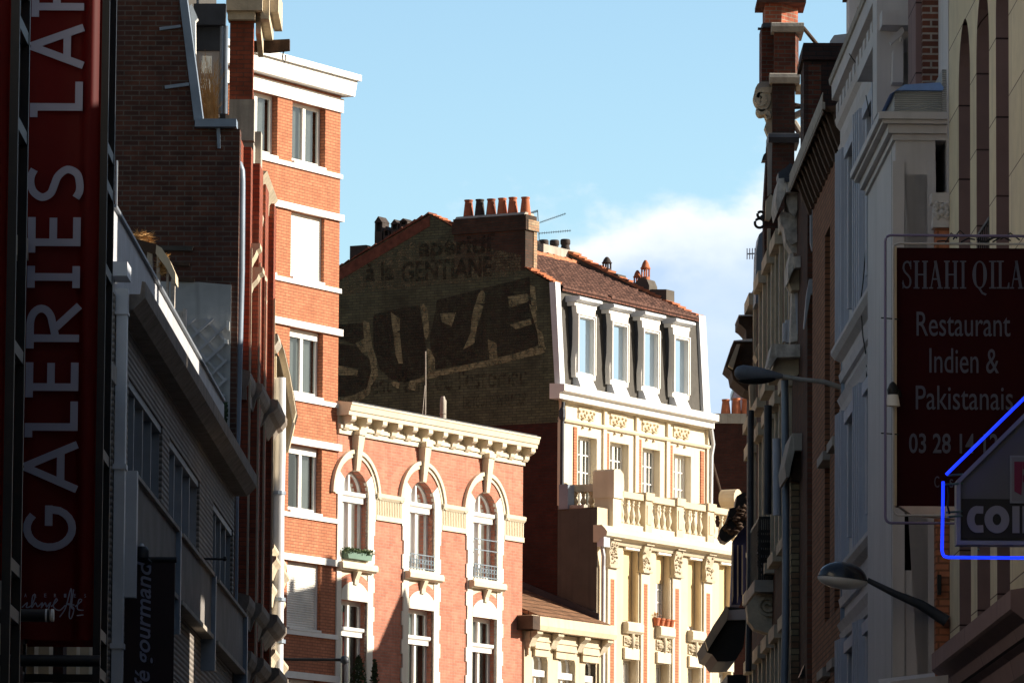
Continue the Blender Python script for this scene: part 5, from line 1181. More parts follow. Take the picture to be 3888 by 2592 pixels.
MB().lathe(0, 0, [(.045, -.08), (.085, -.06), (.085, .03), (.06, .07), (.02, .09)], 12).build('housing', K['black'], t, smooth=50); MB().tube([(0, 0, -.02), (.1, .1, -.1), (.02, .3, -.12)], .018, 6).build('bracket', K['black'], t); MB().lathe(.0, -.03, [(.02, .06), (.035, .08), (.02, .11)], 8).build('glass', K['palezinc'], t)
# thin arm on the office block
q = at(*L3(350, 738), 84.6); t = Place('wall_arm', 'thin dark horizontal arm sticking out of the grey block', 'bracket', q, 0); MB().tube([(-.25, 0, 0), (.18, 0, -.005)], .018, 6).lathe(.2, 0, [(.02, -.03), (.03, 0), (.02, .03)], 8).build('arm', K['black'], t)

# --- tall brick house whose blank side rises over the block
YB5 = 93.0
b = Place('tall_brick_house', 'tall house with a blank dark brick side, white plaster patch and red brick front', 'building', PLf(YB5), -LT)
top = b.p(*L1(100, -330))
gw = MB(); a0 = b.p(*L1(518, 845)); a1 = b.p(*L1(245, 800)); a2 = b.p(*L1(140, 0)); 
a3 = (a2[0] - .3, a2[1] + 3.0)
gw.xz([(-9, 0), (0, 0), (0, a0[1] - .02), (a1[0], a0[1] - .02), (a2[0], a2[1]), (a3[0], a3[1]), (-9, a3[1])], 0, .4); gw.build('side_wall', K['darkwall'], b)
# roof body behind the gable and inner mass
MB().box(-9, -.9, .41, 8.0, 0, a3[1] - .3).build('mansard_body', K['slate'], b)
zp1 = b.pz(L2(300, 482)); xp0 = b.px(L2(-60, 600)); xp1 = b.px(L2(484, 600))
pm = MB(); pm.xz([(xp0, zp1 - 3.4), (xp1, zp1 - 3.4), (xp1, zp1 - .02), (xp1 - .5, zp1 + .02), (xp0, zp1 + .03)], -.02, .0); pm.build('plaster_patch', K['plaster'], b)
for p in (((0, 232), (235, 240), (225, 268), (0, 262)), ((110, 340), (210, 348), (208, 368), (110, 362)), ((135, 445), (245, 448), (243, 472), (135, 470))):
    k = MB(); k.xz([b.p(*L2(x, y)) for x, y in p], -.06, .02); k.build('old_beam_end', K['slate'] if p[0][0] == 0 else K['darkwood'], b)
# zinc on the mansard slope and corner gutter
def strip(p, y0, y1, nm, mat): 
    k = MB(); k.xz([b.p(*L1(x, y)) for x, y in p], y0, y1); return k.build(nm, mat, b)
strip([(138, -40), (188, -40), (300, 800), (240, 800)], -.06, .3, 'zinc_verge', K['zinc']); strip([(248, 796), (522, 796), (522, 848), (248, 848)], -.16, .25, 'zinc_gutter', K['zinc'])
strip([(388, 850), (412, 850), (414, 985), (395, 985)], -.05, -.005, 'zinc_strap', K['zinc']); strip([(10, 185), (150, 168), (152, 185), (12, 205)], -.05, -.005, 'zinc_strap', K['zinc']); strip([(45, 570), (205, 550), (207, 570), (47, 592)], -.05, -.005, 'zinc_strap', K['zinc'])
strip([(195, 20), (215, 5), (255, 100), (238, 120), (240, 330), (222, 330)], .31, .5, 'white_flashing', K['white'])
# dormer behind: dark zinc front with a white casement, facing the camera
yd = 1.5
def pd(x, y): return b.p(*L1(x, y), yd)
d_ = MB(); o_ = [pd(235, 800), pd(446, 800), pd(446, 25), pd(235, 25)]; h_ = [pd(248, 780), pd(408, 780), pd(408, 335), pd(248, 335)]
d_.sheet(o_, [h_], FX(yd), .1); d_.build('dormer_wall', K['lead'], b)
strip2 = MB(); strip2.xz([b.p(*L1(x, y), yd - .2) for x, y in ((235, 28), (450, 28), (445, 165), (240, 165))], yd - .2, yd - .005); strip2.build('dormer_hood', K['lead'], b)
x0, z0 = pd(250, 790); x1, z1 = pd(406, 338); f = MB(); yy = yd + .05
f.box(x0, x0 + .07, yy, yy + .06, z0, z1); f.box(x1 - .12, x1, yy, yy + .06, z0, z1); f.box(x0 + .07, x1 - .12, yy, yy + .06, z1 - .06, z1); f.box(x0 + .07, x1 - .12, yy, yy + .06, z1 - .42, z1 - .35); f.box((x0 + x1) / 2 - .02, (x0 + x1) / 2 + .01, yy, yy + .05, z0, z1 - .42)
fo = f.build('window', K['coolwhite'], b); MB().quad((x0, yy + .03, z0), (x1, yy + .03, z0), (x1, yy + .03, z1), (x0, yy + .03, z1)).build('pane', K['glass'], fo)
for x in (422, 448):
    k = MB(); xx = b.px(L1(x, 400), yd - .12); k.tube([(xx, yd - .12, pd(0, 760)[1]), (xx, yd - .12, pd(0, 180)[1])], .035, 8); k.build('zinc_pipe', K['zinc'], b)
# brick front dormer with stone cornice, flush with the front
yf = 3.3
def pf(x, y, yy=yf): return b.p(*L1(x, y), yy)
xs_, zs1 = pf(470, 660); _, zt1 = pf(470, 100)
yfar = b.g(*L1(634, 400), 0)[0]
k = MB(); k.box(xs_, 0.0, yf, yfar, zs1, zt1 + .8); k.build('front_dormer', K['frontred'], b)
xq0 = pf(470, 700)[0]
k = MB(); k.box(xq0 - .0, .03, yf - .05, yfar, pf(0, 930)[1], zs1 - .002); k.box(xq0 - .25, -.02, yf - .02, yf + .3, pf(0, 800)[1], pf(0, 760)[1]); k.build('stone_base', K['greystone'], b)
xk0, xk1 = pf(450, 60, yf - .25)[0], pf(690, 60, yf - .25)[0]; zk = [pf(0, y, yf - .25)[1] for y in (120, 66, -10)]
k = MB(); k.box(xk0, xk1, yf - .25, yfar + .1, zk[1], zk[2] + .5); k.box(xk0 + .02, xk1 - .12, yf - .15, yfar, zk[0], zk[1] - .003); k.build('dormer_cornice', K['carved'], b)
xo = [pf(x, 50, yf + .3)[0] for x in (700, 745, 800)]
k = MB(); zz = [pf(0, y, yf + .3)[1] for y in (235, 150, 90, 0, -60)]
k.yz([(yf + .1, zz[0]), (yf + .9, zz[0] - .25), (yf + .9, zz[3]), (yf + .1, zz[3])], .03, xo[0] - .03); k.yz([(yf - .1, zz[1]), (yf + 1.2, zz[1] - .2), (yf + 1.2, zz[4]), (yf - .1, zz[4])], xo[0] - .027, xo[1]); k.yz([(yf + .1, zz[2]), (yf + 1.4, zz[2] - .1), (yf + 1.4, zz[4]), (yf + .1, zz[4])], xo[1] + .003, xo[2]); k.build('scroll_console', K['carved'], b)
ym2 = 3.9
k = MB(); xa, za = b.p(*L1(520, 1122), ym2); xe, ze = b.p(*L1(632, 945), ym2); k.box(xa, xe, ym2, ym2 + .5, za, ze); k.build('stone_block', K['greystone'], b)
k = MB(); xa, za = b.p(*L1(634, 1110), ym2 + .5); xe, ze = b.p(*L1(682, 870), ym2 + .5); k.box(xa, xe, ym2 + .51, ym2 + .9, za, ze); k.build('stone_block', K['greystone'], b)
# main cornice of the front: near end plain, long lit moulding
yc0 = 4.3; prof = [(L1(x, y)) for x, y in ((565, 1320), (610, 1310), (640, 1275), (668, 1262), (672, 1190), (722, 1130), (565, 1125))]
pp = [b.p(*q, yc0) for q in prof]; pp = [(p[0], p[1]) for p in pp]
k = MB(); k.xz([(-.3, pp[0][1])] + pp[:-1] + [(-.3, pp[-1][1])], yc0, 7.75); k.build('front_cornice', K['carved'], b)
# red brick front: stepped pilasters, long dark ledges, tall windows between
LF = 8.0; ftop = min(a0[1] - .05, pp[-1][1] - .1); hol = []
for (z0, z1) in ((12.7, 14.9), (9.5, 11.6), (5.2, 6.6)):
    for y in (1.55, 3.85, 6.1): hol.append([(y, z0), (y + 1.05, z0), (y + 1.05, z1), (y, z1)])
fw_ = MB(); fw_.sheet([(.402, 0), (LF, 0), (LF, ftop), (.402, ftop)], hol, lambda u, v, d: (-d, u, v), .25); fw_.build('front_wall', K['frontred'], b)
MB().quad((-.8, .5, 0), (-.8, LF - .1, 0), (-.8, LF - .1, ftop), (-.8, .5, ftop)).build('inner_wall', K['room'], b)
for h in hol:
    y0, z0 = h[0]; y1, z1 = h[2]
    s_ = MB(); s_.box(-.19, -.13, y0, y0 + .07, z0, z1); s_.box(-.19, -.13, y1 - .07, y1, z0, z1); s_.box(-.19, -.13, y0 + .07, y1 - .07, z1 - .08, z1); s_.box(-.18, -.14, y0 + .07, y1 - .07, (z0 + z1) / 2, (z0 + z1) / 2 + .06); so_ = s_.build('window', K['coolwhite'], b)
    MB().quad((-.16, y0, z0), (-.16, y1, z0), (-.16, y1, z1), (-.16, y0, z1)).build('pane', K['glass'], so_)
for (ya, ye, dx) in ((1.0, 1.5, .12), (2.75, 3.75, .16), (5.05, 6.0, .13), (7.3, 7.9, .15)):
    MB().box(-.02, dx, ya, ye, 0, ftop - .02).build('brick_pilaster', K['frontred'], b)
    MB().box(dx + .002, dx + .03, ya + .06, ya + .12, 4, ftop - 1.6).build('stone_rib', K['carved'], b)
for zq, dq in ((b.pz(L2(590, 1066), 1.0), .15), (b.pz(L3(580, 985), 1.0), .18), (b.pz(L3(565, 1355), 1.0), .22)):
    for (ya, ye, ex) in ((.9, 2.6, 0), (2.62, 4.95, .10), (4.97, LF, .22)):
        k = MB(); d_ = dq + ex; k.xz([(-.03, zq - .44), (.10, zq - .44), (d_ * .6, zq - .24), (d_ * .8, zq - .20), (d_, zq - .10), (d_, zq), (-.03, zq + .05)], ya, ye); k.build('ledge', K['gutterdark'], b)
for (f, y0, y1, yy, dp_) in ((L2, 362, 215, 1.3, .26), (L2, 523, 372, 1.4, .30)):
    z0 = b.p(*f(560, y0), yy)[1]; z1 = b.p(*f(560, y1), yy)[1]; h = z1 - z0
    k = MB(); k.xz([(-.05, z0), (.10, z0), (.13, z0 + h * .25), (dp_ * .7, z0 + h * .5), (dp_ * .8, z0 + h * .7), (dp_, z0 + h * .8), (dp_, z1), (-.05, z1)], yy, yy + .55); k.build('console', K['carved'], b)
    k = MB(); k.xz([(-.03, z0 + .02), (.05, z0 + .02), (.12, z0 + h * .6), (.14, z1), (-.03, z1)], 5.1, 5.7); k.build('console', K['carved'], b)
# stone pediment below the cornice and a lower window head
k = MB(); k.xz([b.p(*L1(x, y), 4.6) for x, y in ((612, 1568), (618, 1345), (640, 1310), (660, 1300), (690, 1420), (680, 1500), (645, 1565))], 4.6, 5.2); k.build('pediment', K['carved'], b)
# pipes on the front
def pipe(pl_, pts, r, nm='drainpipe', mat='zinc'):
    k = MB(); k.tube(pts, r, 10); return k.build(nm, K[mat], pl_, smooth=60)
yp = .25; P = [b.p(*q, yp) for q in (L1(512, 1075), L1(535, 1090), L1(548, 1130), L1(551, 1200), L2(547, 400), L2(535, 850), L2(520, 1400), L2(515, 1568), L3(512, 300), L3(500, 1568))]
pipe(b, [(p[0], yp, p[1]) for p in P], .066)
yp = 7.9; P = [b.p(*q, yp) for q in (L2(705, 210), L2(725, 218), L2(738, 240), L2(741, 300), L2(738, 420), L2(728, 800), L2(722, 1140))]
pipe(b, [(p[0], yp, p[1]) for p in P], .066)
yp = 7.7; P = [b.p(*q, yp) for q in (L2(715, 50), L2(695, 75), L2(690, 130), L2(692, 420))]
pipe(b, [(p[0], yp, p[1]) for p in P], .05)
tall = b
# trellis on the plaster patch
zt_ = b.pz(L2(300, 705)); t = Place('trellis', 'white diagonal garden trellis fixed to the white plaster of the tall brick side', 'trellis', b.w((0, -.06, zp1 - 3.3)), -LT)
def q3(x, y): return t.p(*L2(x, y))
la = [((190, 720), (450, 1010)), ((310, 710), (465, 880)), ((205, 850), (445, 1125)), ((245, 940), (440, 1250)), ((360, 1170), (440, 1255))]
lb_ = [((195, 755), (245, 710)), ((200, 860), (365, 712)), ((240, 950), (470, 735)), ((280, 1030), (460, 860)), ((325, 1110), (455, 985)), ((365, 1190), (455, 1110)), ((400, 1250), (440, 1215))]
k = MB()
for a, e in la: k.stroke([q3(*a), q3(*e)], .04, -.012, .006)
for a, e in lb_: k.stroke([q3(*a), q3(*e)], .04, -.034, -.014)
k.build('slats', K['roofsheet'], t)
k = MB()
for p in (((455, 730), (475, 735), (473, 795), (455, 790)), ((440, 850), (465, 855), (465, 885), (440, 880))): k.xz([q3(*q) for q in p], -.07, .0)
k.build('brackets', K['white'], t)
t = Place('climbing_plant', 'small dark climbing plant at the foot of the white trellis', 'plant', b.w((b.px(L2(425, 1400), -.15), -.15, zp1 - 3.6)), -LT)
lf = MB()
for i in range(220):
    x, z = t.p(*L2(random.gauss(430, 12), random.uniform(1270, 1480))); q = Vector((x, random.uniform(-.1, .05), z)); a = Vector((random.uniform(-1, 1), random.uniform(-1, 1), random.uniform(-1, 1))).normalized() * .05; e = a.cross(Vector((.3, 1, .2))).normalized() * .03; lf.quad(q - a, q + e, q + a, q - e)
lf.build('leaves', K['leaf'], t); MB().tube([(0, 0, 0), (.03, 0, .5), (-.02, 0, 1.1)], .012, 5).build('stem', K['darkwood'], t)
# dry grass in the corner gutter
q = b.w((b.px(L1(350, 795), .9), .9, b.pz(L1(350, 800), .9) - .1)); t = Place('dry_grass_tuft', 'dry straw coloured grass tuft growing in the zinc gutter by the dormer', 'plant', q, -LT)
lf = MB()
for i in range(170):
    x0 = random.uniform(-.20, .12); lean = random.uniform(-.25, .45); h = random.uniform(.35, 1.22); pts = []
    for s in range(6):
        u = s / 5; pts.append(Vector((x0 + lean * u ** 2 * .7 - .12 * u, random.uniform(-.02, .02) + (i % 7 - 3) * .05, h * (u - .28 * u ** 3 * abs(lean) * 2))))
    for s in range(5):
        w_ = .007 * (1 - s / 6); d = Vector((w_, 0, 0)); lf.quad(pts[s] - d, pts[s] + d, pts[s + 1] + d, pts[s + 1] - d)
lf.build('blades', K['grass'], t)
# hoisting beam with hook
yb_ = 4.4; a = b.p(*L1(640, 300), yb_); e = b.p(*L1(872, 298), yb_); t = Place('hoist_beam', 'short dark hoisting beam with an iron hook jutting from the brick dormer', 'beam', b.w((0, yb_, a[1])), -LT)
h = .16; k = MB(); k.xz([(-.4, -h / 2), (.2, -h * .75), (e[0] - .12, -h * .6), (e[0], -h * .5), (e[0], h * .55), (e[0] - .3, h * .45), (-.4, h * .2)], -.1, .1); k.build('beam', K['darkwood'], t)
k = MB(); k.tube([(e[0] - .1, 0, -.1), (e[0] - .12, 0, -.2), (e[0] - .09, 0, -.29), (e[0] - .06, 0, -.22), (e[0] - .07, 0, -.16)], .012, 6); k.build('hook', K['iron'], t)

# --- sunlit cream house after it
YC6 = 101.3
b = Place('cream_house', 'narrow sunlit cream house front with a steep lead edged cornice', 'building', PLf(YC6), -LT)
ztop = b.pz(L2(780, 900), 1.0); LC = 4.4
MB().box(-8, 0, 0, LC, 0, ztop).build('wall', K['cream2'], b)
k = MB(); pts = [b.p(*L2(x, y), .6) for x, y in ((735, 900), (735, 822), (792, 815), (800, 860), (770, 905))]; k.xz(pts, .5, 1.5); k.build('cap', K['greystone'], b)
k = MB(); ps = [((792, 815)), ((828, 900)), ((870, 1080)), ((912, 1330)), ((895, 1395)), ((850, 1170)), ((800, 960))]
k.xz([b.p(*L2(x, y), 2.0) for x, y in ps], 2.0, 2.7); k.build('raking_cornice', K['carved'], b)
k = MB(); ps = [((735, 930)), ((770, 905)), ((800, 965)), ((850, 1175)), ((890, 1392)), ((850, 1568)), ((760, 1568)), ((728, 1300))]
k.xz([b.p(*L2(x, y), 2.75) for x, y in ps], 2.75, 3.6); k.build('bay_head', K['cream2'], b)
for (ya, ye, dx) in ((.1, .5, .05), (1.9, 2.3, .06), (3.9, 4.35, .05)): MB().box(-.01, dx, ya, ye, 0, ztop - .05).build('pilaster', K['cream'], b)
for y0, dq in ((650, .16), (730, .2), (910, .14), (1350, .2)):
    zq = b.pz(L3(740, y0), .3); k = MB(); k.xz([(-.02, zq - .3), (.07, zq - .3), (dq * .7, zq - .12), (dq, zq - .05), (dq, zq), (-.02, zq + .03)], .0, LC); k.build('string_course', K['carved'], b)
for ya in (.65, 2.5): 
    for za in (3.0, 6.3, 9.4): MB().box(-.012, .012, ya, ya + 1.0, za, za + 2.0).build('window', K['lead'], b)
yp = 1.6; P = [b.p(*q, yp) for q in (L2(806, 1105), L2(806, 1568), L3(803, 400), L3(800, 900), L3(795, 1568))]
pipe(b, [(p[0], yp, p[1]) for p in P], .105, mat='palezinc')
for y in (300, 1010, 1290): 
    p = b.p(*L3(803, y), yp); MB().lathe(p[0], yp, [(.125, p[1] - .03), (.125, p[1] + .03)], 12).build('pipe_collar', K['zinc'], b)
# a tie rod and lamp globe in front of the orange house
a = at(*L3(808, 1408), 112); e = at(*L3(1245, 1412), 112); t = Place('lamp_arm', 'thin black horizontal lamp arm ending in a grey globe before the orange house', 'lamp', a, 0)
MB().tube([(-.1, 0, 0), tuple(e - a)], .028, 8).build('arm', K['black'], t); MB().lathe(e.x - a.x, 0, [(.01, -.09), (.075, -.05), (.085, 0), (.06, .06), (.01, .08)], 12).build('globe', K['lead'], t, smooth=60)
# ================================================================== right side of the street
RT = math.atan(.0126)
def PRf(Y): return Vector((4.4 - .0126 * (Y - 63), Y, 0))
# --- white house with dentil cornice
b = Place('white_house', 'white house with a dentilled cornice, fluted pilasters and a tall projecting bay', 'building', PRf(61.3), RT)
LW = 15.7
xg, zgut = b.p(*Q6(15, 622), LW)
zb_ = b.pz(Q6(165, 1080), LW)
def gz(f, x, y, X=0.0): return b.g(*f(x, y), X)[1]
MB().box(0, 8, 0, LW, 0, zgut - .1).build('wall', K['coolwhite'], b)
u = -xg
k = MB(); k.xz([(.05, zgut - .30), (-u * .35, zgut - .30), (-u * .40, zgut - .215), (-u * .93, zgut - .20), (-u * .96, zgut - .03), (-u, zgut), (-u + .03, zgut + .03), (.05, zgut + .05)], -.0, LW + .12)
k.xz([(.05, zgut - .95), (-.06, zgut - .95), (-.08, zgut - .84), (-.05, zgut - .78), (-.05, zgut - .62), (-.10, zgut - .56), (-.12, zgut - .48), (.05, zgut - .48)], 0, LW); co = k.build('cornice', K['coolwhite'], b)
gt = MB(); gt.xz([(-u - .02, zgut + .0), (-u + .03, zgut - .02), (-u + .05, zgut + .06), (-u - .03, zgut + .07)], 0, LW + .15); gt.build('gutter', K['greystone'], b)
dn = MB(); n = 26
for i in range(n):
    y = LW * (i + .3) / n; dn.box(-u * .70, -.02, y, y + LW / n * .5, zgut - .47, zgut - .302)
build_each(dn, 'dentil', K['coolwhite'], co, eps=-1)
MB().box(3.2, 5.0, 9.2, 15.2, zgut - .09, 16.9).build('roof', K['slate'], b)  # unseen ridge slab added to shade the parapet opposite
# string courses
for (f, x, y) in ((Q7, 220, 560), (Q8, 300, 615)):
    z = gz(f, x, y, -.18); k = MB(); k.xz([(.03, z - .38), (-.05, z - .38), (-.07, z - .28), (-.03, z - .24), (-.03, z - .12), (-.12, z - .08), (-.17, z - .02), (-.17, z + .03), (.03, z + .07)], 4.3, LW); k.build('string_course', K['coolwhite'], b)
    k = MB(); k.xz([(.03, z - .80), (-.04, z - .80), (-.06, z - .72), (-.04, z - .70), (-.06, z - .66), (-.09, z - .60), (.03, z - .58)], 4.3, LW); k.build('string_course', K['coolwhite'], b)
# fluted pilasters and window surrounds
zs1, zs2 = gz(Q7, 220, 560, -.18), gz(Q8, 300, 615, -.18)
for (za, ze) in ((zs1 + .07, zgut - .96), (zs2 + .07, zs1 - .82), (2.5, zs2 - .82)):
    for y in (5.2, 8.4, 11.6, 14.8):
        k = MB(); 
        for j in range(4): k.box(-.10 - .012 * j, .02, y + j * .17, y + j * .17 + .11, za, ze)
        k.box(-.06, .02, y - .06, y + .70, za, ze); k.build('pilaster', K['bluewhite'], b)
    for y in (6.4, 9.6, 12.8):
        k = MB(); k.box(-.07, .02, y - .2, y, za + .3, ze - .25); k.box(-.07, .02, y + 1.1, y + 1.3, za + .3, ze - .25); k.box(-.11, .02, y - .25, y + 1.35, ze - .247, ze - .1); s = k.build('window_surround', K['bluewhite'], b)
        k = MB(); k.box(-.02, .02, y + .02, y + 1.08, za + .3, ze - .25); k.build('window', K['lead'], s)
# projecting bay beside the pink building
yb0, yb1 = .25, 4.2
xl = b.px((3400, 1300), yb0); xr_ = b.px((3552, 1300), yb0)
def pq(f, x, y, yy=yb0): return b.p(*f(x, y), yy)
zcb = pq(Q6, 700, 985)[1]
wx = [pq(Q6, 560, 1300)[0], pq(Q6, 790, 1300)[0]]; wz = pq(Q6, 700, 1300)[1]
z_s2 = pq(Q8, 700, 745)[1]
hol = [[(wx[0], z_s2 + 1.0), (wx[1], z_s2 + 1.0), (wx[1], wz), (wx[0], wz)], [(wx[0], z_s2 - 3.0), (wx[1], z_s2 - 3.0), (wx[1], z_s2 - .12), (wx[0], z_s2 - .12)]]
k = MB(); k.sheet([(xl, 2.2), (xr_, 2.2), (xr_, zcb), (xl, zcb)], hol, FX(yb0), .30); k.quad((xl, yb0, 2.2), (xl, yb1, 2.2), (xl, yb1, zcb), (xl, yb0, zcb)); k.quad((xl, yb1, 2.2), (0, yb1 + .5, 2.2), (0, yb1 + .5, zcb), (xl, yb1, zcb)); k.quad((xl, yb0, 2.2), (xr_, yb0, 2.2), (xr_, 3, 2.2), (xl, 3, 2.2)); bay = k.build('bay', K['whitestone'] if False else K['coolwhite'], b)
MB().quad((wx[0] - .1, yb0 + .5, 2.3), (xr_, yb0 + .5, 2.3), (xr_, yb0 + .5, zcb), (wx[0] - .1, yb0 + .5, zcb)).build('inner_wall', K['room'], b)
for h in hol:
    f = MB(); (x0, z0), (x1, z1) = h[0], h[2]; yw = yb0 + .20; wq = x1 - x0; f.box(x0 + wq * .46, x0 + wq * .66, yw, yw + .08, z0, z1); f.box(x0 + wq * .66, x1, yw, yw + .08, z1 - .1, z1); fo = f.build('window', K['coolwhite'], bay); MB().box(x0, x0 + wq * .46, yb0 + .06, yb0 + .12, z0, z1).build('window_cheek', K['greystone'], bay); MB().quad((x0 + wq * .5, yw + .05, z0), (x1, yw + .05, z0), (x1, yw + .05, z1), (x0 + wq * .5, yw + .05, z1)).build('pane', K['glass'], fo)
    MB().box(x0 + wq * .4, x1 + .03, yb0 - .10, yb0 + .02, z0 - .14, z0 - .002).build('sill', K['white'], bay)
k = MB(); k.box(xl - .03, xl + .09, yb0 - .025, yb0 + .1, 2.2, zcb - .3); k.box(xr_ - .08, xr_, yb0 - .04, yb0 + .1, 2.2, zcb - .3); k.build('corner_strip', K['coolwhite'], bay)
# bay cornice in three steps, roof parapet clad in corrugated sheet with a blue cover
zc = [pq(Q6, 500, y)[1] for y in (1045, 1000, 935, 905, 850)]
k = MB(); xe = .55
for (ex, za, ze) in ((.03, zc[0], zc[1]), (.08, zc[1] + .002, zc[2]), (.14, zc[2] + .002, zc[3]), (.18, zc[3] + .002, zc[4])): k.xy([(xl - ex, yb0 - ex), (xe, yb0 - ex), (xe, yb1 + .6), (0, yb1 + .6 + ex), (xl - ex, yb1 + ex)], za, ze)
k.build('bay_cornice', K['coolwhite'], b)
zp0 = zc[4] + .004; zp1 = pq(Q6, 600, 680)[1]; x0 = pq(Q6, 482, 700)[0]; x1 = pq(Q6, 832, 700)[0]
k = MB(); k.box(x0, x1, yb0 + .0, yb0 + 2.2, zp0, zp1); k.box(x1 + .002, x1 + .11, yb0 - .05, yb0 + 1.5, zp0, zp1 + .22); par = k.build('roof_parapet', ribs('corrugated_sheet', (.56, .55, .52), .022, 'Z', .8, .6, .6), b)
k = MB(); k.xz([(x0 - .05, zp1 - .04), (x0 + .02, zp1 + .002), (x1 + .01, zp1 + .002), (x1 + .02, zp1 + .03), (x1 - .02, zp1 + .085), (x0 + .10, zp1 + .06)], yb0 - .06, yb0 + 2.3); k.build('blue_cover', plain('blue_cover_sheet', (.22, .36, .70), .45, .15, 3), par)
# upper wall above the bay: surround, arched niche, pipe and chimney breast
yu = 3.0
def pu(x, y): return b.p(*Q6(x, y), yu)
k = MB(); xa, za = pu(560, 640); xe_, ze = pu(700, -120); k.box(xa - .3, xe_, yu, yu + .6, za - .3, ze); k.build('attic_wall', K['coolwhite'], b)
k = MB(); k.xz([pu(455, 640), pu(535, 640), pu(535, 300), pu(520, 290), pu(520, 330), pu(460, 400)], yu - .25, yu - .002); k.build('attic_pilaster', K['coolwhite'], b)
k = MB(); k.xz([pu(440, 370), pu(520, 300), pu(540, 270), pu(520, 240), pu(455, 300), pu(430, 350)], yu - .33, yu - .252); k.build('capital', K['coolwhite'], b)
k = MB(); xc_, _ = pu(572, 500); r = (pu(600, 0)[0] - pu(545, 0)[0]) / 2; zspr = pu(572, 420)[1]; k.xz([(xc_ - r, pu(0, 640)[1]), (xc_ + r, pu(0, 640)[1])] + arc(xc_, zspr, r, 0, 180, 12), yu - .02, yu - .002); k.build('niche', K['greystone'], b)
k = MB(); k.tube([(pu(612, 0)[0], yu - .1, pu(0, 640)[1]), (pu(608, 0)[0], yu - .1, pu(0, -100)[1])], .045, 10); k.build('downpipe', K['zinc'], b, smooth=60)
k = MB(); k.yz([(yu - .4, pu(0, 230)[1]), (yu + 3.4, pu(0, 230)[1]), (yu + 3.4, pu(0, 120)[1]), (yu - .4, pu(0, 120)[1])], pu(370, 0)[0], .0); k.build('attic_cornice', K['coolwhite'], b)
k = MB(); xa, za = b.p(*Q6(692, 610), 1.2); xe_, ze = b.p(*Q6(1000, -150), 1.2); k.box(xa, xe_ + .6, 1.2, 2.4, zc[4] - .2, ze); k.build('chimney_breast', brick('mottled_old_brick', (.22, .075, .045), (.12, .05, .035), (.42, .37, .32), ms=.012, stain=(.05, .03, .025), stain_amt=.6, stain_scale=1.5, contrast=1.4), b)
k = MB(); xq, _ = b.p(*Q6(640, 300), 1.3); k.box(xq, xa - .002, 1.3, 2.3, zc[4] - .1, ze); k.build('rendered_edge', K['shadeclad'], b)
# loose wires on the white front
t = Place('loose_wires', 'thin loose cables hanging across the white house front', 'cable', b.w((0, 12, 9)), RT)
k = MB(); P = [b.p(*Q7(x, y), 11.0) for x, y in ((258, 100), (240, 250), (220, 480), (205, 600), (220, 830), (245, 980), (243, 1380))]; k.tube([(p[0] , -1.0 , p[1] - 9) for p in P], .008, 5)
P = [b.p(*Q6(x, y), 12.0) for x, y in ((145, 400), (300, 620))] ; k.tube([(p[0], 0, p[1] - 9) for p in P], .006, 5); P = [b.p(*Q6(x, y), 9.0) for x, y in ((270, 710), (300, 870))]; k.tube([(p[0], -3, p[1] - 9) for p in P], .006, 5)
k.build('cables', K['black'], t)
white = b
# --- pink stone building with deep arched openings
b = Place('arcade_building', 'pink stone clad building with tall narrow arched openings at the right edge', 'building', PRf(61.2), RT)
def gyq(x): return b.g(*Q6(x, 900), 0)[0]
za = b.gz(Q6(1010, 128), 0)
ops = [(gyq(1045), gyq(960)), (gyq(1187), gyq(1092)), (gyq(1333), gyq(1238))]
last = ops[-1][0] - 1.75; ops += [(last - 2.6 * k - 1.0, last - 2.6 * k) for k in range(12)]
hol = []
for (n_, f_) in ops:
    c = (n_ + f_) / 2; r = (f_ - n_) / 2; hol.append([(n_, 4.2), (f_, 4.2)] + [(c + r * math.cos(math.radians(t)), za - r + r * math.sin(math.radians(t))) for t in range(0, 181, 12)])
w = MB(); w.sheet([(-140, 0), (0, 0), (0, 13.9), (-140, 13.9)], hol, lambda u, v, d: (0, u, v)); w.quad((0, 0, 0), (9, 0, 0), (9, 0, 13.9), (0, 0, 13.9)); w.build('wall', K['bounceclad'], b)  # long run behind the camera added to block low sky light
rv = MB()
for l in hol:
    m0 = len(rv.v); kk = len(l); rv.v += [(0, p[0], p[1]) for p in l] + [(.9, p[0], p[1]) for p in l]
    for i in range(kk): j = (i + 1) % kk; rv.f.append((m0 + i, m0 + j, m0 + kk + j, m0 + kk + i))
rv.build('reveals', K['shadeclad'], b)
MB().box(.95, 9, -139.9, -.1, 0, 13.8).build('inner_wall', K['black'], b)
MB().box(-.1, 9, -140, .05, 13.903, 14.2).build('roof_edge', K['greystone'], b)
for (n_, f_) in ops[1:2]:
    k = MB(); z = b.gz(Q7(960, 100), 0)
    for i in range(6): k.box(.0, .012, n_ + (f_ - n_) * (i + .5) / 6 - .01, n_ + (f_ - n_) * (i + .5) / 6 + .01, z - .5, z - .15)
    k.box(-.005, .015, n_, f_, z - .15, z - .12); k.box(-.005, .015, n_, f_, z - .5, z - .46); k.build('railing', K['black'], b)
# shop cornice at first floor
yn = b.g(*Q8(1285, 950), -.38)[0]; zcn = b.gz(Q8(1285, 950), -.38); yf = -2.4
k = MB(); k.xz([(.02, zcn - .62), (-.10, zcn - .62), (-.14, zcn - .42), (-.22, zcn - .36), (-.25, zcn - .26), (-.36, zcn - .18), (-.38, zcn - .16), (-.38, zcn), (.02, zcn + .06)], yn, yf); k.build('shop_cornice', K['shadeclad'], b)
MB().box(-.16, .02, yn + .0, yf, 0, zcn - .625).build('shop_front', K['darkwood'], b)
arcade = b
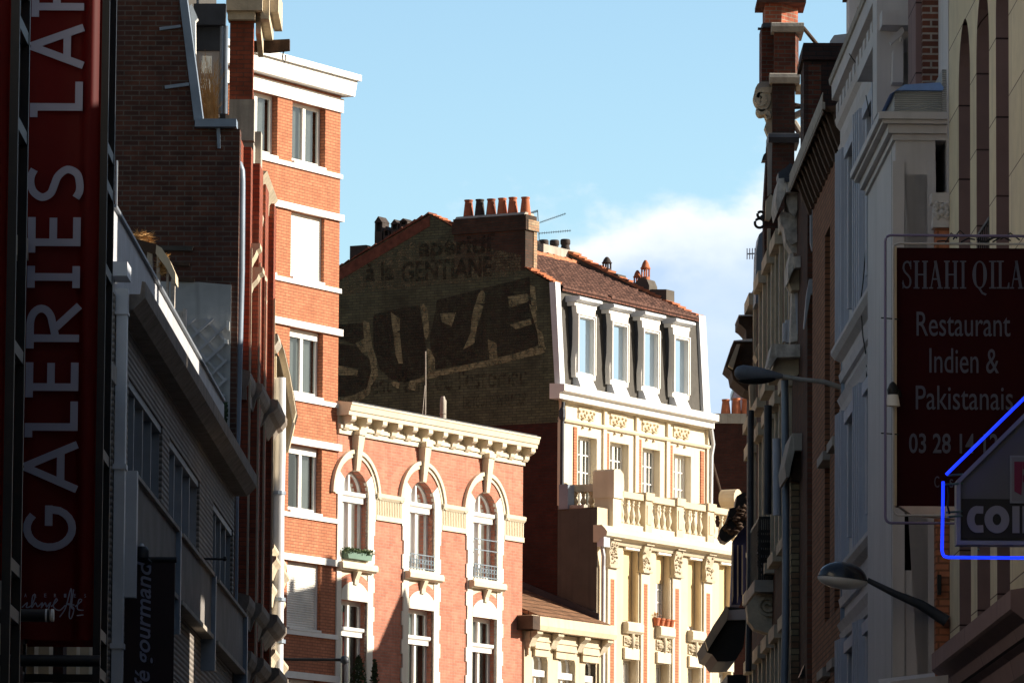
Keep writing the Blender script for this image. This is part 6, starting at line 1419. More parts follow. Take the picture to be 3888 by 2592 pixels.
# --- slim brick pilaster with a carved white capital between the two
q = PRf(61.22)
b = Place('brick_pilaster', 'slim brick pilaster, toned orange for bounce light, with a carved white capital between white and pink fronts', 'pilaster', q, RT)
x0, x1 = b.px((3553, 1500)), b.px((3607, 1500)); zt = b.pz(Q7(750, 115))
MB().box(x0, x1, 0, .22, 0, zt).build('shaft', K['orange'], b)  # bright brick puts warm bounce light into the colour
k = MB(); z2 = b.pz(Q6(850, 1440)); k.box(x0 - .03, x1 + .0, -.04, .2, zt + .003, zt + .10); k.box(x0 - .045, x1, -.06, .2, z2 - .1, z2)
for i in range(60): 
    zz = random.uniform(zt + .1, z2 - .1); k.lathe(random.uniform(x0 - .02, x1), random.uniform(-.06, -.02), [(.004, zz - .03), (.022, zz), (.004, zz + .03)], 6)
k.box(x0 - .02, x1, -.03, .2, zt + .103, z2 - .103); k.build('capital', K['coolwhite'], b)
k = MB(); zz = b.pz(Q8(820, 920)); k.box(x0 + .01, x0 + .05, -.06, -.002, zz - .1, zz + .1); k.build('junction_box', K['black'], b)
# --- street lamps on arms
def lamp(nm, lab, wall, head, tip_h, L, Hh, rz, arm_r, navy):
    t = Place(nm, lab, 'street lamp', wall, 0, 'street lamps on the right hand fronts')
    d = head - wall
    pts = [Vector((.03, 0, -.03)), d * .3 + Vector((0, 0, .02)), d * .65, d]
    MB().tube([tuple(p) for p in pts], arm_r, 12).build('arm', K['lead'] if navy else K['greystone'], t, smooth=60)
    return t, d
wall = at(3583, 2345, 61.1); head = at(3293, 2200, 61.1)
t, d = lamp('street_lamp', 'domed navy street lamp with a bright glass rim, lower on a tapering arm', wall, head, 0, .5, .2, 0, [.062, .05, .036, .026], True)
s_ = 62.6 / 23143
cx_, cz_ = d.x - .25, d.z + .01
dome = MB(); n = 20; rows = 9
# an elongated dome: ellipsoid upper half with its long axis along the arm
def ell(mb, cx, cy, cz, ax, ay, az, up, tilt, nn=20, rows=8, off=0.0):
    b0 = len(mb.v)
    for r in range(rows + 1):
        ph = (PI / 2) * r / rows
        for i in range(nn):
            a = 2 * PI * i / nn; x, y, z = ax * math.cos(ph) * math.cos(a), ay * math.cos(ph) * math.sin(a), (az if up else -az) * math.sin(ph) + off
            ct, st_ = math.cos(tilt), math.sin(tilt); mb.v.append((cx + x * ct - z * st_, cy + y, cz + x * st_ + z * ct))
    for r in range(rows):
        for i in range(nn):
            j = (i + 1) % nn; mb.f.append((b0 + r * nn + i, b0 + r * nn + j, b0 + (r + 1) * nn + j, b0 + (r + 1) * nn + i))
    mb.f.append(tuple(b0 + i for i in reversed(range(nn))))
ell(dome, cx_, 0, cz_, .25, .19, .17, True, -.11); dome.build('dome', plain('navy_enamel', (.012, .017, .03), .22, .2, 3, spec=.6), t, smooth=50)
gl = MB(); ell(gl, cx_, 0, cz_ - .005, .255, .195, .10, False, -.11); gl.build('glass_bowl', plain('lamp_glass', (.85, .84, .84), .12, .05, 2, spec=.8), t, smooth=50)
wall = at(3204, 1468, 77.4); head = at(2955, 1425, 77.4)
t, d = lamp('street_lamp', 'long grey street lamp head on a slim arm, upper one beside the drainpipe', wall, head, 0, .5, .2, 0, [.035, .032, .028, .03], False)
hd = MB(); hx = d.x
sec = [(0.06, .035, .02, -.03), (-.05, .06, .05, -.06), (-.25, .10, .09, -.10), (-.45, .12, .10, -.11), (-.53, .10, .07, -.085), (-.56, .05, .02, -.04)]
b0 = 0; nn = 14
for (x, hw_, zu, zd) in sec:
    for i in range(nn):
        a = 2 * PI * i / nn; zz = (zu if math.sin(a) > 0 else -zd) * math.sin(a); hd.v.append((hx + x, hw_ * math.cos(a), d.z + zz + x * -.07))
for r in range(len(sec) - 1):
    for i in range(nn): j = (i + 1) % nn; hd.f.append((r * nn + i, r * nn + j, (r + 1) * nn + j, (r + 1) * nn + i))
hd.f.append(tuple(range(nn))); hd.f.append(tuple((len(sec) - 1) * nn + i for i in range(nn)))
hd.build('head', plain('lamp_grey_paint', (.16, .165, .18), .5, .2, 5, streak=.3, dirt=(.08, .08, .08)), t, smooth=60)
ho = MB(); ell(ho, hx - .27, 0, d.z - .05, .25, .095, .065, False, .07); ho.build('lens', K['black'], t, smooth=50)

# --- restaurant sign with dead neon tubes
YS = 52.0
b = Place('restaurant_sign', 'dark maroon restaurant sign with grey lettering inside two unlit neon frames', 'sign', Vector((at(3658, 1400, YS).x, YS, 0)), 0)
x0, z1 = b.p(3405, 940); x1, z0 = b.p(3913, 1922)
bd = MB().box(x0, x1, 0, .18, z0, z1).build('board', K['maroon'], b)
MB().box(x0 - .022, x0 - .002, -.02, .2, z0 - .0, z1 + .01).build('edge_strip', K['cream2'], b)
k = MB(); k.xz([(x0 + .02, z0 - .003), (x1, z0 - .003), (x1, z0 - .12), (x0 + .5, z0 - .11), (x0 + .12, z0 - .07)], .0, .17); k.build('reflector', plain('sign_reflector', (.62, .50, .45), .5, .15, 2), b)
def frame_tube(xl_, yt, yb2, r, mat, nm, yy):
    pts = []
    xa, za = b.p(xl_, yt, yy); _, ze = b.p(xl_, yb2, yy); xr2 = x1 + (x0 - xa); rc = .05
    for cx_, cz_, a0 in ((xa + rc, za - rc, 180), (xr2 - rc, za - rc, 90), (xr2 - rc, ze + rc, 0), (xa + rc, ze + rc, -90)):
        for s in range(5): a = math.radians(a0 - 90 * s / 4); pts.append((cx_ + rc * math.cos(a), yy, cz_ + rc * math.sin(a)))
    pts.append(pts[0]); MB().tube(pts, r, 8).build(nm, mat, b, smooth=60)
frame_tube(3361, 893, 1984, .012, plain('unlit_neon', (.20, .17, .30), .3, .1, 3), 'neon_tube', -.16)
frame_tube(3392, 924, 1955, .010, plain('unlit_neon_pale', (.52, .50, .50), .3, .1, 3), 'neon_tube', -.10)
cl = MB()
for y in (1208, 1645): 
    xa, z = b.p(3345, y, -.1); MB().tube([(xa, -.13, z), (x0 + .01, -.03, z)], .006, 5).build('tube_clip', K['black'], b)
wr = MB()
for i in range(9):
    xa, z = b.p(3560 + 30 * i, 915 + 8 * math.sin(i * 2.2), -.05); xe, ze = b.p(3600 + 34 * i, 905 + 10 * math.cos(i * 1.7), -.05); wr.tube([(xa, -.02, z), ((xa + xe) / 2, -.06, max(z, ze) + .05 * math.sin(i)), (xe, -.03, ze)], .007, 5)
wr.build('wires', K['black'], b)
# serif capitals built from thick and thin strokes
def serif(ch, xa, xe, za, ze, mb, kx):
    w = xe - xa; h = ze - za; T = w * .20 if ch != 'I' else w * .40; t_ = h * .045; y0_, y1_ = -.010 - .0005 * kx, -.001; S_ = lambda p, ww: mb.stroke(p, ww, y0_, y1_)
    def foot(cx_, zz, sp): mb.xz([(cx_ - sp, zz), (cx_ + sp, zz), (cx_ + sp, zz + t_), (cx_ - sp, zz + t_)], y0_ + .0002, y1_)
    def stem(cx_, za_=za, ze_=ze, ww=T): mb.xz([(cx_ - ww / 2, za_), (cx_ + ww / 2, za_), (cx_ + ww / 2, ze_), (cx_ - ww / 2, ze_)], y0_, y1_)
    if ch == 'I': stem((xa + xe) / 2); foot((xa + xe) / 2, za, w * .5); foot((xa + xe) / 2, ze - t_, w * .5)
    if ch == 'H':
        for s in (.2, .8): stem(xa + w * s); foot(xa + w * s, za, w * .2); foot(xa + w * s, ze - t_, w * .2)
        mb.xz([(xa + w * .25, za + h * .48), (xa + w * .75, za + h * .48), (xa + w * .75, za + h * .53), (xa + w * .25, za + h * .53)], y0_ + .0004, y1_)
    if ch == 'L':
        stem(xa + w * .28); foot(xa + w * .28, za, w * .28); foot(xa + w * .28, ze - t_, w * .28); mb.xz([(xa + w * .3, za), (xe, za), (xe, za + h * .22), (xe - w * .06, za + h * .22), (xe - w * .16, za + t_), (xa + w * .3, za + t_)], y0_ + .0004, y1_)
    if ch == 'A':
        S_([(xa + w * .16, za + t_), (xa + w * .48, ze)], w * .07); S_([(xa + w * .80, za + t_), (xa + w * .46, ze)], w * .19); foot(xa + w * .15, za, w * .15); foot(xa + w * .8, za, w * .2); mb.xz([(xa + w * .24, za + h * .32), (xa + w * .7, za + h * .32), (xa + w * .7, za + h * .37), (xa + w * .24, za + h * .37)], y0_ + .0004, y1_)
    if ch == 'S':
        p = [(.86, .80), (.74, .93), (.5, .965), (.24, .90), (.16, .74), (.30, .60), (.55, .50), (.80, .37), (.84, .20), (.70, .07), (.44, .035), (.20, .10), (.10, .22)]; mb.stroke(smooth_line([(xa + w * a, za + h * c) for a, c in p], 4), w * .17, y0_, y1_)
        mb.xz([(xa + w * .84, za + h * .70), (xa + w * .92, za + h * .70), (xa + w * .92, ze), (xa + w * .84, ze)], y0_ + .0004, y1_); mb.xz([(xa + w * .08, za), (xa + w * .15, za), (xa + w * .15, za + h * .3), (xa + w * .08, za + h * .3)], y0_ + .0004, y1_)
    if ch == 'Q':
        n = 24; c_ = ((xa + xe) / 2, (za + ze) / 2)
        for i in range(n):
            P_ = []
            for a in (2 * PI * i / n, 2 * PI * (i + 1) / n): P_.append(((c_[0] + w / 2 * math.cos(a), c_[1] + h / 2 * math.sin(a)), (c_[0] + (w / 2 - w * .19 * abs(math.cos(a)) - w * .05) * math.cos(a), c_[1] + (h / 2 - h * .05) * math.sin(a))))
            mb.xz([P_[0][0], P_[1][0], P_[1][1], P_[0][1]], y0_, y1_)
        mb.stroke([(xa + w * .45, za + h * .03), (xa + w * .68, za - h * .16), (xa + w * .95, za - h * .22)], w * .13, y0_ + .0004, y1_)
for kx, (ch, xa, xe) in enumerate((('S', 478, 545), ('H', 555, 650), ('A', 657, 748), ('H', 757, 850), ('I', 862, 903), ('Q', 945, 1040), ('I', 1055, 1100), ('L', 1105, 1188), ('A', 1193, 1282))):
    mb = MB(); x_a, z_a = b.p(*Q7(xa, 515)); x_e, z_e = b.p(*Q7(xe, 332)); serif(ch, x_a, x_e, z_a, z_e, mb, kx); mb.build('letter', K['signletter'], bd)
def line(txt, f, xa, ya, xe, ye, fat=0.0, par=bd, P=b, mat='signletter', y0=-.010):
    p0 = P.p(*f(xa, ye)); p1 = P.p(*f(xe, ya)); text_mb(txt, p0[0], p1[0], p0[1], p1[1], y0, -.001, fat=fat).build('lettering', K[mat], par)
line('Restaurant', Q7, 575, 672, 1195, 828); line('Indien &', Q7, 660, 912, 1118, 1072); line('Pakistanais', Q7, 570, 1160, 1212, 1314); line('03 28 14 12', Q7, 525, 1475, 1115, 1602, .012)
line('C', Q8, 780, 200, 812, 275); line('s', Q8, 880, 220, 905, 275)
# small spotlight on the sign edge
t = Place('sign_spotlight', 'small black and white spotlight on the left edge of the maroon sign', 'spotlight', at(*Q7(418, 1215), YS - .12), 0)
k = MB(); k.lathe(0, 0, [(.045, -.0), (.05, .04), (.03, .09), (.01, .11)], 12); k.build('hood', K['black'], t, smooth=50); k = MB(); k.lathe(0, 0, [(.062, -.10), (.055, -.05), (.046, -.003)], 12); k.build('reflector', K['white'], t, smooth=50); MB().tube([(.02, 0, .03), (.06, .06, .04), (.07, .12, 0)], .012, 6).build('bracket', K['black'], t)
# --- hairdresser sign with lit blue neon
YH = 43.0
b = Place('hairdresser_sign', 'house shaped grey hairdresser sign with bold letters inside a lit blue neon outline', 'sign', Vector((at(3888, 1900, YH).x, YH, 0)), 0)
x0, zr = b.p(*Q8(938, 235)); _, z0 = b.p(*Q8(938, 640)); xm = x0 + .80; x1 = 2 * xm - x0; za = zr + (xm - x0) * 1.0
bd = MB(); bd.xz([(x0, z0), (x1, z0), (x1, zr), (xm, za), (x0, zr)], 0, .16); bd = bd.build('board', plain('grey_sign_face', (.10, .105, .12), .5, .1, 2), b)
k = MB(); w = .028
k.stroke([(x0, z0), (x1, z0), (x1, zr), (xm, za), (x0, zr)], w, -.03, .17, closed=True); k.build('rim', K['alu'], b)
xb0, zb1 = b.p(*Q8(958, 350)); _, zb0 = b.p(*Q8(958, 618)); MB().box(xb0, x1 - .03, -.012, -.001, zb0, zb1).build('black_band', K['black'], bd)
GL = plain('hairdresser_letter', (.22, .225, .26), .5, .05, 2)
cx0 = b.px(Q8(995, 500)); zl0, zl1 = b.pz(Q8(0 + 1100, 575)), b.pz(Q8(1100, 398)); xs0, xe0 = cx0, b.px(Q8(1110, 500))
pxw = (b.px(Q8(1373, 500)) - cx0) / 378
for ch, a, e in (('C', 995, 1108), ('O', 1113, 1272), ('I', 1295, 1342), ('F', 1362, 1450)):
    xa, xe = cx0 + (a - 995) * pxw, cx0 + (e - 995) * pxw; h = zl1 - zl0; mb = MB(); T = .052; c_ = ((xa + xe) / 2, (zl0 + zl1) / 2); rw, rh = (xe - xa) / 2 - T / 2, h / 2 - T / 2
    if ch == 'C': mb.stroke([(c_[0] + rw + .02 , zl1 - T * .55)] + [(c_[0] + rw * .3 + (rw * 1.3) * math.cos(math.radians(t)), c_[1] + rh * math.sin(math.radians(t))) for t in range(80, 281, 14)] + [(c_[0] + rw + .02, zl0 + T * .55)], T, -.022, -.013)
    if ch == 'O': mb.stroke([(c_[0] + rw * math.cos(math.radians(t)), c_[1] + rh * math.sin(math.radians(t))) for t in range(0, 360, 12)], T * 1.1, -.022, -.013, closed=True)
    if ch == 'I': mb.box(xa, xe, -.022, -.013, zl0, zl1)
    if ch in 'FE':
        mb.box(xa, xa + T, -.022, -.013, zl0, zl1); mb.box(xa + T, xe, -.0225, -.013, zl1 - T * .8, zl1); mb.box(xa + T, xe - .01, -.0225, -.013, c_[1] - T * .35, c_[1] + T * .4)
        if ch == 'E': mb.box(xa + T, xe, -.0225, -.013, zl0, zl0 + T * .8)
    mb.build('letter', GL, bd)
xq, zq1 = b.p(*Q8(1278, 65)); _, zq0 = b.p(*Q8(1278, 380)); 
MB().box(xq, xq + .36, -.026, -.014, zq0, zq1).build('logo_frame', K['alu'], bd); lg = MB().box(xq + .012, xq + .348, -.030, -.027, zq0 + .012, zq1 - .012).build('logo_panel', plain('logo_white', (.17, .175, .2), .5, .1, 2), bd)
k = MB(); PK = plain('dark_pink_logo', (.16, .012, .05), .5, .1, 2); h = zq1 - zq0 - .1; xz0, zz0 = xq + .03, zq0 + .055
k.xz([(xz0, zz0 + h * .12), (xz0 + .05, zz0), (xz0 + .06, zz0 + h), (xz0, zz0 + h)], -.036, -.031); k.box(xz0 + .0605, xz0 + .26, -.036, -.031, zz0 + h * .78, zz0 + h); k.box(xz0 + .0605, xz0 + .2, -.036, -.031, zz0 + h * .4, zz0 + h * .6); k.build('logo_letter', PK, bd)
BN = emit('blue_neon', (.006, .028, 1.0), 1.05)
def qn(x, y): p = b.p(*Q8(x, y), -.12); return (p[0], -.12, p[1])
lft = [qn(838, 235), qn(836, 400), qn(831, 690)]; c0 = qn(845, 728); xrn = 2 * xm - lft[0][0]
MB().tube(lft + [qn(836, 715), c0, qn(870, 736), (xrn - .05, -.12, qn(870, 738)[2]), (xrn, -.12, qn(870, 728)[2]), (xrn, -.12, lft[0][2])], .0115, 10).build('neon_tube', BN, b, smooth=60)
s0 = qn(858, 190); s1 = qn(1050, 2); m_ = (s1[2] - s0[2]) / (s1[0] - s0[0]); MB().tube([s0, (xm, -.12, s0[2] + m_ * (xm - s0[0]))], .0115, 10).build('neon_tube', BN, b, smooth=60)
MB().tube([(2 * xm - s0[0], -.12, s0[2]), (xm + .02, -.12, s0[2] + m_ * (xm - s0[0]))], .0115, 10).build('neon_tube', BN, b, smooth=60)
k = MB()
for (x, y) in ((860, 255), (880, 195), (870, 440), (880, 470), (1080, 690)): 
    p = qn(x, y); k.tube([(p[0] - .01, -.12, p[2]), (x0 + .03 if x < 1000 else p[0], -.0, p[2] + .02)], .008, 6)
k.build('tube_holders', plain('green_glass_holder', (.08, .16, .15), .3, .2, 3), b)
k = MB(); k.tube([qn(868, 260), qn(875, 330), qn(868, 400), qn(880, 450)], .008, 6); k.build('wire', K['black'], b)
# --- brown brick house with deep timber eaves
b = Place('brown_brick_house', 'brown brick house with narrow recessed windows and deep dark bracketed eaves', 'building', PRf(77.05), RT)
LB = 6.4
xo, ze = b.p(*Q1(978, 1068), .15); zsof = b.pz(Q1(1100, 1240), .15)
def gB(f, x, y): return b.g(*f(x, y), 0.0)
w1 = (gB(Q2, 1275, 800), gB(Q2, 1228, 900)); w2 = (gB(Q2, 1180, 930), gB(Q2, 1130, 1000))
zt = gB(Q2, 1255, 770)[1]
levels = [(zt - 3.0, zt), (gB(Q4, 1365, 500)[1] - 2.8, gB(Q4, 1365, 500)[1]), (gB(Q5, 1365, 850)[1] - 1.5, gB(Q5, 1365, 850)[1]), (1.0, gB(Q5, 1365, 1380)[1])]
hol = []
for (za, zb2) in levels:
    for w_ in (w1, w2): hol.append([(w_[0][0], za), (w_[1][0], za), (w_[1][0], zb2), (w_[0][0], zb2)])
w = MB(); w.sheet([(0, 0), (LB, 0), (LB, ze), (0, ze)], hol, lambda u, v, d: (d, u, v), .22); w.quad((0, 0, 0), (6, 0, 0), (6, 0, ze), (0, 0, ze)); w.build('wall', K['brown'], b)
MB().quad((.25, .1, 0), (.25, LB, 0), (.25, LB, ze), (.25, .1, ze)).build('recessed_brickwork', brick('banded_brick', (.22, .085, .05), (.05, .035, .03), (.08, .05, .04), stain=(.04, .03, .025), stain_amt=.4, contrast=1.4), b)
for (za, zb2) in levels[:3]:
    for w_ in (w1, w2): MB().box(-.10, .1, w_[0][0] - .1, w_[1][0] + .1, za - .12, za - .002).build('stone_sill', K['greystone'], b)
for w_ in (w1, w2):
    za, zb2 = levels[2]; MB().box(.12, .2, w_[0][0], w_[1][0], za, zb2).build('window', K['greystone'], b)
ev = MB(); ev.xz([(.05, zsof), (xo * .35, zsof + .02), (xo * .45, zsof + .16), (xo * .9, zsof + .25), (xo, zsof + .40), (xo, ze - .05), (xo * 1.03, ze), (.05, ze + .05)], .15, LB + 1.0); evo = ev.build('eaves', K['darkwood'], b)
MB().xz([(xo * 1.04, ze - .02), (xo * .9, ze - .03), (xo * .9, ze + .06), (xo * 1.06, ze + .07)], .10, LB + 1.1).build('gutter', K['greystone'], evo)
fs = MB(); fs.xz([(xo * 1.012, zsof + .42), (xo * 1.012, ze - .06), (xo * .98, ze - .06), (xo * .98, zsof + .42)], .16, LB + 1.0); fs.build('fascia', K['greystone'], evo)
for i in range(12):
    y = .4 + i * .56; k = MB(); k.xz([(.0, zsof - .25), (-.04, zsof - .25), (xo * .5, zsof - .02), (xo * .85, zsof + .23), (.0, zsof + .1)], y, y + .16); k.build('eaves_bracket', K['darkwood'], evo)
k = MB(); P = [b.p(*q, -.12) for q in (Q2(1345, 130), Q2(1350, 430), Q2(1345, 900), Q3(1465, 400), Q3(1460, 1000), Q4(1460, 500), Q4(1455, 1200), Q5(1455, 600), Q5(1450, 1568))]
k.tube([(p[0], -.12, p[1]) for p in P], .055, 10); k.build('drainpipe', K['zinc'], b, smooth=60); k = MB(); zq = b.pz(Q2(1350, 430), -.12); k.lathe(P[0][0], -.12, [(.06, zq), (.065, zq + 1.0), (.09, zq + 1.05), (.10, zq + 1.25), (.05, zq + 1.4)], 10); k.build('pipe_head', K['lead'], b, smooth=50)
MB().box(.5, 6, .2, LB + 2, ze + .052, ze + .8).build('roof', K['slate'], b)
brown = b
MB().box(0.3, 6, -.3, 0, ze - .2, ze + 1.6).build('parapet_end', K['bluewhite'], b)
# blackened chimney block and the tall red stepped chimney
q = at(*Q1(800, 440), 90)
b = Place('blackened_chimney', 'broad soot black brick chimney with red quoin bricks behind the dark eaves', 'chimney', Vector((q.x, 90, 0)), 0)
xw = b.px(Q1(1260, 440)); zt = b.pz(Q1(900, 430)); zk = b.pz(Q1(900, 600)); x_0 = b.px(Q1(835, 800)); x_n = b.px(Q1(797, 800))
k = MB(); k.box(x_n, xw + .8, 0, 1.3, 8, zk); st = k.build('stack', K['blackbrick'], b)
k = MB(); k.hexa([(x_n - .05, -.06, zk + .003), (xw + .8, -.06, zk + .003), (xw + .8, 1.36, zk + .003), (x_n - .05, 1.36, zk + .003), (x_n - .02, -.03, zt), (xw + .8, -.03, zt), (xw + .8, 1.3, zt), (x_n - .02, 1.3, zt)]); k.build('head', K['blackbrick'], b)
for i in range(6):
    zz = b.pz(Q1(900, 640 + 84 * i)); wq = .16 if i % 2 else .17
    k = MB(); k.box(x_0 + .0, x_0 + .19, -.006, .1, zz - .12, zz); k.box(x_0 + .0, x_0 + .09, -.0065, .1, zz - .27, zz - .15); k.build('quoin_brick', K['sootred'], b)
MB().box(x_n - .012, x_n + .1, -.004, .4, 8, zk - .02).build('arris', K['deepbrick'], b)
# pale roof lights behind
q = at(*Q1(1240, 380), 92); t = Place('white_roof_box', 'pale roof box with a small square opening against the sky', 'roof box', Vector((q.x, 92, 10)), 0)
k = MB(); xa, za = t.p(*Q1(1240, 420)); xe, ze2 = t.p(*Q1(1420, 0)); hx0, hz0 = t.p(*Q1(1318, 140)); hx1, hz1 = t.p(*Q1(1360, 70))
k.sheet([(xa, 0), (xe + .4, 0), (xe + .4, ze2 + .1), (xa, ze2 + .1)], [[(hx0, hz0), (hx1, hz0), (hx1, hz1), (hx0, hz1)]], FX(0), .3); k.quad((xa, 0, 0), (xa, .8, 0), (xa, .8, ze2 + .1), (xa, 0, ze2 + .1)); k.build('box', K['coolwhite'], t)
MB().box(xa - .06, xe + .4, -.05, .85, ze2 + .103, ze2 + .22).build('cap', K['darkwood'], t)
xa, za = t.p(*Q1(1040, 440)); xe, ze2 = t.p(*Q1(1240, 365)); MB().xz([(xa - .02, za - 1), (xe, za - 1), (xe, ze2), (xa + .06, ze2 + -.03), (xa, za)], -.3, -.01).build('pale_ledge', K['roofsheet'], t)
# red chimney: three stages, turned to the sun
Yc = 104.0
q = at(*Q1(600, 500), Yc)
b = Place('stepped_chimney', 'tall red brick chimney in three stages with stone collars and a carved scroll', 'chimney', Vector((q.x, Yc, 0)), 0)
def pc(x, y, yy=0.0): return b.p(*Q1(x, y), yy)
def stage(x0, x1, xm, ztop_, zbot, mat, nm, yy):
    """front face from x0 to xm square on, then a face turned to the right"""
    a, e, m_ = pc(x0, 500, yy)[0], pc(x1, 500, yy)[0], pc(xm, 500, yy)[0]
    k = MB(); k.xy([(a, yy), (m_, yy), (e, yy + .45), (e, yy + 1.1), (a, yy + 1.1)], zbot, ztop_); return k.build(nm, mat, b)
z = [pc(0, y)[1] for y in (-60, 205, 250, 300, 725, 770, 820, 1320, 1380, 1568, 2600)]
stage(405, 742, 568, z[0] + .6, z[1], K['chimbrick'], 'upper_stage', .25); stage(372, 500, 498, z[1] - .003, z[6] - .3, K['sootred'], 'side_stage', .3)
stage(498, 750, 705, z[3] + .003, z[4], K['sootred'], 'middle_stage', 0); stage(480, 705, 702, z[6] - .003, z[7], K['deepbrick'], 'lower_stage', .02); stage(475, 700, 698, z[8] - .003, z[10], K['deepbrick'], 'base_stage', .03)  # lower stages take darker brick than the upper one
def collar(x0, x1, za, zb2, nm, d_=.0, mat='greystone'):
    a, e = pc(x0, 500, -.08)[0], pc(x1, 500, -.08)[0]; k = MB(); h = za - zb2
    k._ext([(-.08 - d_, zb2), (-.13 - d_, zb2 + h * .5), (-.11 - d_, za - h * .15), (-.02, za), (.9, za), (.9, zb2)], lambda p, c: (c, p[0], p[1]), a, e); k.build(nm, K[mat], b)
collar(470, 790, pc(0, 222)[1], pc(0, 318)[1], 'collar'); collar(452, 752, pc(0, 725)[1], pc(0, 825)[1], 'collar'); collar(440, 745, pc(0, 1318)[1], pc(0, 1418)[1], 'collar', mat='lead')
k = MB(); xa, xe = pc(385, 0)[0], pc(575, 0)[0]; k.box(xa, xe, .2, .9, pc(0, 250)[1], pc(0, 207)[1]); k.box(pc(340, 0)[0], xa, .25, .33, pc(0, 268)[1], pc(0, 248)[1]); k.build('ledge', K['lead'], b)
k = MB(); xa, xe = pc(330, 0)[0], pc(815, 0)[0]; k.box(xa, xe, .1, 1.2, pc(0, 10)[1], pc(0, -30)[1]); k.build('ledge', K['sootred'], b)
k = MB(); k.xz([pc(x, y, .2) for x, y in ((308, 875), (330, 835), (365, 812), (475, 812), (475, 900), (340, 905))], .2, .7); k.build('bracket_top', K['greystone'], b)
k = MB(); sp = [pc(x, y, .2) for x, y in ((470, 900), (420, 895), (350, 905), (320, 950), (330, 1000), (355, 1030), (390, 1010), (385, 960), (355, 945), (345, 975))]; k.stroke(smooth_line(sp, 4), .10, .18, .6); sp = [pc(x, y, .2) for x, y in ((400, 905), (440, 960), (420, 1040), (380, 1080), (345, 1080), (360, 1115), (410, 1110), (440, 1150), (415, 1165))]; k.stroke(smooth_line(sp, 4), .09, .2, .62)
k.xz([pc(x, y, .25) for x, y in ((480, 900), (380, 930), (370, 1090), (430, 1170), (400, 1260), (432, 1340), (480, 1340))], .25, .6); k.build('carved_scroll', K['carved'], b)
k = MB(); xa, za = pc(715, 905, .2); xe, ze2 = pc(772, 838, .2); k.box(xa, xe, .2, .6, za, ze2); k.build('stone_stub', K['cream2'], b)
for (p, q_, r) in (((785, 265), (920, 430), .035), ((690, 1055), (800, 1050), .04), ((700, 1025), (790, 1045), .025), ((690, 1150), (800, 1095), .06), ((690, 1200), (780, 1350), .06), ((740, 650), (800, 640), .05), ((740, 665), (800, 720), .03)):
    a = pc(*p, .2); e = pc(*q_, .2); MB().tube([(a[0], .3, a[1]), (e[0], .3, e[1])], r, 8).build('iron_tie', K['darkwood'] if r < .05 else K['greystone'], b)
# --- ornate house with white carved bay brackets
b = Place('ornate_house', 'ornate brick house with peeling white carved brackets stepping down its projecting bay', 'building', PRf(84.6), RT)
LO = 16.5
MB().box(0, 8, 0, LO, 0, 14.2).build('wall', K['deepbrick'], b)
MB().xz([(1.5, 14.203), (7.5, 14.203), (4.6, 17.4), (3.4, 17.4)], .5, LO - .2).build('roof', K['slate'], b)  # unseen ridge added to shade the brick front across the street
def pO(f, x, y, yy): return b.p(*f(x, y), yy)
def poly(f, pts, yy, d_, mat, nm): 
    k = MB(); k.xz([pO(f, x, y, yy) for x, y in pts], yy, yy + d_); return k.build(nm, K[mat] if isinstance(mat, str) else mat, b)
# zinc panel on the near edge
poly(Q2, [(985, 585), (1085, 585), (1085, 1175), (1000, 1175), (985, 1100)], -.2, .15, 'zinc', 'zinc_panel'); poly(Q3, [(1105, 155), (1212, 150), (1212, 300), (1120, 300), (1060, 640), (1050, 630), (1080, 300)], -.15, .2, 'zinc', 'zinc_panel')
# first bracket: cornice head and S shaped console
poly(Q2, [(735, 500), (880, 480), (940, 570), (935, 590), (745, 600)], 2.2, .5, 'peel', 'cornice_head'); poly(Q2, [(672, 465), (725, 460), (735, 495), (735, 615), (700, 690), (660, 800), (640, 690), (655, 560)], 2.3, 1.2, 'peel', 'cornice_face')
poly(Q2, [(665, 405), (745, 350), (790, 310), (840, 350), (840, 400), (770, 460), (670, 465)], 2.8, .5, 'lead', 'lead_cap'); poly(Q2, [(728, 462), (870, 465), (882, 500), (735, 498)], 2.15, .3, 'lead', 'lead_cap')
poly(Q2, [(740, 625), (930, 610), (945, 760), (890, 800), (880, 1000), (870, 1210), (800, 1195), (740, 1090), (720, 960), (690, 910), (680, 820), (700, 790), (770, 810), (745, 700)], 2.5, .5, 'peel', 'carved_console'); poly(Q2, [(882, 760), (945, 770), (945, 1210), (875, 1210)], 2.35, .4, 'bluewhite', 'side_panel')
poly(Q2, [(750, 620), (885, 620), (880, 700), (850, 790), (830, 850), (780, 800), (745, 700)], 2.42, .07, 'peel', 'carved_leaf'); poly(Q2, [(735, 960), (790, 1000), (850, 1000), (860, 1090), (800, 1120), (740, 1060)], 2.42, .07, 'peel', 'carved_leaf')
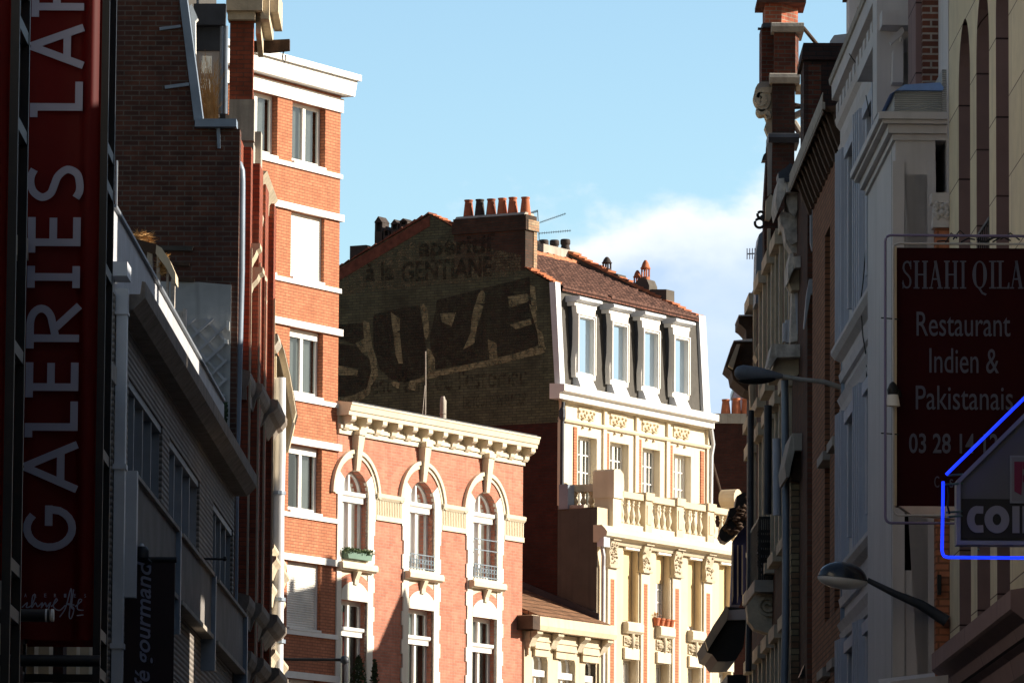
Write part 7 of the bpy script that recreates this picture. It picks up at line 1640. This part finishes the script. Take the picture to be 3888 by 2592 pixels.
# second and third heads
poly(Q2, [(820, 1240), (1005, 1215), (1020, 1330), (830, 1350)], 1.6, .5, 'peel', 'cornice_head'); poly(Q2, [(785, 1205), (815, 1200), (820, 1360), (760, 1490), (765, 1320)], 1.7, .9, 'peel', 'cornice_face'); poly(Q2, [(820, 1350), (1020, 1330), (1010, 1480), (940, 1568), (800, 1568), (770, 1490)], 1.9, .4, 'carved', 'corbel')
poly(Q3, [(890, 200), (1050, 200), (1060, 500), (1045, 760), (920, 780), (930, 300)], 2.3, .4, 'peel', 'bay_side'); poly(Q3, [(955, 230), (995, 230), (1000, 700), (985, 700)], 2.24, .05, 'bluewhite', 'window')
poly(Q3, [(775, 800), (1050, 800), (1050, 925), (785, 930)], 1.7, .5, 'peel', 'cornice_head'); poly(Q3, [(735, 795), (780, 795), (780, 935), (710, 1045), (690, 1010), (720, 870)], 1.8, 1.0, 'peel', 'cornice_face'); poly(Q3, [(780, 932), (1050, 930), (1045, 1050), (980, 1110), (850, 1130), (740, 1060)], 2.0, .4, 'carved', 'corbel')
for (x, y0, y1) in ((870, 560, 780), (845, 590, 770), (1085, 640, 1568)): poly(Q3, [(x, y0), (x + 45, y0), (x + 40, y1), (x, y1)], 2.7, .2, 'bluewhite' if x < 1000 else 'brown', 'pilaster')
# sill bracket box lower down
poly(Q4, [(940, 375), (1205, 375), (1205, 545), (960, 545)], 1.2, .8, 'greystone', 'sill_box'); poly(Q4, [(930, 380), (942, 375), (962, 540), (900, 810), (875, 815), (860, 690)], 1.3, 1.6, 'greystone', 'sill_face'); poly(Q4, [(962, 545), (1205, 548), (1195, 640), (1100, 860), (920, 830)], 1.5, .5, 'darkwood', 'sill_corbel')
poly(Q4, [(925, 850), (1035, 870), (1035, 2960), (925, 2960)], 1.8, .4, brick('banded_pale_brick', (.30, .25, .15), (.20, .10, .06), (.08, .07, .05), h=.09, stain=(.05, .045, .03), stain_amt=.4), 'pilaster')
poly(Q4, [(1120, 1110), (1180, 1110), (1180, 2500), (1120, 2500)], .6, .3, 'black', 'dark_pilaster'); poly(Q5, [(1070, 1350), (1190, 1340), (1180, 1500), (1010, 1500)], .5, .5, 'black', 'box_lamp')
for (pts, r, m_, yy) in (([(Q4, 860, -200), (Q4, 875, 1500), (Q5, 870, 1000), (Q5, 855, 1568)], .055, 'zinc', 3.0), ([(Q4, 695, 100), (Q4, 690, 1180)], .06, 'lead', 6.5), ([(Q4, 525, 150), (Q4, 520, 1500), (Q5, 500, 1450)], .05, 'lead', 11.0), ([(Q4, 780, 430), (Q4, 785, 1190)], .06, 'bluewhite', 4.6)):
    k = MB(); k.tube([(b.p(*f(x, y), yy)[0], yy, b.p(*f(x, y), yy)[1]) for f, x, y in pts], r, 8); k.build('drainpipe', K[m_], b, smooth=60)
# window surrounds along the front
for i, y in enumerate((3.6, 6.0, 8.2, 10.6, 13.4)):
    for (za, zb2) in ((12.0, 13.8), (9.2, 11.4), (5.6, 7.9), (2.4, 4.4)):
        k = MB(); k.box(-.05, .02, y, y + .18, za, zb2); k.box(-.05, .02, y + 1.1, y + 1.28, za, zb2); k.box(-.13, .02, y - .1, y + 1.4, zb2 + .003, zb2 + .2); k.box(-.15, .02, y - .1, y + 1.4, za - .16, za - .003); s = k.build('window_surround', K['carved'], b); MB().box(-.01, .02, y + .18, y + 1.1, za, zb2).build('window', K['lead'], s)
# far bay with the two tier dark cornice
poly(Q3, [(405, 515), (760, 515), (700, 745), (480, 745), (478, 660), (440, 620), (405, 595)], 14.2, 1.2, 'darkwood', 'timber_cornice'); poly(Q3, [(355, 768), (700, 768), (640, 1000), (600, 1180), (560, 1280), (470, 1250), (350, 1150), (335, 1070), (275, 1015), (300, 930)], 13.8, 1.2, 'darkwood', 'timber_cornice')
poly(Q3, [(405, 508), (560, 508), (560, 518), (405, 518)], 14.1, 1.3, 'palezinc', 'flashing'); poly(Q3, [(355, 762), (540, 746), (540, 772), (355, 772)], 13.7, 1.3, 'palezinc', 'flashing'); poly(Q3, [(385, 800), (420, 800), (350, 1040), (300, 1010)], 13.6, .19, 'carved', 'cornice_return')
poly(Q3, [(700, 540), (745, 540), (735, 660), (590, 960), (560, 900)], 12.0, .6, 'carved', 'raking_moulding'); poly(Q3, [(510, 1200), (640, 1200), (600, 1400), (560, 1460), (520, 1420)], 13.4, .3, 'carved', 'fluted_corbel')
# zinc turret and carved gable finials in front of the sky
k = [(530, 965), (475, 1020), (450, 1190), (440, 1700), (620, 1700), (620, 960)]; poly(Q2, k, 12.5, .8, 'zinc', 'zinc_turret')
poly(Q2, [(560, 110), (610, 110), (605, 600), (640, 640), (720, 960), (760, 1300), (790, 1800), (530, 1800), (525, 700)], 11.5, .5, 'deepbrick', 'stepped_gable'); poly(Q2, [(560, 112), (606, 112), (600, 610), (560, 640)], 11.44, .058, 'greystone', 'gable_edge'); poly(Q2, [(590, 620), (640, 660), (625, 780), (580, 880), (540, 870), (545, 680)], 11.3, .19, 'carved', 'gable_scroll')
for x in (560, 640, 740): poly(Q2, [(x, 960), (x + 30, 960), (x + 22, 1760), (x - 10, 1760)], 11.36, .13, 'carved', 'gable_rib')
poly(Q2, [(505, 285), (520, 230), (545, 205), (545, 285)], 11.8, .3, 'lead', 'finial_knob')
k = MB()
for (cx_, cy_, r0) in ((492, 825, 32), (480, 908, 46)): 
    p = b.p(*Q2(cx_, cy_), 11.6); s_ = 96.2 / 23143 / 2.6133; k.tube([(p[0] + r0 * s_ * math.cos(a * PI / 9), 11.6, p[1] + r0 * s_ * math.sin(a * PI / 9)) for a in range(0, 19)], .022, 8)
p0, p1 = b.p(*Q2(505, 880), 11.6), b.p(*Q2(560, 830), 11.6); k.tube([(p0[0], 11.6, p0[1]), (p1[0], 11.6, p1[1])], .07, 8); k.build('iron_scroll', K['iron'], b)
orn = b
t = Place('small_aerial', 'tiny television aerial beside the zinc turret', 'aerial', at(*Q2(455, 1208), 98), 0); k = MB(); a = at(*Q2(355, 1212), 98) - at(*Q2(455, 1208), 98); k.tube([(0, 0, 0), tuple(a)], .012, 5)
for i in range(4):
    c = a * (.2 + .26 * i); k.tube([(c.x, 0, c.z - .09), (c.x, 0, c.z + .09)], .008, 4)
k.build('boom', K['palezinc'], t)
# stone balcony with iron railing and snail console
q = PRf(93.0); b = Place('balcony', 'stone balcony on a snail shaped console with a black iron railing full of pots', 'balcony', Vector((q.x, q.y, b.p(*Q5(700, 660), 8.4)[1])), RT)
x0, z0 = b.p(*Q5(485, 660)); x1, z1 = b.p(*Q5(835, 545)); k = MB(); k.box(b.px(Q5(560, 600)), .05, 0, 3.2, z0, z1); sl = k.build('slab', K['greystone'], b)
k = MB(); pts = [b.p(*Q5(x, y), .3) for x, y in ((485, 800), (590, 665), (835, 665), (840, 1080), (770, 1110), (690, 1070), (560, 1030), (500, 950))]; k.xz(pts, .3, .8); k.build('console', K['carved'], b)
k = MB(); c_ = b.p(*Q5(690, 800), .28); s_ = 93.3 / 23143 / 2.6133; sp = [(c_[0] + (20 + 95 * a / 40) * s_ * math.cos(a * PI / 9), c_[1] + (20 + 95 * a / 40) * s_ * math.sin(a * PI / 9)) for a in range(0, 41)]; k.stroke(sp, .035, .24, .299); k.build('spiral', K['carved'], b)
r = MB(); xa = b.px(Q4(605, 1300)); xe = b.px(Q4(828, 1300)); zr = b.pz(Q4(700, 1200)); r.box(xa, xe, .02, .07, zr - .04, zr); r.box(xa, xa + .05, .07, 3.1, zr - .04, zr); r.box(xa, xe, .03, .06, z1 + .1, z1 + .14)
for i in range(13):
    x = xa + (xe - xa) * i / 12; r.box(x - .012, x + .012, .03, .06, z1, zr - .04)
for i in range(6):
    x = xa + (xe - xa) * (i + .5) / 6
    for j in range(5): r.ring(x, z1 + .25 + j * (zr - z1 - .4) / 5, .05, .066, 0, 2 * PI, .03, .05, 8)
for i in range(16): r.box(xa, xa + .03, .1 + i * .19, .13 + i * .19, z1, zr - .04)
r.build('railing', K['iron'], b)
k = MB(); 
for (x, y0, y1) in ((630, 200, 480), (775, 40, 400)): 
    xx, za = b.p(*Q5(x, y1), .5); _, zb2 = b.p(*Q5(x, y0), .5); k.lathe(xx, .5, [(.05, za), (.06, za + .1), (.055, (za + zb2) / 2), (.07, zb2 - .12), (.03, zb2)], 10)
k.build('pale_posts', K['bluewhite'], b, smooth=50)
# glazed canopy low on the right and the carved bracket over a blue striped blind
q = PRf(100.5); zc = at(*Q5(300, 1340), 100.5).z; b = Place('canopy', 'dark curved porch canopy with a pale leading edge above the street at right', 'canopy', Vector((q.x, q.y, zc)), RT)
k = MB(); pts = [b.p(*Q5(x, y)) for x, y in ((285, 795), (480, 810), (490, 940), (460, 1200), (380, 1330), (300, 1340), (200, 1340), (150, 1270), (95, 1250), (72, 1145))]; k.xz(pts, .3, 3.2); k.build('hood', K['black'], b)
k = MB(); pts = [b.p(*Q5(x, y)) for x, y in ((285, 800), (305, 840), (290, 940), (180, 1110), (100, 1240), (75, 1150), (150, 1000))]; k.xz(pts, .0, .29); k.build('leading_edge', K['carved'], b)
k = MB(); pts = [b.p(*Q5(x, y)) for x, y in ((305, 838), (485, 825), (480, 930), (300, 935))]; k.xz(pts, .15, .298); k.build('fascia', K['coolwhite'], b)
k = MB(); pts = [b.p(*Q5(x, y)) for x, y in ((305, 1465), (740, 1465), (740, 1900), (310, 1900))]; k.xz(pts, .5, 3.0); k.build('dark_front', K['black'], b)
q = PRf(104.0); zc = at(*Q4(300, 1450), 104).z; b = Place('striped_blind', 'dark blue box blind with pale stripes under a carved black bracket', 'blind', Vector((q.x, q.y, zc)), RT)
k = MB(); pts = [b.p(*f(x, y)) for f, x, y in ((Q4, 355, 1430), (Q4, 480, 1250), (Q5, 475, 640), (Q5, 420, 790), (Q5, 330, 790), (Q5, 350, 300))]; k.xz(pts, 0, .6); st = k.build('blind', plain('navy_blind', (.02, .022, .075), .7, .2, 3), b)
for x in (345, 395, 440): 
    k = MB(); pts = [b.p(*Q5(x + dx, y)) for dx, y in ((-6, 200), (4, 200), (6, 700), (-8, 780 if x < 430 else 690))]; k.xz(pts, -.03, -.003); k.build('stripe', K['carved'], st)
k = MB(); pts = [b.p(*Q4(x, y), -.1) for x, y in ((385, 1000), (440, 965), (510, 960), (520, 1250), (430, 1330), (350, 1400), (280, 1455), (235, 1440), (205, 1390), (225, 1320), (275, 1260), (300, 1190), (315, 1120), (365, 1110))]; k.xz(pts, -.1, .5); br = k.build('bracket', K['black'], b)
orm = MB()
for i in range(60):
    x, y = random.uniform(270, 490), random.uniform(1010, 1400)
    if y > 1400 - (x - 230) * 1.3 + 160 or y < 1330 - (x - 230) * 1.4: continue
    p = b.p(*Q4(x, y), -.12); r_ = random.uniform(.03, .075); orm.lathe(p[0], -.12, [(.005, p[1] - r_), (r_, p[1]), (.005, p[1] + r_)], 7)
build_each(orm, 'carving', K['darkwood'], br, eps=.03, smooth=60)
# white awning corner at the bottom edge
q = PRf(60.5); zc = at(*Q8(700, 1560), 58).z; b = Place('white_awning', 'white fabric awning just showing at the bottom beside the pink building', 'awning', Vector((q.x, 58, zc)), RT)
k = MB(); a = b.p(*Q8(490, 1556)); c = b.p(*Q8(872, 1512)); k.xz([(a[0], a[1]), (c[0], c[1]), (c[0], c[1] - .5), (a[0], a[1] - .5)], 0, .03); k.hexa([(a[0], .03, a[1] - .5), (c[0], .03, c[1] - .5), (c[0], 1.6, c[1] + .1), (a[0], 1.6, a[1] + .1), (a[0], .03, a[1] - .48), (c[0], .03, c[1] - .48), (c[0], 1.6, c[1] + .12), (a[0], 1.6, a[1] + .12)]); k.build('fabric', K['coolwhite'], b)
# --- house further round the bend, hidden from here; its roof shades the foot of the red and orange fronts
b = Place('corner_house', 'tall house beyond the bend on the right hand side', 'building', Vector((9.5, 126, 0)), 0)
k = MB(); k.box(0, 9, 0, 18.1, 0, 18.5); k.build('wall', K['sootred'], b)
k = MB(); k.box(0, 9, 18.103, 20.5, 0, 16.6); k.yz([(19.3, 16.6), (20.5, 16.6), (20.5, 17.3), (20.3, 17.9)], 0, 9); k.build('lower_wing', K['sootred'], b)
k = MB(); k.box(.5, 1.2, 17.2, 17.6, 18.5, 19.3); k.box(.5, 1.2, 16.2, 16.4, 18.5, 19.0); build_each(k, 'chimney', K['sootred'], b)

# --- unseen block added behind the camera to cut low sky light
b = Place('sky_blocker', 'tall plain block added unseen behind the viewer to cut sky light', 'building', Vector((0, -104, 0)), 0)
MB().box(-16, 16, -9, 0, 0, 24).build('wall', K['greystone'], b)
